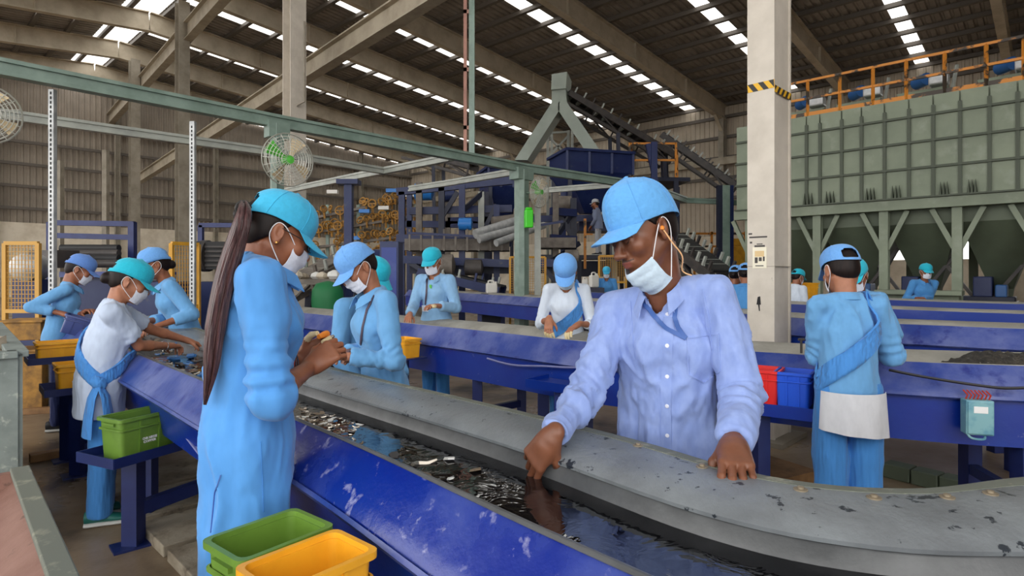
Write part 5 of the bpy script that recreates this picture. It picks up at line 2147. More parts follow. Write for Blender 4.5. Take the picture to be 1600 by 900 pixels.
def relax(V, Q, it=1, f=0.5):
    for _ in range(it):
        s = np.zeros_like(V)
        c = np.zeros(len(V))
        for k in range(4):
            a, b = Q[:, k], Q[:, (k + 1) % 4]
            np.add.at(s, a, V[b])
            np.add.at(c, a, 1)
            np.add.at(s, b, V[a])
            np.add.at(c, b, 1)
        V = V * (1 - f) + f * s / np.maximum(c, 1)[:, None]
    return V


def ridge(n):
    return 1 - np.abs(2 * n - 1)


def folds(V, Q, amp, f1=(7, 7, 3), f2=(16, 16, 9), seed=0.0):
    N = vnormals(V, Q)
    P_ = V + seed
    warp = (np.stack([noise3(P_ + 3, (4, 4, 4)), noise3(P_ + 13, (4, 4, 4)), noise3(P_ + 23, (4, 4, 4))], 1) - 0.5) * 0.22
    a = ridge(noise3(P_ + warp, f1)) ** 1.6
    b = ridge(noise3(P_ + warp * 0.8 + 7, f2)) ** 2
    m = noise3(P_ + 31, (3, 3, 3))
    h = (a - 0.45) * 1.0 + (b - 0.35) * 0.55 * m
    return V + N * (h * amp)[:, None]


def arm_folds(V, Q, chain, amp, wl=0.034, reach=0.11):
    """creases round the elbow and down the forearm"""
    N = vnormals(V, Q)
    sh, el, wr = [v3(p) for p in chain]
    best = np.full(len(V), 9.0)
    sc = np.zeros(len(V))
    for a, b, sg in ((el, sh, -1), (el, wr, 1)):
        ab = b - a
        L = np.linalg.norm(ab)
        t = np.clip((V - a) @ ab / L ** 2, 0, 1)
        d = np.linalg.norm(V - a - t[:, None] * ab, axis=1)
        s_ = sg * t * L
        w = d < best
        best = np.where(w, d, best)
        sc = np.where(w, s_, sc)
    g = np.exp(-(sc / reach) ** 2) * np.clip((0.085 - best) / 0.02, 0, 1)
    ph = (noise3(V, (8, 8, 8)) - 0.5) * 20
    h = np.sin(sc * 2 * PI / wl + ph)
    h = np.sign(h) * np.abs(h) ** 0.8
    return V + N * (amp * g * (h * 0.75 + 0.3) * (0.4 + 0.9 * noise3(V + 5, (14, 14, 14))))[:, None]


def mesh_obj(name, V, Q, mats, parent, idx=None):
    me = bpy.data.meshes.new(name)
    me.vertices.add(len(V))
    me.vertices.foreach_set('co', np.asarray(V, dtype=np.float32).ravel())
    me.loops.add(len(Q) * 4)
    me.loops.foreach_set('vertex_index', np.asarray(Q, dtype=np.int32).ravel())
    me.polygons.add(len(Q))
    me.polygons.foreach_set('loop_start', np.arange(0, len(Q) * 4, 4, dtype=np.int32))
    me.polygons.foreach_set('loop_total', np.full(len(Q), 4, dtype=np.int32))
    me.polygons.foreach_set('use_smooth', np.ones(len(Q), dtype=bool))
    for m in (mats if isinstance(mats, (list, tuple)) else [mats]):
        me.materials.append(M[m])
    if idx is not None:
        me.polygons.foreach_set('material_index', np.asarray(idx, dtype=np.int32))
    me.update(calc_edges=True)
    me.validate()
    o = bpy.data.objects.new(name, me)
    COL.objects.link(o)
    o.parent = parent
    return o


def rotm(pitch=0, yaw=0, roll=0):
    """head frame: +Y forward, pitch lowers the face, yaw turns to its left, roll tilts to its right"""
    return np.array(Matrix.Rotation(yaw, 3, 'Z') @ Matrix.Rotation(-pitch, 3, 'X') @ Matrix.Rotation(roll, 3, 'Y'))


def ik(s, t, l1, l2, pole):
    s, t, pole = Vector(s), Vector(t), Vector(pole)
    d = t - s
    L = min(d.length, (l1 + l2) * 0.995)
    d.normalize()
    t2 = s + d * L
    a = (l1 * l1 - l2 * l2 + L * L) / (2 * L)
    h = math.sqrt(max(l1 * l1 - a * a, 0))
    pv = pole - d * pole.dot(d)
    pv.normalize()
    return s + d * a + pv * h, t2


def hand_prims(fl, W, d, n, side, sc, curl, tcurl=0.5, spread=0.10, fsc=1.0):
    """palm, four fingers and thumb grown into field fl; returns finger joints"""
    d, n = Vector(d).normalized(), Vector(n)
    n = (n - d * n.dot(d)).normalized()
    l = d.cross(n) * (1 if side == 'r' else -1)
    W = Vector(W)
    pal = 0.088 * sc
    joints = []
    # palm
    fl.cap(W - d * 0.01 * sc, W + d * 0.03 * sc, 0.026 * sc, 0.030 * sc, 0.012 * sc, flat=(n, 0.72))
    for j in range(4):
        off = (0.030 - 0.0195 * j) * sc
        fl.cap(W + d * 0.012 * sc + l * off * 0.55, W + d * pal * (1.0 - 0.035 * abs(j - 1)) + l * off, 0.0145 * sc, 0.0115 * sc, 0.014 * sc)
    fl.cap(W + d * 0.02 * sc + l * 0.018 * sc + n * 0.006 * sc, W + d * 0.055 * sc + l * 0.026 * sc + n * 0.008 * sc, 0.016 * sc, 0.013 * sc, 0.012 * sc)
    fl.cap(W + d * 0.02 * sc - l * 0.016 * sc + n * 0.006 * sc, W + d * 0.06 * sc - l * 0.022 * sc + n * 0.006 * sc, 0.013 * sc, 0.012 * sc, 0.012 * sc)
    lens = [(0.042, 0.025, 0.020), (0.046, 0.029, 0.021), (0.042, 0.027, 0.020), (0.033, 0.020, 0.018)]
    rad = [0.0092, 0.0094, 0.0088, 0.0078]
    for j in range(4):
        off = (0.030 - 0.0195 * j) * sc
        p = W + d * pal * (1.0 - 0.035 * abs(j - 1)) + l * off
        ang = 0.0
        c = curl[j] if isinstance(curl[0], (list, tuple)) else curl
        sp = spread * (1.5 - j) / 1.5
        chain = [p.copy()]
        for s_ in range(3):
            ang += c[s_]
            dd = (d * math.cos(ang) + n * math.sin(ang) + l * math.sin(sp) * max(0.2, math.cos(ang))).normalized()
            q = p + dd * lens[j][s_] * sc * fsc
            r0 = rad[j] * sc * (1.06 - 0.09 * s_)
            r1 = rad[j] * sc * (0.98 - 0.10 * s_)
            fl.cap(p, q, r0, r1, 0.0035 * sc)
            p = q
            chain.append(p.copy())
        joints.append(chain)
    p = W + d * 0.026 * sc + l * 0.026 * sc + n * 0.008 * sc
    chain = [p.copy()]
    td = (l * 0.75 + d * 0.65 + n * 0.35).normalized()
    tgt = (d * 0.75 + n * 0.6 - l * 0.35).normalized()
    for s_, (ln, r0, r1) in enumerate(((0.036, 0.0140, 0.0112), (0.030, 0.0112, 0.0100), (0.024, 0.0100, 0.0078))):
        dd = td.lerp(tgt, min(1.0, tcurl * (0.3 + 0.55 * s_))).normalized()
        q = p + dd * ln * sc
        fl.cap(p, q, r0 * sc, r1 * sc, 0.006 * sc)
        p = q
        chain.append(p.copy())
    joints.append(chain)
    return joints


def head_field(res, neck_to, s=1.0, eyes=True, male=False):
    """head in its own frame (+Y forward, origin mid skull)"""
    nt = v3(neck_to)
    lo = np.minimum(np.array([-0.11, -0.14, -0.16]) * s, nt - 0.08)
    hi = np.maximum(np.array([0.11, 0.16, 0.15]) * s, nt + 0.08)
    f = Field(lo, hi, res)

    def V(*a):
        return np.array(a) * s
    f.ell(V(0, -0.012, 0.035), V(0.075, 0.096, 0.083), k=0.01 * s)
    f.ell(V(0, 0.030, -0.030), V(0.060, 0.062, 0.080), k=0.025 * s)
    for sx in (-1, 1):
        f.cap(V(sx * 0.050, -0.006, -0.045), V(sx * 0.020, 0.062, -0.092), 0.020 * s, 0.017 * s, 0.022 * s)
        f.ell(V(sx * 0.042, 0.066, -0.020), V(0.022, 0.022, 0.022), k=0.022 * s)
    f.ell(V(0, 0.074, -0.098), V(0.022, 0.018, 0.015), k=0.014 * s)
    f.cap(V(-0.036, 0.078, 0.030), V(0.036, 0.078, 0.030), 0.014 * s, None, 0.016 * s)
    if eyes:
        for sx in (-1, 1):
            f.ell(V(sx * 0.032, 0.106, 0.006), V(0.018, 0.014, 0.011), k=0.010 * s, op='sub')
            f.ell(V(sx * 0.032, 0.079, 0.004), V(0.017, 0.0145, 0.0125), k=0.005 * s)
    # nose
    f.cap(V(0, 0.090, 0.012), V(0, 0.112, -0.028), 0.0085 * s, 0.0115 * s, 0.012 * s)
    f.ell(V(0, 0.113, -0.030), V(0.0115, 0.012, 0.010), k=0.008 * s)
    for sx in (-1, 1):
        f.ell(V(sx * 0.0125, 0.100, -0.034), V(0.0085, 0.011, 0.008), k=0.007 * s)
        f.ell(V(sx * 0.006, 0.108, -0.043), V(0.003, 0.004, 0.004), k=0.003 * s, op='sub')
    # mouth
    f.ell(V(0, 0.082, -0.060), V(0.028, 0.018, 0.022), k=0.014 * s)
    f.cap(V(-0.020, 0.090, -0.0585), V(0.020, 0.090, -0.0585), 0.0062 * s, None, 0.006 * s)
    f.ell(V(0, 0.097, -0.057), V(0.014, 0.006, 0.0052), k=0.006 * s)
    f.ell(V(0, 0.095, -0.0685), V(0.017, 0.007, 0.0065), k=0.006 * s)
    f.cap(V(-0.020, 0.104, -0.0630), V(0.020, 0.104, -0.0630), 0.0022 * s, None, 0.004 * s, op='sub')
    # ears
    for sx in (-1, 1):
        R = np.array(Matrix.Rotation(0.2, 3, 'X') @ Matrix.Rotation(-sx * 0.35, 3, 'Z'))
        f.ell(V(sx * 0.079, -0.012, -0.002), V(0.008, 0.020, 0.031), R, k=0.008 * s)
        f.ell(V(sx * 0.088, -0.008, 0.002), V(0.006, 0.011, 0.019), R, k=0.004 * s, op='sub')
        f.ell(V(sx * 0.080, -0.004, -0.028), V(0.007, 0.009, 0.010), k=0.006 * s)
        f.ell(V(sx * 0.081, 0.004, -0.006), V(0.005, 0.005, 0.008), k=0.004 * s)
    # neck
    f.cap(V(0, -0.026, -0.050), nt, (0.054 if male else 0.047) * s, (0.060 if male else 0.052) * s, 0.022 * s)
    for sx in (-1, 1):
        f.cap(V(sx * 0.052, -0.03, -0.045), nt + v3(V(sx * 0.018, 0.03, 0)), 0.012 * s, 0.012 * s, 0.016 * s)
    return f


def cap_parts(parent, R, C, s, matn, detail, tall=0.0, tilt=0.0, hole=True, brim_len=0.078, name='cap'):
    """baseball cap: crown (with strap opening), brim, button, seams"""
    Rt = np.array(R) @ np.array(Matrix.Rotation(-tilt, 3, 'X'))
    rx, ry = 0.0885 * s, 0.110 * s
    c0 = np.array([0, -0.012, 0.034]) * s
    hgt = (0.108 + tall) * s
    na, nt = (40, 12) if detail > 1 else (24, 8)

    def tr(p):
        return Vector(tuple(Rt @ np.array(p) + np.array(C)))

    def crown(a, t, o=0.0):
        w = (1 - t ** 2.9) ** (1 / 2.2) if t < 1 else 0.0
        fr = math.cos(a)
        z = t * hgt * (1 + 0.04 * fr) + (-0.030 * s if fr < 0 else 0.0) * (fr * fr) * (1 - t)
        return (c0[0] + (rx + o) * w * math.sin(a), c0[1] + (ry + o) * w * math.cos(a) + 0.004 * s * t, c0[2] + z + o * t)
    m = MB()
    vs, fs = [], []
    for i in range(nt):
        t = (i / nt) ** 0.85
        for j in range(na):
            vs.append(tr(crown(2 * PI * j / na, t)))
    vs.append(tr(crown(0, 1.0)))
    for i in range(nt - 1):
        for j in range(na):
            a = 2 * PI * (j + 0.5) / na - PI
            if hole and abs(a) < 0.42 and 1 <= i < nt * 0.5 and (i < nt * 0.36 or abs(a) < 0.25):
                continue
            j2 = (j + 1) % na
            fs.append((i * na + j, i * na + j2, (i + 1) * na + j2, (i + 1) * na + j))
    for j in range(na):
        fs.append(((nt - 1) * na + j, (nt - 1) * na + (j + 1) % na, nt * na))
    m.add(vs, fs)
    o = m.build(name, matn, parent, smooth=True, angle=180, local=True)
    so = o.modifiers.new('thickness', 'SOLIDIFY')
    so.thickness = 0.003 * s
    so.offset = 1
    if detail > 1:
        ss = o.modifiers.new('smooth', 'SUBSURF')
        ss.levels = ss.render_levels = 1
    # brim
    grid = []
    nb = 15 if detail > 1 else 9
    for i in range(6):
        q = i / 5
        row = []
        for j in range(nb):
            a = (-1.12 + 2.24 * j / (nb - 1))
            e = 1 - (abs(a) / 1.12) ** 2.6
            x = rx * 1.0 * math.sin(a) * (1 + 0.02 * q)
            y = ry * 0.985 * math.cos(a) + q * brim_len * s * e
            z = 0.004 - q * 0.018 * e - 0.036 * (abs(x) / (0.08 * s)) ** 2 * q * e ** 0.4
            row.append(tr((c0[0] + x, c0[1] + y, c0[2] + z * s)))
        grid.append(row)
    m = MB()
    m.sheet(grid, -0.003 * s)
    m.build('brim', matn, o, smooth=True, angle=60, local=True)
    m = MB()
    m.lathe([(0.001, -0.001), (0.008 * s, 0.0), (0.007 * s, 0.003 * s), (0.001, 0.005 * s)], 10, tr(crown(0, 1.0)), Matrix(Rt.tolist()))
    m.build('button', matn, o, smooth=True, local=True)
    if detail > 1:
        for k in range(6):
            a = PI / 6 + k * PI / 3 if False else k * PI / 3
            if hole and abs(a - PI) < 0.1:
                continue
            m = MB()
            m.tube([tr(crown(a, (t / 10) ** 0.85, 0.0032 * s)) for t in range(0, 11)], 0.0011 * s, 5)
            m.build('seam', matn, o, smooth=True, local=True)
        m = MB()
        m.tube([tr(crown(-1.15 + 2.3 * j / 14, 0.03, 0.0035 * s)) for j in range(15)], 0.0013 * s, 5)
        m.build('seam', matn, o, smooth=True, local=True)
    return o


def mask_parts(parent, R, C, s, matn, detail, drop=0.0, back=0.0, mtilt=0.0, loops=True):
    Rt = np.array(R)
    Tm = np.array(Matrix.Rotation(-mtilt, 3, 'X'))
    piv = np.array([0, 0.05, -0.06])

    def tr(p):
        p = np.array(p, float)
        p = Tm @ (p - piv) + piv + np.array([0, -back, -drop])
        return Vector(tuple(Rt @ (p * s) + np.array(C)))
    nu, nw = (22, 18) if detail > 1 else (11, 8)
    grid = []
    for j in range(nw):
        w = j / (nw - 1)
        row = []
        for i in range(nu):
            u = -1 + 2 * i / (nu - 1)
            phi = u * 1.22
            z = -0.014 - 0.098 * w + 0.012 * abs(u) ** 2 * (1 - w) - 0.006 * abs(u) ** 2 + 0.02 * w * abs(u) ** 2
            rad = 0.066 + 0.004 * math.sin(w * PI)
            y = 0.022 + 0.082 * math.cos(phi) ** 0.9 if abs(phi) < PI / 2 else 0.022
            x = rad * math.sin(phi)
            y += 0.020 * math.exp(-(u / 0.30) ** 2) * math.exp(-((w - 0.22) / 0.33) ** 2)
            y -= 0.012 * (w - 0.5) ** 2 * 4 * (1 if w > 0.5 else 0.1)
            y += 0.0022 * math.sin(w * 6 * PI) * math.cos(u * 1.4)
            row.append(tr((x, y, z)))
        grid.append(row)
    m = MB()
    m.sheet(grid, 0.002 * s)
    o = m.build('face_mask', matn, parent, smooth=True, angle=70, local=True)
    if loops:
        for sx in (-1, 1):
            e = 0 if sx < 0 else nu - 1
            top, bot = grid[1][e], grid[nw - 2][e]

            def hp(x, y, z):
                return Vector(tuple(Rt @ (np.array([x, y, z]) * s) + np.array(C)))
            m = MB()
            m.tube(catmull([top, hp(sx * 0.082, 0.008, 0.020 - drop * 0.3), hp(sx * 0.082, -0.020, 0.026), hp(sx * 0.083, -0.032, 0.0), hp(sx * 0.076, -0.02, -0.034 - drop * 0.3), bot], 5), 0.0016 * s, 6)
            m.build('ear_loop', 'strap_white', o, smooth=True, local=True)
    return o


def band(pts, nrms, w, th):
    """flat strap following pts with given outward normals -> MB"""
    pts = [Vector(p) for p in pts]
    rings = []
    ws = w if isinstance(w, (list, tuple)) else [w] * len(pts)
    for i, p in enumerate(pts):
        d = (pts[min(i + 1, len(pts) - 1)] - pts[max(i - 1, 0)]).normalized()
        n = Vector(nrms[i])
        n = (n - d * n.dot(d)).normalized()
        x = d.cross(n).normalized()
        ww = ws[i]
        ring = []
        K = 6
        for k in range(K + 1):
            a = -0.5 + k / K
            ring.append(p + x * (a * ww) + n * (th * (0.6 + 0.4 * math.cos(a * PI) + 0.35 * math.sin(k * 2.9 + i * 0.25))))
        for k in range(K, -1, -1):
            a = -0.5 + k / K
            ring.append(p + x * (a * ww) - n * 0.002)
        rings.append(ring)
    m = MB()
    m.loft(rings, True, True)
    return m


def shoe(parent, pos, yaw, s, upper, sole):
    Rz = Matrix.Rotation(yaw, 3, 'Z')
    prof = [(-0.075, 0.030, 0.052, 0.075), (-0.05, 0.036, 0.055, 0.085), (0.0, 0.036, 0.06, 0.080), (0.05, 0.041, 0.06, 0.055), (0.10, 0.045, 0.05, 0.042), (0.145, 0.040, 0.045, 0.034), (0.17, 0.024, 0.03, 0.026)]

    def ring(y, w, z0, z1, n=14):
        out = []
        for k in range(n):
            a = 2 * PI * k / n
            x, z = w * math.cos(a), math.sin(a)
            zz = z0 + (z1 - z0) * (0.5 + 0.5 * z)
            out.append(Vector(pos) + Rz @ (Vector((x, y, zz)) * s))
        return out
    m = MB()
    m.loft([ring(y, w, 0.022, h + 0.02) for y, w, _, h in prof], True, True)
    o = m.build('shoe', upper, parent, smooth=True, angle=60, local=True)
    m = MB()
    m.loft([ring(y * 1.03, w * 1.08, 0.0, 0.03) for y, w, _, h in prof], True, True)
    m.build('sole', sole, o, smooth=True, angle=60, local=True)
    return o


def person(label, base, face, H=1.62, z0=0.0, lean=0.1, twist=0.0, head=(0.3, 0.0, 0.0), hs=1.0, sroll=0.0,
           hand_r=None, hand_l=None, hdir_r=None, hdir_l=None, hn_r=None, hn_l=None, curl=((0.35, 0.5, 0.4)), curl_l=None, tcurl=0.5,
           pole_r=(0.5, -0.5, -1), pole_l=(-0.5, -0.5, -1), top='coat', topmat='coat_blue', sleeve=0.93, hem=0.33, legmat='trousers_blue',
           capmat='cap_turq', mask='mask_white', skin='skin_a', hair='bun', res=0.012, detail=1, male=False, shoes='shoe_black', sole='shoe_sole',
           sash=None, cap_tall=0.0, cap_tilt=0.12, mask_kw=None, headshift=(0, 0, 0), wid=1.0, flare=1.0, foldamp=0.006, legspread=0.05, group=None, loose=1.0, hipshift=0.0, legw=1.0):
    rz = math.atan2(-face[0], face[1])
    root = thing('person', label, 'person', (base[0], base[1], z0), rz, group)
    Ri = Matrix.Rotation(-rz, 3, 'Z')

    def loc(p):
        return Ri @ (Vector(p) - Vector((base[0], base[1], z0)))

    def ldir(d):
        return Ri @ Vector(d)
    S = H / 1.62 * wid
    J = {}
    hipz = 0.525 * H
    pel = Vector((0, hipshift, hipz))
    d1 = Vector((0, math.sin(lean * 0.7), math.cos(lean * 0.7)))
    d2 = Vector((0, math.sin(lean * 1.35), math.cos(lean * 1.35)))
    waist = pel + d1 * 0.095 * H
    chest = waist + d2 * 0.10 * H
    neck = chest + d2 * 0.105 * H
    fwd = Vector((0, d2.z, -d2.y))
    tw = Matrix.Rotation(twist, 3, d2)
    right = Matrix.Rotation(sroll, 3, fwd) @ (tw @ Vector((1, 0, 0)))
    shw = (0.112 if male else 0.100) * H * wid
    shR = neck - d2 * 0.034 * H + right * shw
    shL = neck - d2 * 0.034 * H - right * shw
    hp, hy, hr = head
    nd = Vector((0, math.sin(lean + hp * 0.55), math.cos(lean + hp * 0.55)))
    R = rotm(hp, hy, hr)
    hsz = hs * H / 1.66
    C = neck + nd * 0.070 * H + Vector(tuple(R @ np.array([0, 0.018, 0.028]))) * hsz + Vector(headshift)
    # ---- arms
    ua, fa = 0.178 * H, 0.152 * H
    if hand_r is None:
        hand_r = Vector((0.16, 0.18, 0.50 * H))
    else:
        hand_r = loc(hand_r)
    if hand_l is None:
        hand_l = Vector((-0.16, 0.18, 0.50 * H))
    else:
        hand_l = loc(hand_l)
    elR, wrR = ik(shR, hand_r, ua, fa, pole_r)
    elL, wrL = ik(shL, hand_l, ua, fa, pole_l)
    hsc = H / 1.66 * (1.05 if male else 0.96)
    Vs, Qs = [], []

    def push(Vv, Qv):
        o = sum(len(v) for v in Vs)
        Vs.append(Vv)
        Qs.append(Qv + o)
    # head
    ntl = R.T @ (v3(neck - d2 * 0.03 * H) - v3(C))
    rh = res * (0.42 if detail > 1 else 0.6)
    f = head_field(rh, ntl, hsz, eyes=True, male=male)
    Vh, Qh = f.mesh()
    headV = (len(Vh), len(Qh))
    VhL = Vh.copy()
    push(Vh @ R.T + v3(C), Qh)
    # arms and hands
    ra = 0.040 * S
    info = {}
    for side, sh, el, wr, hd, hn, cu in (('r', shR, elR, wrR, hdir_r, hn_r, curl), ('l', shL, elL, wrL, hdir_l, hn_l, curl_l or curl)):
        fd = (wr - el).normalized()
        d_ = ldir(hd).normalized() if hd is not None else fd
        n_ = ldir(hn).normalized() if hn is not None else (Vector((0, 0, -1)) - fd * (-fd.z)).normalized()
        pts = [sh, el, wr, wr + d_ * 0.2 * hsc, wr + n_ * 0.1 * hsc]
        lo = np.min([v3(p) for p in pts], axis=0) - 0.1
        hi = np.max([v3(p) for p in pts], axis=0) + 0.1
        rr = res * (0.36 if detail > 1 else 0.62)
        f = Field(lo, hi, rr)
        f.cap(sh, el, 0.042 * S, 0.033 * S, 0.01)
        mid = el + (wr - el) * 0.35
        f.cap(el, mid, 0.033 * S, 0.035 * S, 0.01)
        f.cap(mid, wr, 0.035 * S, 0.0245 * S, 0.01, flat=(n_, 0.9))
        info[side] = hand_prims(f, wr, d_, n_, side, hsc, cu, tcurl)
        info[side + 'd'] = (d_, n_)
        push(*f.mesh())
    # trunk and legs inside the clothes
    hipw = 0.052 * H
    ank = {}
    f = Field((-0.3, -0.35, 0), (0.3, 0.55, neck.z + 0.1), max(res * 1.5, 0.018))
    fl = (fwd, 0.68)
    f.cap(pel, waist, 0.125 * S, 0.105 * S, 0.03, flat=(Vector((0, 1, 0)), 0.7))
    f.cap(waist, chest, 0.105 * S, 0.115 * S, 0.03, flat=fl)
    f.cap(chest, neck - d2 * 0.05 * H, 0.115 * S, 0.06 * S, 0.03, flat=fl)
    f.cap(shR, shL, 0.04 * S, None, 0.02)
    f.cap(neck - d2 * 0.06 * H, neck, 0.05 * S, None, 0.02)
    for sx in (-1, 1):
        a = Vector((sx * (0.055 + legspread * 0.6), hipshift * 0.3, 0.052 * H))
        h_ = pel + Vector((sx * hipw, 0, -0.01))
        kn = h_.lerp(a, 0.48) + Vector((0, 0.02, 0))
        ank[sx] = (h_, kn, a)
        f.cap(h_, kn, 0.066 * S, 0.048 * S, 0.02)
        f.cap(kn, a, 0.048 * S, 0.034 * S, 0.02)
    push(*f.mesh())
    Vall, Qall = np.concatenate(Vs), np.concatenate(Qs)
    idx = np.zeros(len(Qall), int)
    mats = [skin]
    if detail > 1:
        # lips, brows by place on the face
        cen = VhL[Qh].mean(axis=1) / hsz
        mats = [skin, 'lips', 'brow', 'stubble']
        x, y, z = cen[:, 0], cen[:, 1], cen[:, 2]
        lip = (np.abs(x) < 0.021) & (y > 0.088) & (z < -0.0535 - 40 * 0 * x) & (z > -0.075 + np.abs(x) * 0.35)
        brow = (np.abs(np.abs(x) - 0.032) < 0.021) & (y > 0.07) & (np.abs(z - 0.0235 - 0.10 * (0.03 - np.abs(np.abs(x) - 0.028))) < 0.0035)
        lash = (np.abs(np.abs(x) - 0.032) < 0.016) & (y > 0.075) & (np.abs(z + 0.0035 + 6 * (np.abs(x) - 0.032) ** 2 * -8) < 0.0014)
        idx[:len(Qh)][lip] = 1
        idx[:len(Qh)][brow | lash] = 2
        if male:
            mou = (np.abs(x) < 0.029) & (y > 0.075) & (z > -0.0535) & (z < -0.0465 - np.abs(x) * 0.12)
            idx[:len(Qh)][mou] = 3
    body = mesh_obj('body', Vall, Qall, mats, root, idx)
    # ---- hair
    f = Field(np.array([-0.11, -0.19, -0.15]) * hsz, np.array([0.11, 0.13, 0.15]) * hsz, max(rh, 0.005))
    f.ell(v3((0, -0.014, 0.030)) * hsz, v3((0.0800, 0.0995, 0.087)) * hsz, k=0.01)
    if not male:
        f.ell(v3((0, -0.036, -0.012)) * hsz, v3((0.070, 0.068, 0.062)) * hsz, k=0.02)
        f.plane(v3((0, -0.010, 0.0)) * hsz, (0, 1, -0.85))
    else:
        f.ell(v3((0, -0.045, -0.012)) * hsz, v3((0.066, 0.060, 0.065)) * hsz, k=0.02)
        f.plane(v3((0, -0.004, 0.0)) * hsz, (0, 1, -0.75))
    for sx in (-1, 1):
        f.ell(v3((sx * 0.088, -0.008, -0.004)) * hsz, v3((0.020, 0.024, 0.034)) * hsz, k=0.006, op='sub')
    if hair == 'bun':
        f.ell(v3((0, -0.112, -0.02)) * hsz, v3((0.036, 0.030, 0.036)) * hsz, k=0.012)
    elif hair == 'tail':
        f.ell(v3((0, -0.112, 0.012)) * hsz, v3((0.022, 0.026, 0.026)) * hsz, k=0.014)
    Vv, Qv = f.mesh()
    mesh_obj('hair', Vv @ R.T + v3(C), Qv, 'hair_black', root)
    # ---- top
    rs = res
    lo = Vector((-0.42, -0.40, hem * H - 0.04))
    hi = Vector((0.42, 0.60, neck.z + 0.12))
    for p in (elR, elL, wrR, wrL):
        for i in range(3):
            lo[i] = min(lo[i], p[i] - 0.1)
            hi[i] = max(hi[i], p[i] + 0.1)
    f = Field(lo, hi, rs)
    e = 0.012 * loose
    yv = Vector((0, 1, 0))
    if top in ('coat', 'kurti'):
        wch, ww, wh = 0.136, 0.124, 0.150
        dch, dw, dh = 0.78, 0.78, 0.74
    else:
        wch, ww, wh = 0.158, 0.145, 0.150
        dch, dw, dh = 0.70, 0.72, 0.72
    wch, ww, wh = wch * S + e, ww * S + e, wh * S + e
    f.cap(pel, waist, wh, ww, 0.04, flat=(yv, dh))
    f.cap(waist, chest + fwd * 0.012, ww, wch, 0.04, flat=(fwd, dch))
    f.cap(chest + fwd * 0.012, neck - d2 * 0.07 * H, wch, 0.10 * S, 0.04, flat=(fwd, 0.72))
    if not male:
        for sx in (-1, 1):
            f.ell(chest + right * sx * 0.058 * S + fwd * 0.085 * S - d2 * 0.01, v3((0.05, 0.042, 0.05)) * S, k=0.04)
    for sh_ in (shR, shL):
        f.cap(sh_, neck - d2 * 0.022 * H, 0.050 * S + e * 0.3, 0.056 * S, 0.03)
    f.cap(neck - d2 * 0.06 * H, neck - d2 * 0.012 * H, 0.085 * S, 0.062 * S, 0.03)
    hz = hem * H
    if hem < 0.50:
        bot = Vector((0, hipshift * 0.4 - 0.005, hz - 0.02))
        f.cap(pel - Vector((0, 0, 0.02)), bot, wh, wh * 1.10 * flare, 0.05, flat=(yv, dh))
        f.plane((0, 0, hz), (0, 0.04, -1))
    else:
        f.plane(pel + Vector((0, 0, (hem - 0.525) * H)), (0, 0.05, -1))
    for sh, el, wr, sg in ((shR, elR, wrR, 1), (shL, elL, wrL, -1)):
        sr = (0.056 if top != 'kurti' else 0.053) * S + e * 0.4
        if sleeve > 0.55:
            q = (sleeve - 0.5) / 0.5
            end = el.lerp(wr, q)
            f.cap(sh, el, sr, sr * 0.86, 0.016)
            rend = sr * (0.82 if top == 'coat' else 0.70)
            f.cap(el, end, sr * 0.86, rend, 0.012, clipb=True)
            if res < 0.011:
                dd = (wr - el).normalized()
                f.cap(end - dd * 0.008, end + dd * 0.05, rend - 0.014, None, 0.002, op='sub')
        else:
            q = sleeve / 0.5
            end = sh.lerp(el, q)
            f.cap(sh, end, sr, sr * 1.0, 0.016, clipb=True)
            if res < 0.011:
                dd = (el - sh).normalized()
                f.cap(end - dd * 0.008, end + dd * 0.05, sr - 0.014, None, 0.002, op='sub')
    # neck opening
    f.cap(neck - d2 * 0.03 * H + fwd * 0.015, neck + d2 * 0.06 * H + fwd * 0.02, 0.058 * S, 0.066 * S, 0.01, op='sub')
    if top == 'shirt':
        f.cap(neck - d2 * 0.055 * H + fwd * 0.085 * S, neck + d2 * 0.03 * H + fwd * 0.06, 0.010 * S, 0.045 * S, 0.008, op='sub')
    Vv, Qv = f.mesh()
    Vv = relax(Vv, Qv, 1)
    lowm = np.clip((Vv[:, 2] - hz) / 0.03, 0, 1)
    Vn = folds(Vv, Qv, foldamp, f1=(10, 10, 3.2), f2=(28, 28, 11), seed=base[0] * 3 + 11)
    Vv = Vv + (Vn - Vv) * (0.3 + 0.7 * lowm)[:, None]
    for chn in ((shR, elR, wrR), (shL, elL, wrL)):
        if detail > 1 or res < 0.013:
            Vv = arm_folds(Vv, Qv, chn, foldamp * 0.42, wl=0.052)
    garment = mesh_obj({'coat': 'coat', 'kurti': 'tunic', 'shirt': 'shirt'}[top], Vv, Qv, topmat, root)
    # collar
    if top in ('coat', 'shirt'):
        grid = []
        nc = 21
        for j in range(4):
            row = []
            for i in range(nc):
                a = PI + (-2.55 + 5.1 * i / (nc - 1))
                rad = (0.062 + (0.0, 0.004, 0.015, 0.032)[j]) * S
                hgt = (0.010, 0.046, 0.042, 0.006)[j]
                frontness = max(0, math.cos(a))
                pp = neck - d2 * 0.018 * H + right * (math.sin(a) * rad) + fwd * (math.cos(a) * rad * 0.98 + 0.012 + frontness * (0.02 + 0.012 * j)) + d2 * (hgt - frontness * (0.030 + 0.012 * j))
                row.append(pp)
            grid.append(row)
        m = MB()
        m.sheet(grid, 0.003)
        m.build('collar', topmat, root, smooth=True, angle=80, local=True)
    # ---- trousers
    f = Field((-0.35, -0.3, 0.02), (0.35, 0.4, hipz + 0.14), max(rs, 0.010))
    f.cap(pel - Vector((0, 0, 0.02)), pel + Vector((0, 0, 0.07)), 0.124 * S, 0.110 * S, 0.02, flat=(yv, 0.70))
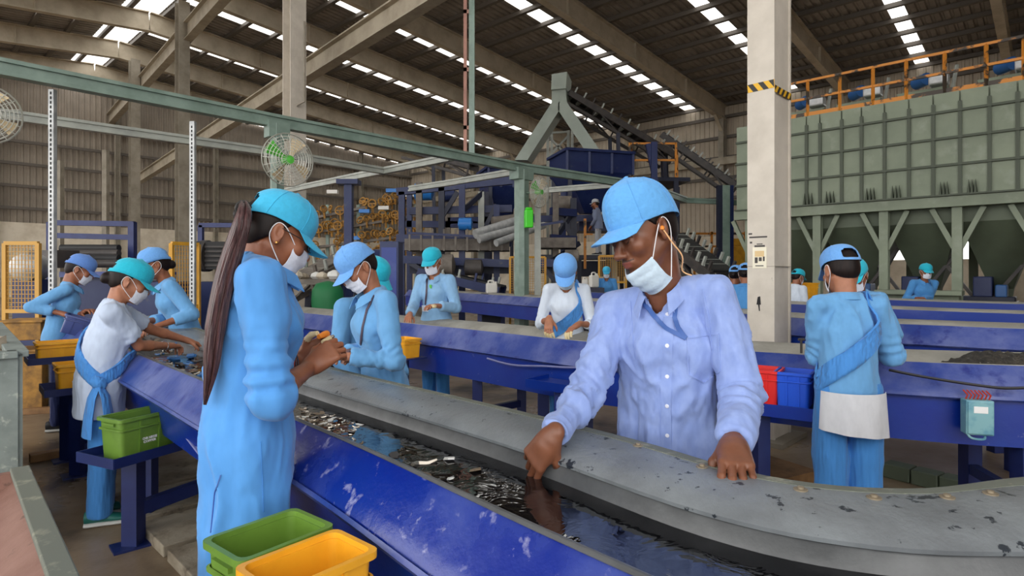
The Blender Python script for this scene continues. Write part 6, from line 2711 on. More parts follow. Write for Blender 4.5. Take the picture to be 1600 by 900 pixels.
    for sx in (-1, 1):
        h_, kn, a = ank[sx]
        lr = 1.0 if male else 1.12
        f.cap(h_ + Vector((sx * (0.012 if hem > 0.45 and not male else -0.008), 0, 0)), kn, (0.080 if hem > 0.45 and not male else 0.062) * S, 0.066 * S * lr * legw, 0.015)
        f.cap(kn, a + Vector((0, 0, -0.03)), 0.066 * S * lr * legw, 0.056 * S * lr * legw, 0.015, clipb=True)
    Vv, Qv = f.mesh()
    Vv = folds(relax(Vv, Qv, 1), Qv, 0.008, f1=(12, 12, 2.5), f2=(24, 24, 9), seed=3.3 + base[0])
    mesh_obj('trousers', Vv, Qv, legmat, root)
    for sx in (-1, 1):
        a = ank[sx][2]
        shoe(root, Vector((a.x, a.y - 0.0, 0.0)), -sx * 0.12, H / 1.66, shoes, sole)
    # ---- cap, mask
    if capmat:
        cap_parts(root, R, v3(C), hsz, capmat, detail, tall=cap_tall, tilt=cap_tilt)
    if mask:
        mask_parts(root, R, v3(C), hsz, mask, detail, **(mask_kw or {}))
    J.update(root=root, R=R, C=C, hsz=hsz, neck=neck, chest=chest, waist=waist, pel=pel, d2=d2, fwd=fwd, right=right, shR=shR, shL=shL, elR=elR, elL=elL, wrR=wrR, wrL=wrL,
             fing=info, loc=loc, S=S, H=H, ldir=ldir, ank=ank, wch=wch, ww=ww, wh=wh, dch=dch, garment=garment, body=body)
    if sash:
        # cloth band from one shoulder across chest and back to the opposite hip
        pts, nr = [], []
        s_ = sash.get('from', -1)
        def surf(ang, h):
            # ellipse around the spine at height fraction h (0 hip .. 1 shoulder)
            if h < 0.45:
                t = h / 0.45
                c = pel.lerp(waist, t)
                w = wh + (ww - wh) * t
                dp = w * dh
            elif h < 0.85:
                t = (h - 0.45) / 0.40
                c = waist.lerp(chest, t)
                w = ww + (wch - ww) * t
                dp = w * dch
            else:
                t = (h - 0.85) / 0.15
                c = chest.lerp(neck - d2 * 0.03 * H, t)
                w = wch + (0.10 * S - wch) * t
                dp = w * 0.8
            n = right * math.sin(ang) + fwd * math.cos(ang)
            ext = 0.022 + (0.02 if 0.5 < h < 0.9 and math.cos(ang) > 0.3 and not male else 0)
            return c + right * (math.sin(ang) * (w + 0.010)) + fwd * (math.cos(ang) * (dp + ext)), n
        K = 40
        for i in range(K + 1):
            q = i / K
            ang = s_ * (0.42 * (1 if True else 0)) * 0 + 2 * PI * q
            # q=0 at the shoulder, goes down the front, round the hip, up the back
            h = 0.06 + 0.94 * (0.5 + 0.5 * math.cos(2 * PI * q))
            a = s_ * 0.55 * math.cos(2 * PI * q)
            if q <= 0.5:
                ang = s_ * (PI / 2 - PI * 2 * q * 1.0) if False else s_ * PI / 2 * math.cos(2 * PI * q)
            else:
                ang = PI - s_ * PI / 2 * math.cos(2 * PI * q) * 1.0
            p, n = surf(ang, h)
            if h > 0.93:
                # over the shoulder
                p = p.lerp((shR if s_ > 0 else shL).lerp(neck, 0.45) + d2 * 0.055 * S, (h - 0.93) / 0.07)
                n = (n + d2 * 2.0).normalized()
            pts.append(p)
            nr.append(n)
        m = band(pts, nr, sash.get('w', 0.085), 0.012)
        so = m.build('sash', sash.get('mat', 'sash_blue'), root, smooth=True, angle=80, local=True)
        if sash.get('tails'):
            kp = pts[K // 2]
            m = MB()
            kk = kp + nr[K // 2] * 0.03
            m.tube([kk + Vector((0, -0.03, 0.03)), kk, kk + Vector((0, 0.03, -0.03))], [0.02, 0.038, 0.02], 10)
            for dx, ln in ((-0.03, 0.30), (0.035, 0.36)):
                m.tube([kk, kk + Vector((0.02 * s_ * -1, dx, -0.08)), kk + Vector((0.015 * -s_, dx * 1.5, -ln * 0.6)), kk + Vector((0.0, dx * 1.8, -ln))], [0.025, 0.035, 0.04, 0.045], 10, flat=0.35)
            m.build('sash_tail', sash.get('mat', 'sash_blue'), so, smooth=True, angle=80, local=True)
    return J
# ================================================================ the workers
# worker with the long ponytail, near side of the near trough
p1 = person('worker with a long ponytail in blue coat and turquoise cap in the left foreground', (X_(386, 1.70), 1.70), (0.88, 0.47), H=1.68, z0=0.10, lean=0.05,
            head=(0.42, 0.10, 0.0), hs=0.93, headshift=(0, -0.01, -0.05), hand_r=P(484, 574, 1.80), hand_l=P(472, 560, 1.93), hdir_r=(0.62, 0.40, 0.50), hdir_l=(0.75, 0.05, 0.40), hn_r=(0.1, 0.8, -0.2), hn_l=(0.2, -0.85, 0.1),
            curl=((0.7, 0.9, 0.5)), tcurl=0.6, pole_r=(0.10, 0.12, -1), pole_l=(0.15, 0.0, -1), sleeve=0.575, hem=0.27, topmat='coat_blue', capmat='cap_turq', hair='tail',
            res=0.0085, detail=2, shoes='shoe_black', loose=0.8, foldamp=0.0255, wid=0.88)
# worker in the shirt, far side of the near trough
p2 = person('worker in pale blue shirt and cap, mask on the chin, picking from the water', (0.512, 1.93), (-0.50, -0.87), H=1.72, lean=0.10, twist=0.05, sroll=0.18,
            head=(0.42, -0.62, 0.10), hs=1.02, headshift=(0.02, 0.02, 0.03), hand_r=P(864, 680, 1.62), hand_l=P(1146, 692, 1.51), hdir_r=(-0.51, 0.20, -0.74), hn_r=(0.63, 0.74, -0.14), hdir_l=(-0.25, -0.88, -0.30), hn_l=(0.0, 0.25, -1.0),
            curl=((0.30, 0.62, 0.35), (0.38, 0.66, 0.35), (0.55, 0.80, 0.4), (0.7, 0.9, 0.45)), curl_l=((0.12, 0.36, 0.28), (0.10, 0.34, 0.28), (0.12, 0.36, 0.30), (0.16, 0.40, 0.30)), tcurl=0.75, pole_r=(0.25, -0.7, -0.8), pole_l=(-0.15, -1.0, -0.5), top='shirt', topmat='shirt_man', sleeve=0.97, hem=0.46, legmat='trousers_navy',
            capmat='cap_sky', mask='mask_blue', mask_kw=dict(drop=0.052, back=0.016, mtilt=0.3), skin='skin_b', hair='short', res=0.0085, detail=2, male=True, cap_tall=0.02, cap_tilt=-0.06, foldamp=0.0225, wid=0.86)
# left group
p3 = person('worker in white tunic with blue sash knotted at the hip, beside the green crate', (-2.42, 3.47), (0.85, 0.52), H=1.56, lean=0.14, head=(0.40, 0.0, 0.0), hs=1.08,
            hand_r=P(262, 540, 3.78), hand_l=P(292, 532, 4.05), curl=((0.5, 0.7, 0.4)), pole_r=(0.5, -0.3, -1), top='kurti', topmat='kurti_white', sleeve=0.36, hem=0.40, capmat='cap_teal', skin='skin_c',
            shoes='shoe_green', res=0.011, sash={'from': -1, 'w': 0.075, 'tails': True}, foldamp=0.0135)
p4 = person('worker in blue coat and navy trousers at the far left, holding a navy crate', (X_(90, 5.5), 5.5), (0.85, 0.5), H=1.66, lean=0.16, head=(0.42, 0.0, 0.0), hs=1.08,
            hand_r=P(98, 490, 5.35), hand_l=P(132, 488, 5.5), hdir_r=(0.9, 0.2, -0.3), pole_r=(0.15, -0.35, -1), pole_l=(-0.2, -0.3, -1), topmat='coat_mid', sleeve=0.86, hem=0.44, legmat='trousers_navy', capmat='cap_dusk', hair='short', male=True, wid=0.9, res=0.013)
p5 = person('worker in blue coat bending over the far lip, before the yellow mesh guard', (X_(290, 5.35), 5.35), (-0.80, -0.60), H=1.72, lean=0.28, head=(0.25, 0.0, 0.0), hs=1.08,
            hand_r=P(224, 502, 5.15), hand_l=P(250, 508, 4.95), topmat='coat_mid', sleeve=0.80, hem=0.42, capmat='cap_blue', res=0.012)
# pair on the far side of the near trough
p6 = person('worker in blue coat and blue cap with lanyard, in front of another turquoise-capped worker', (X_(600, 3.08), 3.08), (-0.82, -0.57), H=1.66, lean=0.10, head=(0.62, 0.0, 0.0), hs=0.92,
            hand_r=P(538, 552, 2.95), hand_l=P(530, 556, 2.80), topmat='coat_mid', sleeve=0.90, hem=0.30, capmat='cap_blue', skin='skin_c', hair='short', res=0.010, detail=2, foldamp=0.0150, wid=0.85)
p6b = person('worker in turquoise cap standing right behind the blue-capped worker with lanyard', (X_(568, 3.62), 3.62), (0.80, -0.6), H=1.58, lean=0.05, head=(0.45, 0.0, 0.0),
             topmat='coat_mid', hem=0.30, capmat='cap_teal', res=0.013)
# behind the second trough
p7 = person('worker in pale blue coat and teal cap with badge, behind the second trough', (X_(682, 6.5), 6.5), (-0.35, -0.94), H=1.75, lean=0.06, head=(0.30, 0.0, 0.0), hs=1.05,
            hand_r=P(640, 492, 6.15), hand_l=P(684, 478, 6.15), topmat='coat_pale', hem=0.38, capmat='cap_teal', skin='skin_c', res=0.012)
p8 = person('worker with bowed head in white shirt and blue sash, behind the second trough', (X_(886, 5.05), 5.05), (-0.15, -0.99), H=1.68, lean=0.20, head=(0.85, 0.0, 0.0), hs=1.06,
            hand_r=P(858, 498, 4.78), hand_l=P(905, 506, 4.7), hdir_l=(-0.75, -0.4, -0.4), hdir_r=(-0.1, -0.5, -0.8), pole_r=(0.35, -0.4, -1), pole_l=(-0.4, -0.4, -1), wid=0.86, top='kurti', topmat='shirt_white', sleeve=0.72, hem=0.40, capmat='cap_blue', mask='mask_blue', skin='skin_c', res=0.011,
            sash={'from': -1, 'w': 0.10}, cap_tilt=0.0)
p9 = person('small far worker in blue before a yellow mesh guard', (X_(948, 13.6), 13.6), (-0.2, -1), H=1.64, head=(0.25, 0, 0), topmat='coat_far', capmat='cap_turq', res=0.02, foldamp=0.0060)
p10 = person('worker in grey shirt standing up on the far machine platform', (X_(935, 17.4), 17.4), (-0.9, 0.4), H=1.68, z0=2.0, head=(0.05, 0, 0), hand_r=(X_(929, 17.2), 17.2, 3.35), topmat='shirt_grey', legmat='trousers_grey', hem=0.46, top='shirt', male=True, capmat='trousers_grey', hair='short', mask=None, res=0.02, foldamp=0.0060)
# right group
p11 = person('worker seen from behind in blue with a sash across the back', (X_(1326, 3.12), 3.12), (0.10, 0.99), H=1.62, lean=0.05, head=(0.32, 0.12, 0.0), hs=1.04,
             hand_r=P(1372, 548, 3.40), hand_l=P(1290, 548, 3.42), pole_r=(0.3, -0.3, -1), pole_l=(-0.3, -0.3, -1), topmat='coat_mid', sleeve=0.9, hem=0.50, capmat='cap_blue', mask='mask_white', skin='skin_c', res=0.010, detail=2, sash={'from': 1, 'w': 0.10}, foldamp=0.0210, wid=0.92, hair='short', legw=1.25)
p12 = person('worker in turquoise cap half hidden behind the worker seen from behind', (X_(1346, 4.6), 4.6), (-0.75, -0.66), H=1.60, lean=0.12, head=(0.45, 0, 0), hand_r=P(1340, 500, 4.3), hand_l=P(1370, 510, 4.25), wid=0.9, topmat='coat_mid', capmat='cap_teal', res=0.013)
p13 = person('far worker in blue facing the camera before the green bunker, hands joined', (X_(1441, 9.9), 9.9), (-0.1, -1), H=1.64, head=(0.12, 0, 0), hand_r=P(1434, 466, 9.65), hand_l=P(1441, 466, 9.65), topmat='coat_far', capmat='cap_teal', res=0.016, foldamp=0.0075)
p14 = person('back-turned worker in blue, left one of two beside the cream column', (X_(1146, 7.3), 7.3), (0.6, 0.8), H=1.58, topmat='coat_far', capmat='cap_blue', res=0.016, foldamp=0.0075)
p15 = person('back-turned worker in blue touching the left edge of the cream column', (X_(1163, 6.9), 6.9), (0.5, 0.86), H=1.60, topmat='coat_far', capmat='cap_blue', res=0.016, foldamp=0.0075)
p16 = person('far worker in white half hidden by the right edge of the cream column', (X_(1238, 9.0), 9.0), (0.9, 0.3), H=1.55, topmat='shirt_white', capmat='cap_teal', res=0.018, foldamp=0.0075)
# ================================================================ accessories
from mathutils.bvhtree import BVHTree


def bvh_of(o):
    me = o.data
    return BVHTree.FromPolygons([v.co.copy() for v in me.vertices], [tuple(p.vertices) for p in me.polygons])


def caster(J, obj):
    """returns f(px,py) -> (local point, normal) where the sight line of that photo pixel meets the garment"""
    tree = bvh_of(obj)
    o = J['loc'](Vector((0, 0, CAMZ)))

    def f(px, py):
        d = (J['loc'](P(px, py, 1.0)) - o).normalized()
        h, n, i, dist = tree.ray_cast(o, d)
        if h is None:
            h, n, i, dist = tree.find_nearest(J['loc'](P(px, py, J['root'].location.y)))
        if n.dot(d) > 0:
            n = -n
        return h, n
    return f


def strap_on(J, f, pxs, w, th, name, matn, sub=6, par=None, lift=0.0015):
    pts = []
    for i in range(len(pxs) - 1):
        for k in range(sub):
            t = k / sub
            pts.append((pxs[i][0] + (pxs[i + 1][0] - pxs[i][0]) * t, pxs[i][1] + (pxs[i + 1][1] - pxs[i][1]) * t))
    pts.append(pxs[-1])
    hs = [f(*p) for p in pts]
    rings = []
    pp = [h + n * lift for h, n in hs]
    for i, p in enumerate(pp):
        d = (pp[min(i + 1, len(pp) - 1)] - pp[max(i - 1, 0)]).normalized()
        n = hs[i][1]
        n = (n - d * n.dot(d)).normalized()
        x = d.cross(n)
        rings.append([p - x * w / 2 - n * 0.003, p + x * w / 2 - n * 0.003, p + x * w / 2 + n * th, p - x * w / 2 + n * th])
    m = MB()
    m.loft(rings, True, True)
    return m.build(name, matn, par or J['root'], smooth=True, angle=50, local=True)


def nails(J, side, par, fingers=(0, 1, 2, 3, 4)):
    d_, n_ = J['fing'][side + 'd']
    for k in fingers:
        ch = J['fing'][side][k]
        a, b = ch[-2], ch[-1]
        dd = (b - a).normalized()
        nn = (n_ - dd * n_.dot(dd)).normalized()
        lat = dd.cross(nn)
        hs = J['H'] / 1.66
        c = b - dd * 0.003 * hs - nn * 0.0068 * hs
        m = MB()
        grid = []
        for i in range(5):
            row = []
            for j in range(5):
                u, v = (i / 4 - 0.5), (j / 4 - 0.5)
                row.append(c + dd * u * 0.013 * hs + lat * v * 0.011 * hs + nn * (v * v * 0.014 * hs))
            grid.append(row)
        m.sheet(grid, 0.0012)
        m.build('nail', 'nail', par, smooth=True, local=True)


def headpt(J, x, y, z):
    return Vector(tuple(J['R'] @ (np.array([x, y, z]) * J['hsz']) + v3(J['C'])))


# ---- ponytail worker
rt = p1['root']
L1 = p1['loc']
rndh = random.Random(4)
hb = rt.matrix_basis @ headpt(p1, 0, -0.118, 0.035)
tail = [(hb.x * FPX / hb.y + 800, 428 - (hb.z - CAMZ) * FPX / hb.y, hb.y, 0.022), (381, 338, 1.585, 0.034), (367, 385, 1.575, 0.042), (353, 432, 1.57, 0.044), (342, 482, 1.565, 0.043), (334, 535, 1.565, 0.043), (329, 580, 1.565, 0.036), (320, 632, 1.565, 0.010)]
cent = catmull([L1(P(a, b, c)) for a, b, c, w in tail], 5)
wid_ = catmull([Vector((w, 0, 0)) for a, b, c, w in tail], 5)
m = MB()
for s in range(120):
    ang, rad = rndh.uniform(0, 2 * PI), math.sqrt(rndh.random())
    ph, am = rndh.uniform(0, 6), rndh.uniform(0.0, 0.004)
    end = len(cent) - (0 if rndh.random() < 0.2 else rndh.randint(0, 11))
    pts = []
    for i in range(0, end):
        d = (cent[min(i + 1, len(cent) - 1)] - cent[max(i - 1, 0)]).normalized()
        r, u, _ = frame_from(d, (0, 1, 0))
        w = wid_[i].x * 0.8 * (1 - 0.35 * max(0, (i - len(cent) + 9) / 9))
        pts.append(cent[i] + r * (w * rad * math.cos(ang) + am * math.sin(i * 0.5 + ph)) + u * (w * 0.62 * rad * math.sin(ang)))
    n = len(pts)
    m.tube(pts, [0.0034 if i < n - 6 else 0.0034 * (n - i) / 7 + 0.0004 for i in range(n)], 5)
m.tube(cent[:-4], [w.x * 0.62 if i < len(wid_) - 12 else w.x * 0.62 * max(0.05, (len(wid_) - 5 - i) / 8) for i, w in enumerate(wid_[:-4])], 10)
m.build('ponytail', 'hair_brown', rt, smooth=True, local=True)
m = MB()
m.tube([cent[1] + Vector((0, 0, 0)), cent[2]], [0.024, 0.022], 10)
m.build('hair_tie', 'rubber_black', rt, smooth=True, local=True)
gl = None
for sx in (-1, 1):
    m = MB()
    rr = [headpt(p1, sx * 0.033 + 0.024 * math.cos(a), 0.112 - 0.010 * math.cos(a) ** 2 - (0.006 if sx * math.cos(a) > 0 else 0), 0.004 + 0.016 * math.sin(a)) for a in [2 * PI * k / 20 for k in range(21)]]
    m.tube(rr, 0.0016, 5, caps=False)
    m.tube([headpt(p1, sx * 0.058, 0.100, 0.008), headpt(p1, sx * 0.080, 0.05, 0.010), headpt(p1, sx * 0.085, -0.005, 0.014)], 0.0015, 5)
    if gl is None:
        m.tube([headpt(p1, -0.010, 0.112, 0.006), headpt(p1, 0, 0.115, 0.009), headpt(p1, 0.010, 0.112, 0.006)], 0.0014, 5)
        gl = m.build('spectacles', 'rubber_black', rt, smooth=True, local=True)
    else:
        m.build('spectacle_rim', 'rubber_black', gl, smooth=True, local=True)
for sx in (-1, 1):
    m = MB()
    m.lathe([(0.001, -0.004), (0.004, -0.002), (0.004, 0.002), (0.001, 0.004)], 8, headpt(p1, sx * 0.088, -0.003, -0.032))
    m.build('earring', 'gold', rt, smooth=True, local=True)


def finger_sleeve(J, side, k, s0, s1, matn, name, r=0.0112):
    ch = J['fing'][side][k]
    m = MB()
    a = ch[s0]
    b = ch[s1]
    pts = [ch[i] for i in range(s0, s1 + 1)]
    rs = [r * (1 - 0.07 * i) for i in range(len(pts))]
    if s1 == 3:
        pts[-1] = pts[-1] + (pts[-1] - pts[-2]).normalized() * 0.007
        rs[-1] *= 0.75
    m.tube(pts, rs, 10)
    m.build(name, matn, J['root'], smooth=True, angle=60, local=True)


for k, (mt) in enumerate(('tape_orange', 'tape_cream', 'tape_orange')):
    finger_sleeve(p1, 'l', k, 1, 3, mt, 'finger_guard', 0.0115)
finger_sleeve(p1, 'l', 4, 1, 3, 'tape_cream', 'finger_guard', 0.0125)
finger_sleeve(p1, 'r', 0, 2, 3, 'tape_cream', 'finger_guard', 0.0108)
m = MB()
wr, el = p1['wrL'], p1['elL']
d = (wr - el).normalized()
r, u, _ = frame_from(d)
for q in (0.0, 0.008):
    c = wr - d * (0.03 + q)
    m.tube([c + r * 0.029 * math.cos(a) + u * 0.029 * math.sin(a) for a in [2 * PI * k / 20 for k in range(21)]], 0.0022, 6, caps=False)
m.build('bangle', 'silver', rt, smooth=True, local=True)
m = MB()
for q in range(3):
    c = wr - d * (0.045 + 0.006 * q)
    m.tube([c + r * 0.030 * math.cos(a) + u * 0.030 * math.sin(a) for a in [2 * PI * k / 20 for k in range(21)]], 0.0026, 6, caps=False)
m.build('thread_bracelet', 'thread_red', rt, smooth=True, local=True)
f1 = caster(p1, p1['garment'])
strap_on(p1, f1, [(345, 742), (336, 770), (333, 800), (330, 832)], 0.003, 0.0012, 'side_slit', 'lanyard_blue')
strap_on(p1, f1, [(407, 690), (410, 740), (412, 800)], 0.002, 0.001, 'seam', 'coat_blue_deep')
nails(p1, 'r', rt, (1, 2, 3, 4))
# the scrap she is cleaning
m = MB()
q = (p1['fing']['l'][0][3] + p1['fing']['r'][0][3]) / 2
m.tube([q + Vector((0.0, -0.02, -0.015)), q, q + Vector((0.01, 0.02, 0.02))], [0.006, 0.009, 0.005], 8)
sc = tag(m.build('scrap_piece', 'scrap_metal', smooth=True, local=True), 'small bright metal scrap in the hands of the worker with a ponytail', 'scrap')
sc.matrix_world = rt.matrix_basis.copy()

# ---- worker in the shirt
rm = p2['root']
f2 = caster(p2, p2['garment'])
plk = strap_on(p2, f2, [(1046, 486), (1043, 540), (1041, 600), (1041, 660), (1041, 706)], 0.032, 0.0018, 'placket', 'shirt_man')
for y in (492, 540, 588, 634, 680):
    h, n = f2(1043, y)
    r, u, d = frame_from(n)
    m = MB()
    m.lathe([(0.001, 0.0), (0.0062, 0.0), (0.0062, 0.0025), (0.0045, 0.003), (0.001, 0.0022)], 12, h + n * 0.0022, Matrix((r, u, d)).transposed())
    m.build('button', 'button', plk, smooth=True, local=True)
pk = None
for seg in ([(1074, 528), (1123, 522)], [(1074, 528), (1076, 585), (1100, 598)], [(1123, 522), (1125, 580), (1100, 598)]):
    o_ = strap_on(p2, f2, seg, 0.0035, 0.0016, 'pocket' if pk is None else 'pocket_edge', 'shirt_man', par=pk or rm)
    pk = pk or o_
ly = strap_on(p2, f2, [(1004, 470), (1020, 492), (1040, 512), (1072, 529)], 0.013, 0.0016, 'lanyard', 'lanyard_blue', lift=0.004)
strap_on(p2, f2, [(1056, 474), (1054, 496), (1060, 512), (1072, 529)], 0.013, 0.0016, 'lanyard_end', 'lanyard_blue', par=ly, lift=0.004)
for seg in ([(985, 470), (988, 520), (992, 560)], [(1098, 452), (1108, 500), (1112, 545)]):
    strap_on(p2, f2, seg, 0.003, 0.001, 'armhole_seam', 'shirt_man')
e0 = headpt(p2, -0.086, -0.002, -0.002)
nk = p2['neck']
m = MB()
pts = [e0, headpt(p2, -0.088, -0.012, -0.05), headpt(p2, -0.082, -0.03, -0.10), nk + Vector((-0.07, 0.045, 0.045)), nk + Vector((-0.095, 0.03, 0.03))]
m.tube(catmull(pts, 5), 0.0022, 6)
ep = m.build('earphone_wire', 'earphone', rm, smooth=True, local=True)
m = MB()
m.lathe([(0.001, -0.007), (0.007, -0.004), (0.007, 0.004), (0.001, 0.008)], 10, e0 + Vector((0, 0.002, 0)))
m.build('earphone_bud', 'tape_orange', ep, smooth=True, local=True)
nails(p2, 'l', rm)
nails(p2, 'r', rm)
finger_sleeve(p2, 'r', 1, 1, 2, 'dirty_finger', 'dusty_finger', 0.0098)

# ---- others
f6 = caster(p6, p6['garment'])
o_ = strap_on(p6, f6, [(585, 462), (574, 484), (567, 512), (564, 538)], 0.012, 0.0016, 'lanyard', 'lanyard_dark', lift=0.004)
nails(p6, 'l', p6['root'])
f7 = caster(p7, p7['garment'])
strap_on(p7, f7, [(668, 428), (667, 450), (665, 476)], 0.02, 0.002, 'lanyard', 'lanyard_dark', lift=0.006)
h, n = f7(665, 482)
m = MB()
r, u, d = frame_from(n)
m.box(h + n * 0.008, (0.10, 0.004, 0.065), R=Matrix((r, d, u)).transposed())
m.build('badge_card', 'badge', p7['root'], local=True)
h, n = f7(673, 448)
m = MB()
m.box(h + n * 0.005, (0.03, 0.006, 0.04), R=Matrix((r, d, u)).transposed())
m.build('pin', 'fan_green', p7['root'], local=True)
# white tunic tail below the coat of the back-turned worker
m = MB()
grid = []
H11 = p11['H']
for j in range(7):
    q = j / 6
    row = []
    for i in range(21):
        a = -1.25 + 2.5 * i / 20
        rr = 0.180 + 0.012 * q + 0.006 * math.sin(i * 1.1) * q
        z = 0.84 - q * (0.215 + 0.018 * (i / 20 - 0.5) * 2)
        row.append(Vector((rr * math.sin(a) * 0.93, -rr * 0.80 * math.cos(a) - 0.005, z)))
    grid.append(row)
m.sheet(grid, 0.003)
m.build('tunic_tail', 'apron_white', p11['root'], smooth=True, local=True)
# bracelets of the white-tunic worker, cream gloves fingertips of the bowed worker
for J in (p8,):
    for s_ in ('r', 'l'):
        for k in range(4):
            finger_sleeve(J, s_, k, 1, 3, 'tape_cream', 'finger_guard', 0.0115)
m = MB()
wr, el = p3['wrR'], p3['elR']
d = (wr - el).normalized()
r, u, _ = frame_from(d)
c = wr - d * 0.03
m.tube([c + r * 0.03 * math.cos(a) + u * 0.03 * math.sin(a) for a in [2 * PI * k / 16 for k in range(17)]], 0.003, 6, caps=False)
m.build('bangle', 'silver', p3['root'], smooth=True, local=True)

# ================================================================ scrap
rs = random.Random(21)


def scrap(c, s, matn, label, group, flat=False):
    m = MB()
    kind = rs.random()
    rz_ = rs.random() * 6.28
    R = Matrix.Rotation(rz_, 3, 'Z') @ Matrix.Rotation(rs.uniform(-0.5, 0.5) * (0.3 if flat else 1), 3, 'X')
    if kind < 0.35:
        pts = [R @ Vector((s * (k / 3 - 0.5) * 1.6, s * 0.25 * math.sin(k * 1.7), s * 0.12 * math.cos(k * 2.1))) for k in range(4)]
        m.tube([Vector(c) + p for p in pts], [s * 0.12, s * 0.2, s * 0.18, s * 0.1], 6)
    elif kind < 0.75:
        n = 6
        poly = [(s * (0.4 + 0.35 * rs.random()) * math.cos(2 * PI * k / n), s * (0.3 + 0.3 * rs.random()) * math.sin(2 * PI * k / n)) for k in range(n)]
        h = s * 0.12
        a = [Vector(c) + R @ Vector((x, y, 0.1 * s * math.sin(3 * x / s))) for x, y in poly]
        b = [Vector(c) + R @ Vector((x * 0.9, y * 0.9, h + 0.1 * s * math.sin(3 * x / s))) for x, y in poly]
        m.loft([a, b], True, True)
    else:
        m.lathe([(s * 0.18, -s * 0.4), (s * 0.25, -s * 0.3), (s * 0.25, s * 0.3), (s * 0.12, s * 0.42)], 8, c, R @ Matrix.Rotation(PI / 2, 3, 'Y'))
    tag(m.build('scrap_piece', matn, smooth=True, angle=35), label, 'scrap', group)


def scrap_geo(m, c, s, flat=False):
    kind = rs.random()
    R = Matrix.Rotation(rs.random() * 6.28, 3, 'Z') @ Matrix.Rotation(rs.uniform(-0.5, 0.5) * (0.3 if flat else 1), 3, 'X')
    if kind < 0.4:
        pts = [R @ Vector((s * (k / 3 - 0.5) * 1.6, s * 0.25 * math.sin(k * 1.7), s * 0.12 * math.cos(k * 2.1))) for k in range(4)]
        m.tube([Vector(c) + p for p in pts], [s * 0.12, s * 0.2, s * 0.18, s * 0.1], 6)
    else:
        n = 6
        poly = [(s * (0.4 + 0.35 * rs.random()) * math.cos(2 * PI * k / n), s * (0.3 + 0.3 * rs.random()) * math.sin(2 * PI * k / n)) for k in range(n)]
        m.loft([[Vector(c) + R @ Vector((x, y, 0.1 * s * math.sin(3 * x / s))) for x, y in poly], [Vector(c) + R @ Vector((x * 0.9, y * 0.9, s * 0.12 + 0.1 * s * math.sin(3 * x / s))) for x, y in poly]], True, True)


# litter of small scrap on the belt in front of the white-tunic worker
lm_ = ['scrap_blue', 'scrap_metal', 'scrap_brown', 'scrap_dark', 'belt_left']
m = MB()
for k in range(110):
    i = rs.randint(43, 57)
    t = rs.uniform(0.08, 0.56)
    m.cur = rs.choice((0, 0, 1, 2, 3, 3, 4))
    scrap_geo(m, sec(i, t, 0.86 + rs.uniform(-0.02, 0.05)) + NU * rs.uniform(-0.1, 0.1), rs.uniform(0.03, 0.075))
tag(m.build('scrap_litter', lm_, smooth=True, angle=35), 'litter of mixed scrap bits on the belt before the white-tunic worker', 'scrap', kind='stuff')
for k, (px, py, mt, s_, lb) in enumerate(((300, 556, 'scrap_blue', 0.09, 'upright blue plastic scrap nearest the long ponytail'), (272, 560, 'scrap_blue', 0.08, 'blue plastic scrap under the hand of the white-tunic worker'), (285, 585, 'scrap_blue', 0.07, 'blue plastic scrap close to the near rim left of the ponytail'), (276, 538, 'scrap_blue', 0.07, 'dark blue cap lying beyond the hand of the white-tunic worker'))):
    scrap(G(px, py, 0.90), s_, mt, lb, None)
# bed of grit under that scrap
m = MB()
grid = []
for i in range(42, 60):
    grid.append([sec(i, t, 0.845 + 0.02 * rs.random()) for t in (0.05, 0.12, 0.2, 0.28, 0.36, 0.44, 0.52, 0.57)])
m.loft(grid, False, False)
tag(m.build('grit', 'gravel', smooth=True, angle=180), 'dark grit lying on the belt in front of the white-tunic worker', 'grit', kind='stuff')
fm_ = ['scrap_metal', 'scrap_white', 'scrap_brown']
m = MB()
for k in range(75):
    px = rs.uniform(462, 562)
    py = 640 + 30 * (px - 462) / 98 + rs.uniform(-8, 26)
    m.cur = rs.choice((0, 0, 1, 2, 2))
    scrap_geo(m, G(px, py, 0.885), rs.uniform(0.012, 0.032), True)
tag(m.build('floating_litter', fm_, smooth=True, angle=35), 'glittering scrap litter floating by the hands of the ponytailed worker', 'scrap', kind='stuff')
for k, (px, py, s_, mt, lb) in enumerate(((662, 724, 0.05, 'scrap_metal', 'grey metal sliver floating right of the coat reflection'), (702, 717, 0.035, 'scrap_white', 'white scrap chip floating nearest the grey inner wall'), (704, 748, 0.022, 'scrap_white', 'tiny white chip floating in the middle of the water'),
        (508, 674, 0.05, 'scrap_metal', 'upright metal sliver at the near rim, left of the coat reflection'), (572, 706, 0.035, 'scrap_dark', 'dark nut floating by the near rim'), (616, 712, 0.035, 'scrap_dark', 'dark bolt floating right of the dark nut'), (664, 745, 0.05, 'scrap_brown', 'brown flake floating below the grey sliver'), (742, 735, 0.04, 'scrap_brown', 'brown flake floating left of the picking hand'))):
    scrap(G(px, py, 0.887), s_, mt, lb, None, True)
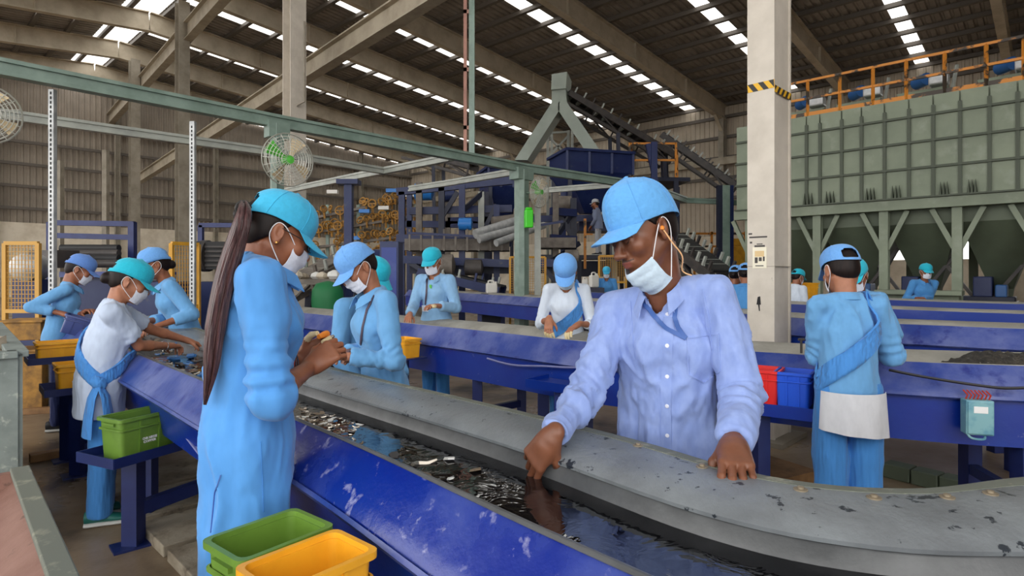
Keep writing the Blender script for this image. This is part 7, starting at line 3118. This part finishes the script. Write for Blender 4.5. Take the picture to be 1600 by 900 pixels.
# piece pinched by the pale-shirted worker
q = rm.matrix_basis @ ((p2['fing']['r'][0][3] + p2['fing']['r'][4][3]) / 2)
m = MB()
m.lathe([(0.004, -0.012), (0.011, -0.008), (0.011, 0.006), (0.005, 0.012)], 8, q + Vector((0, 0, -0.012)))
tag(m.build('scrap_piece', 'scrap_dark', smooth=True), 'dark scrap pinched by the pale-shirted worker over the water', 'scrap')
# gravel heap at the right end of the second trough
m = MB()
grid = []
for i in range(24):
    row = []
    q = i / 23
    pc, dc, sc_ = t2_at(1500 + 160 * q, 0.0)
    for j in range(12):
        t = j / 11
        hgt = 0.10 * math.sin(PI * t) * min(1, q * 2.2) + 0.02 * rs.random()
        row.append(pc + sc_ * (0.05 + 0.42 * t) + Vector((0, 0, 0.89 + hgt)))
    grid.append(row)
m.loft(grid, False, False)
tag(m.build('scrap_heap', 'gravel', smooth=True, angle=180), 'dark heap of wet gravelly scrap on the second trough at right', 'scrap heap', kind='stuff')
# small nail-like stub on the second trough
pc, dc, sc_ = t2_at(1253, 0.3)
m = MB()
m.tube([pc + Vector((0, 0, 0.93)), pc + Vector((0, 0, 1.02))], 0.008, 8)
m.tube([pc + Vector((-0.02, 0, 1.02)), pc + Vector((0.02, 0, 1.02))], 0.008, 8)
tag(m.build('bolt_stub', 'dark_steel'), 'rusty T-shaped bolt standing on the second trough lip', 'bolt')
# scrap held by the badge worker
h = p7['root'].matrix_basis @ (p7['wrL'] + Vector((0, 0.09, 0)))
m = MB()
m.lathe([(0.01, -0.02), (0.03, -0.01), (0.03, 0.012), (0.012, 0.02)], 8, h)
tag(m.build('scrap_piece', 'tape_cream', smooth=True), 'cream scrap piece held by the worker with the badge', 'scrap')
# cables drooping along the second trough
for i, (pts, lb) in enumerate(((((760, 560), (800, 570), (850, 572), (900, 574), (940, 566)), 'cable drooping along the second trough left of the pale-shirted worker'), (((1160, 590), (1200, 592), (1250, 600), (1290, 600)), 'cable along the second trough above the red crate'), (((1390, 578), (1440, 588), (1500, 598), (1560, 606), (1600, 606)), 'cable along the second trough above the junction box'))):
    pp = []
    for (px, py) in pts:
        pc, dc, sc_ = t2_at(px, -0.15)
        pp.append(Vector((pc.x, pc.y, zat(py, pc.y))))
    m = MB()
    m.tube(catmull(pp, 5), 0.008, 6)
    tag(m.build('cable', 'wire' if i else 'wire_pale', smooth=True), lb, 'cable')
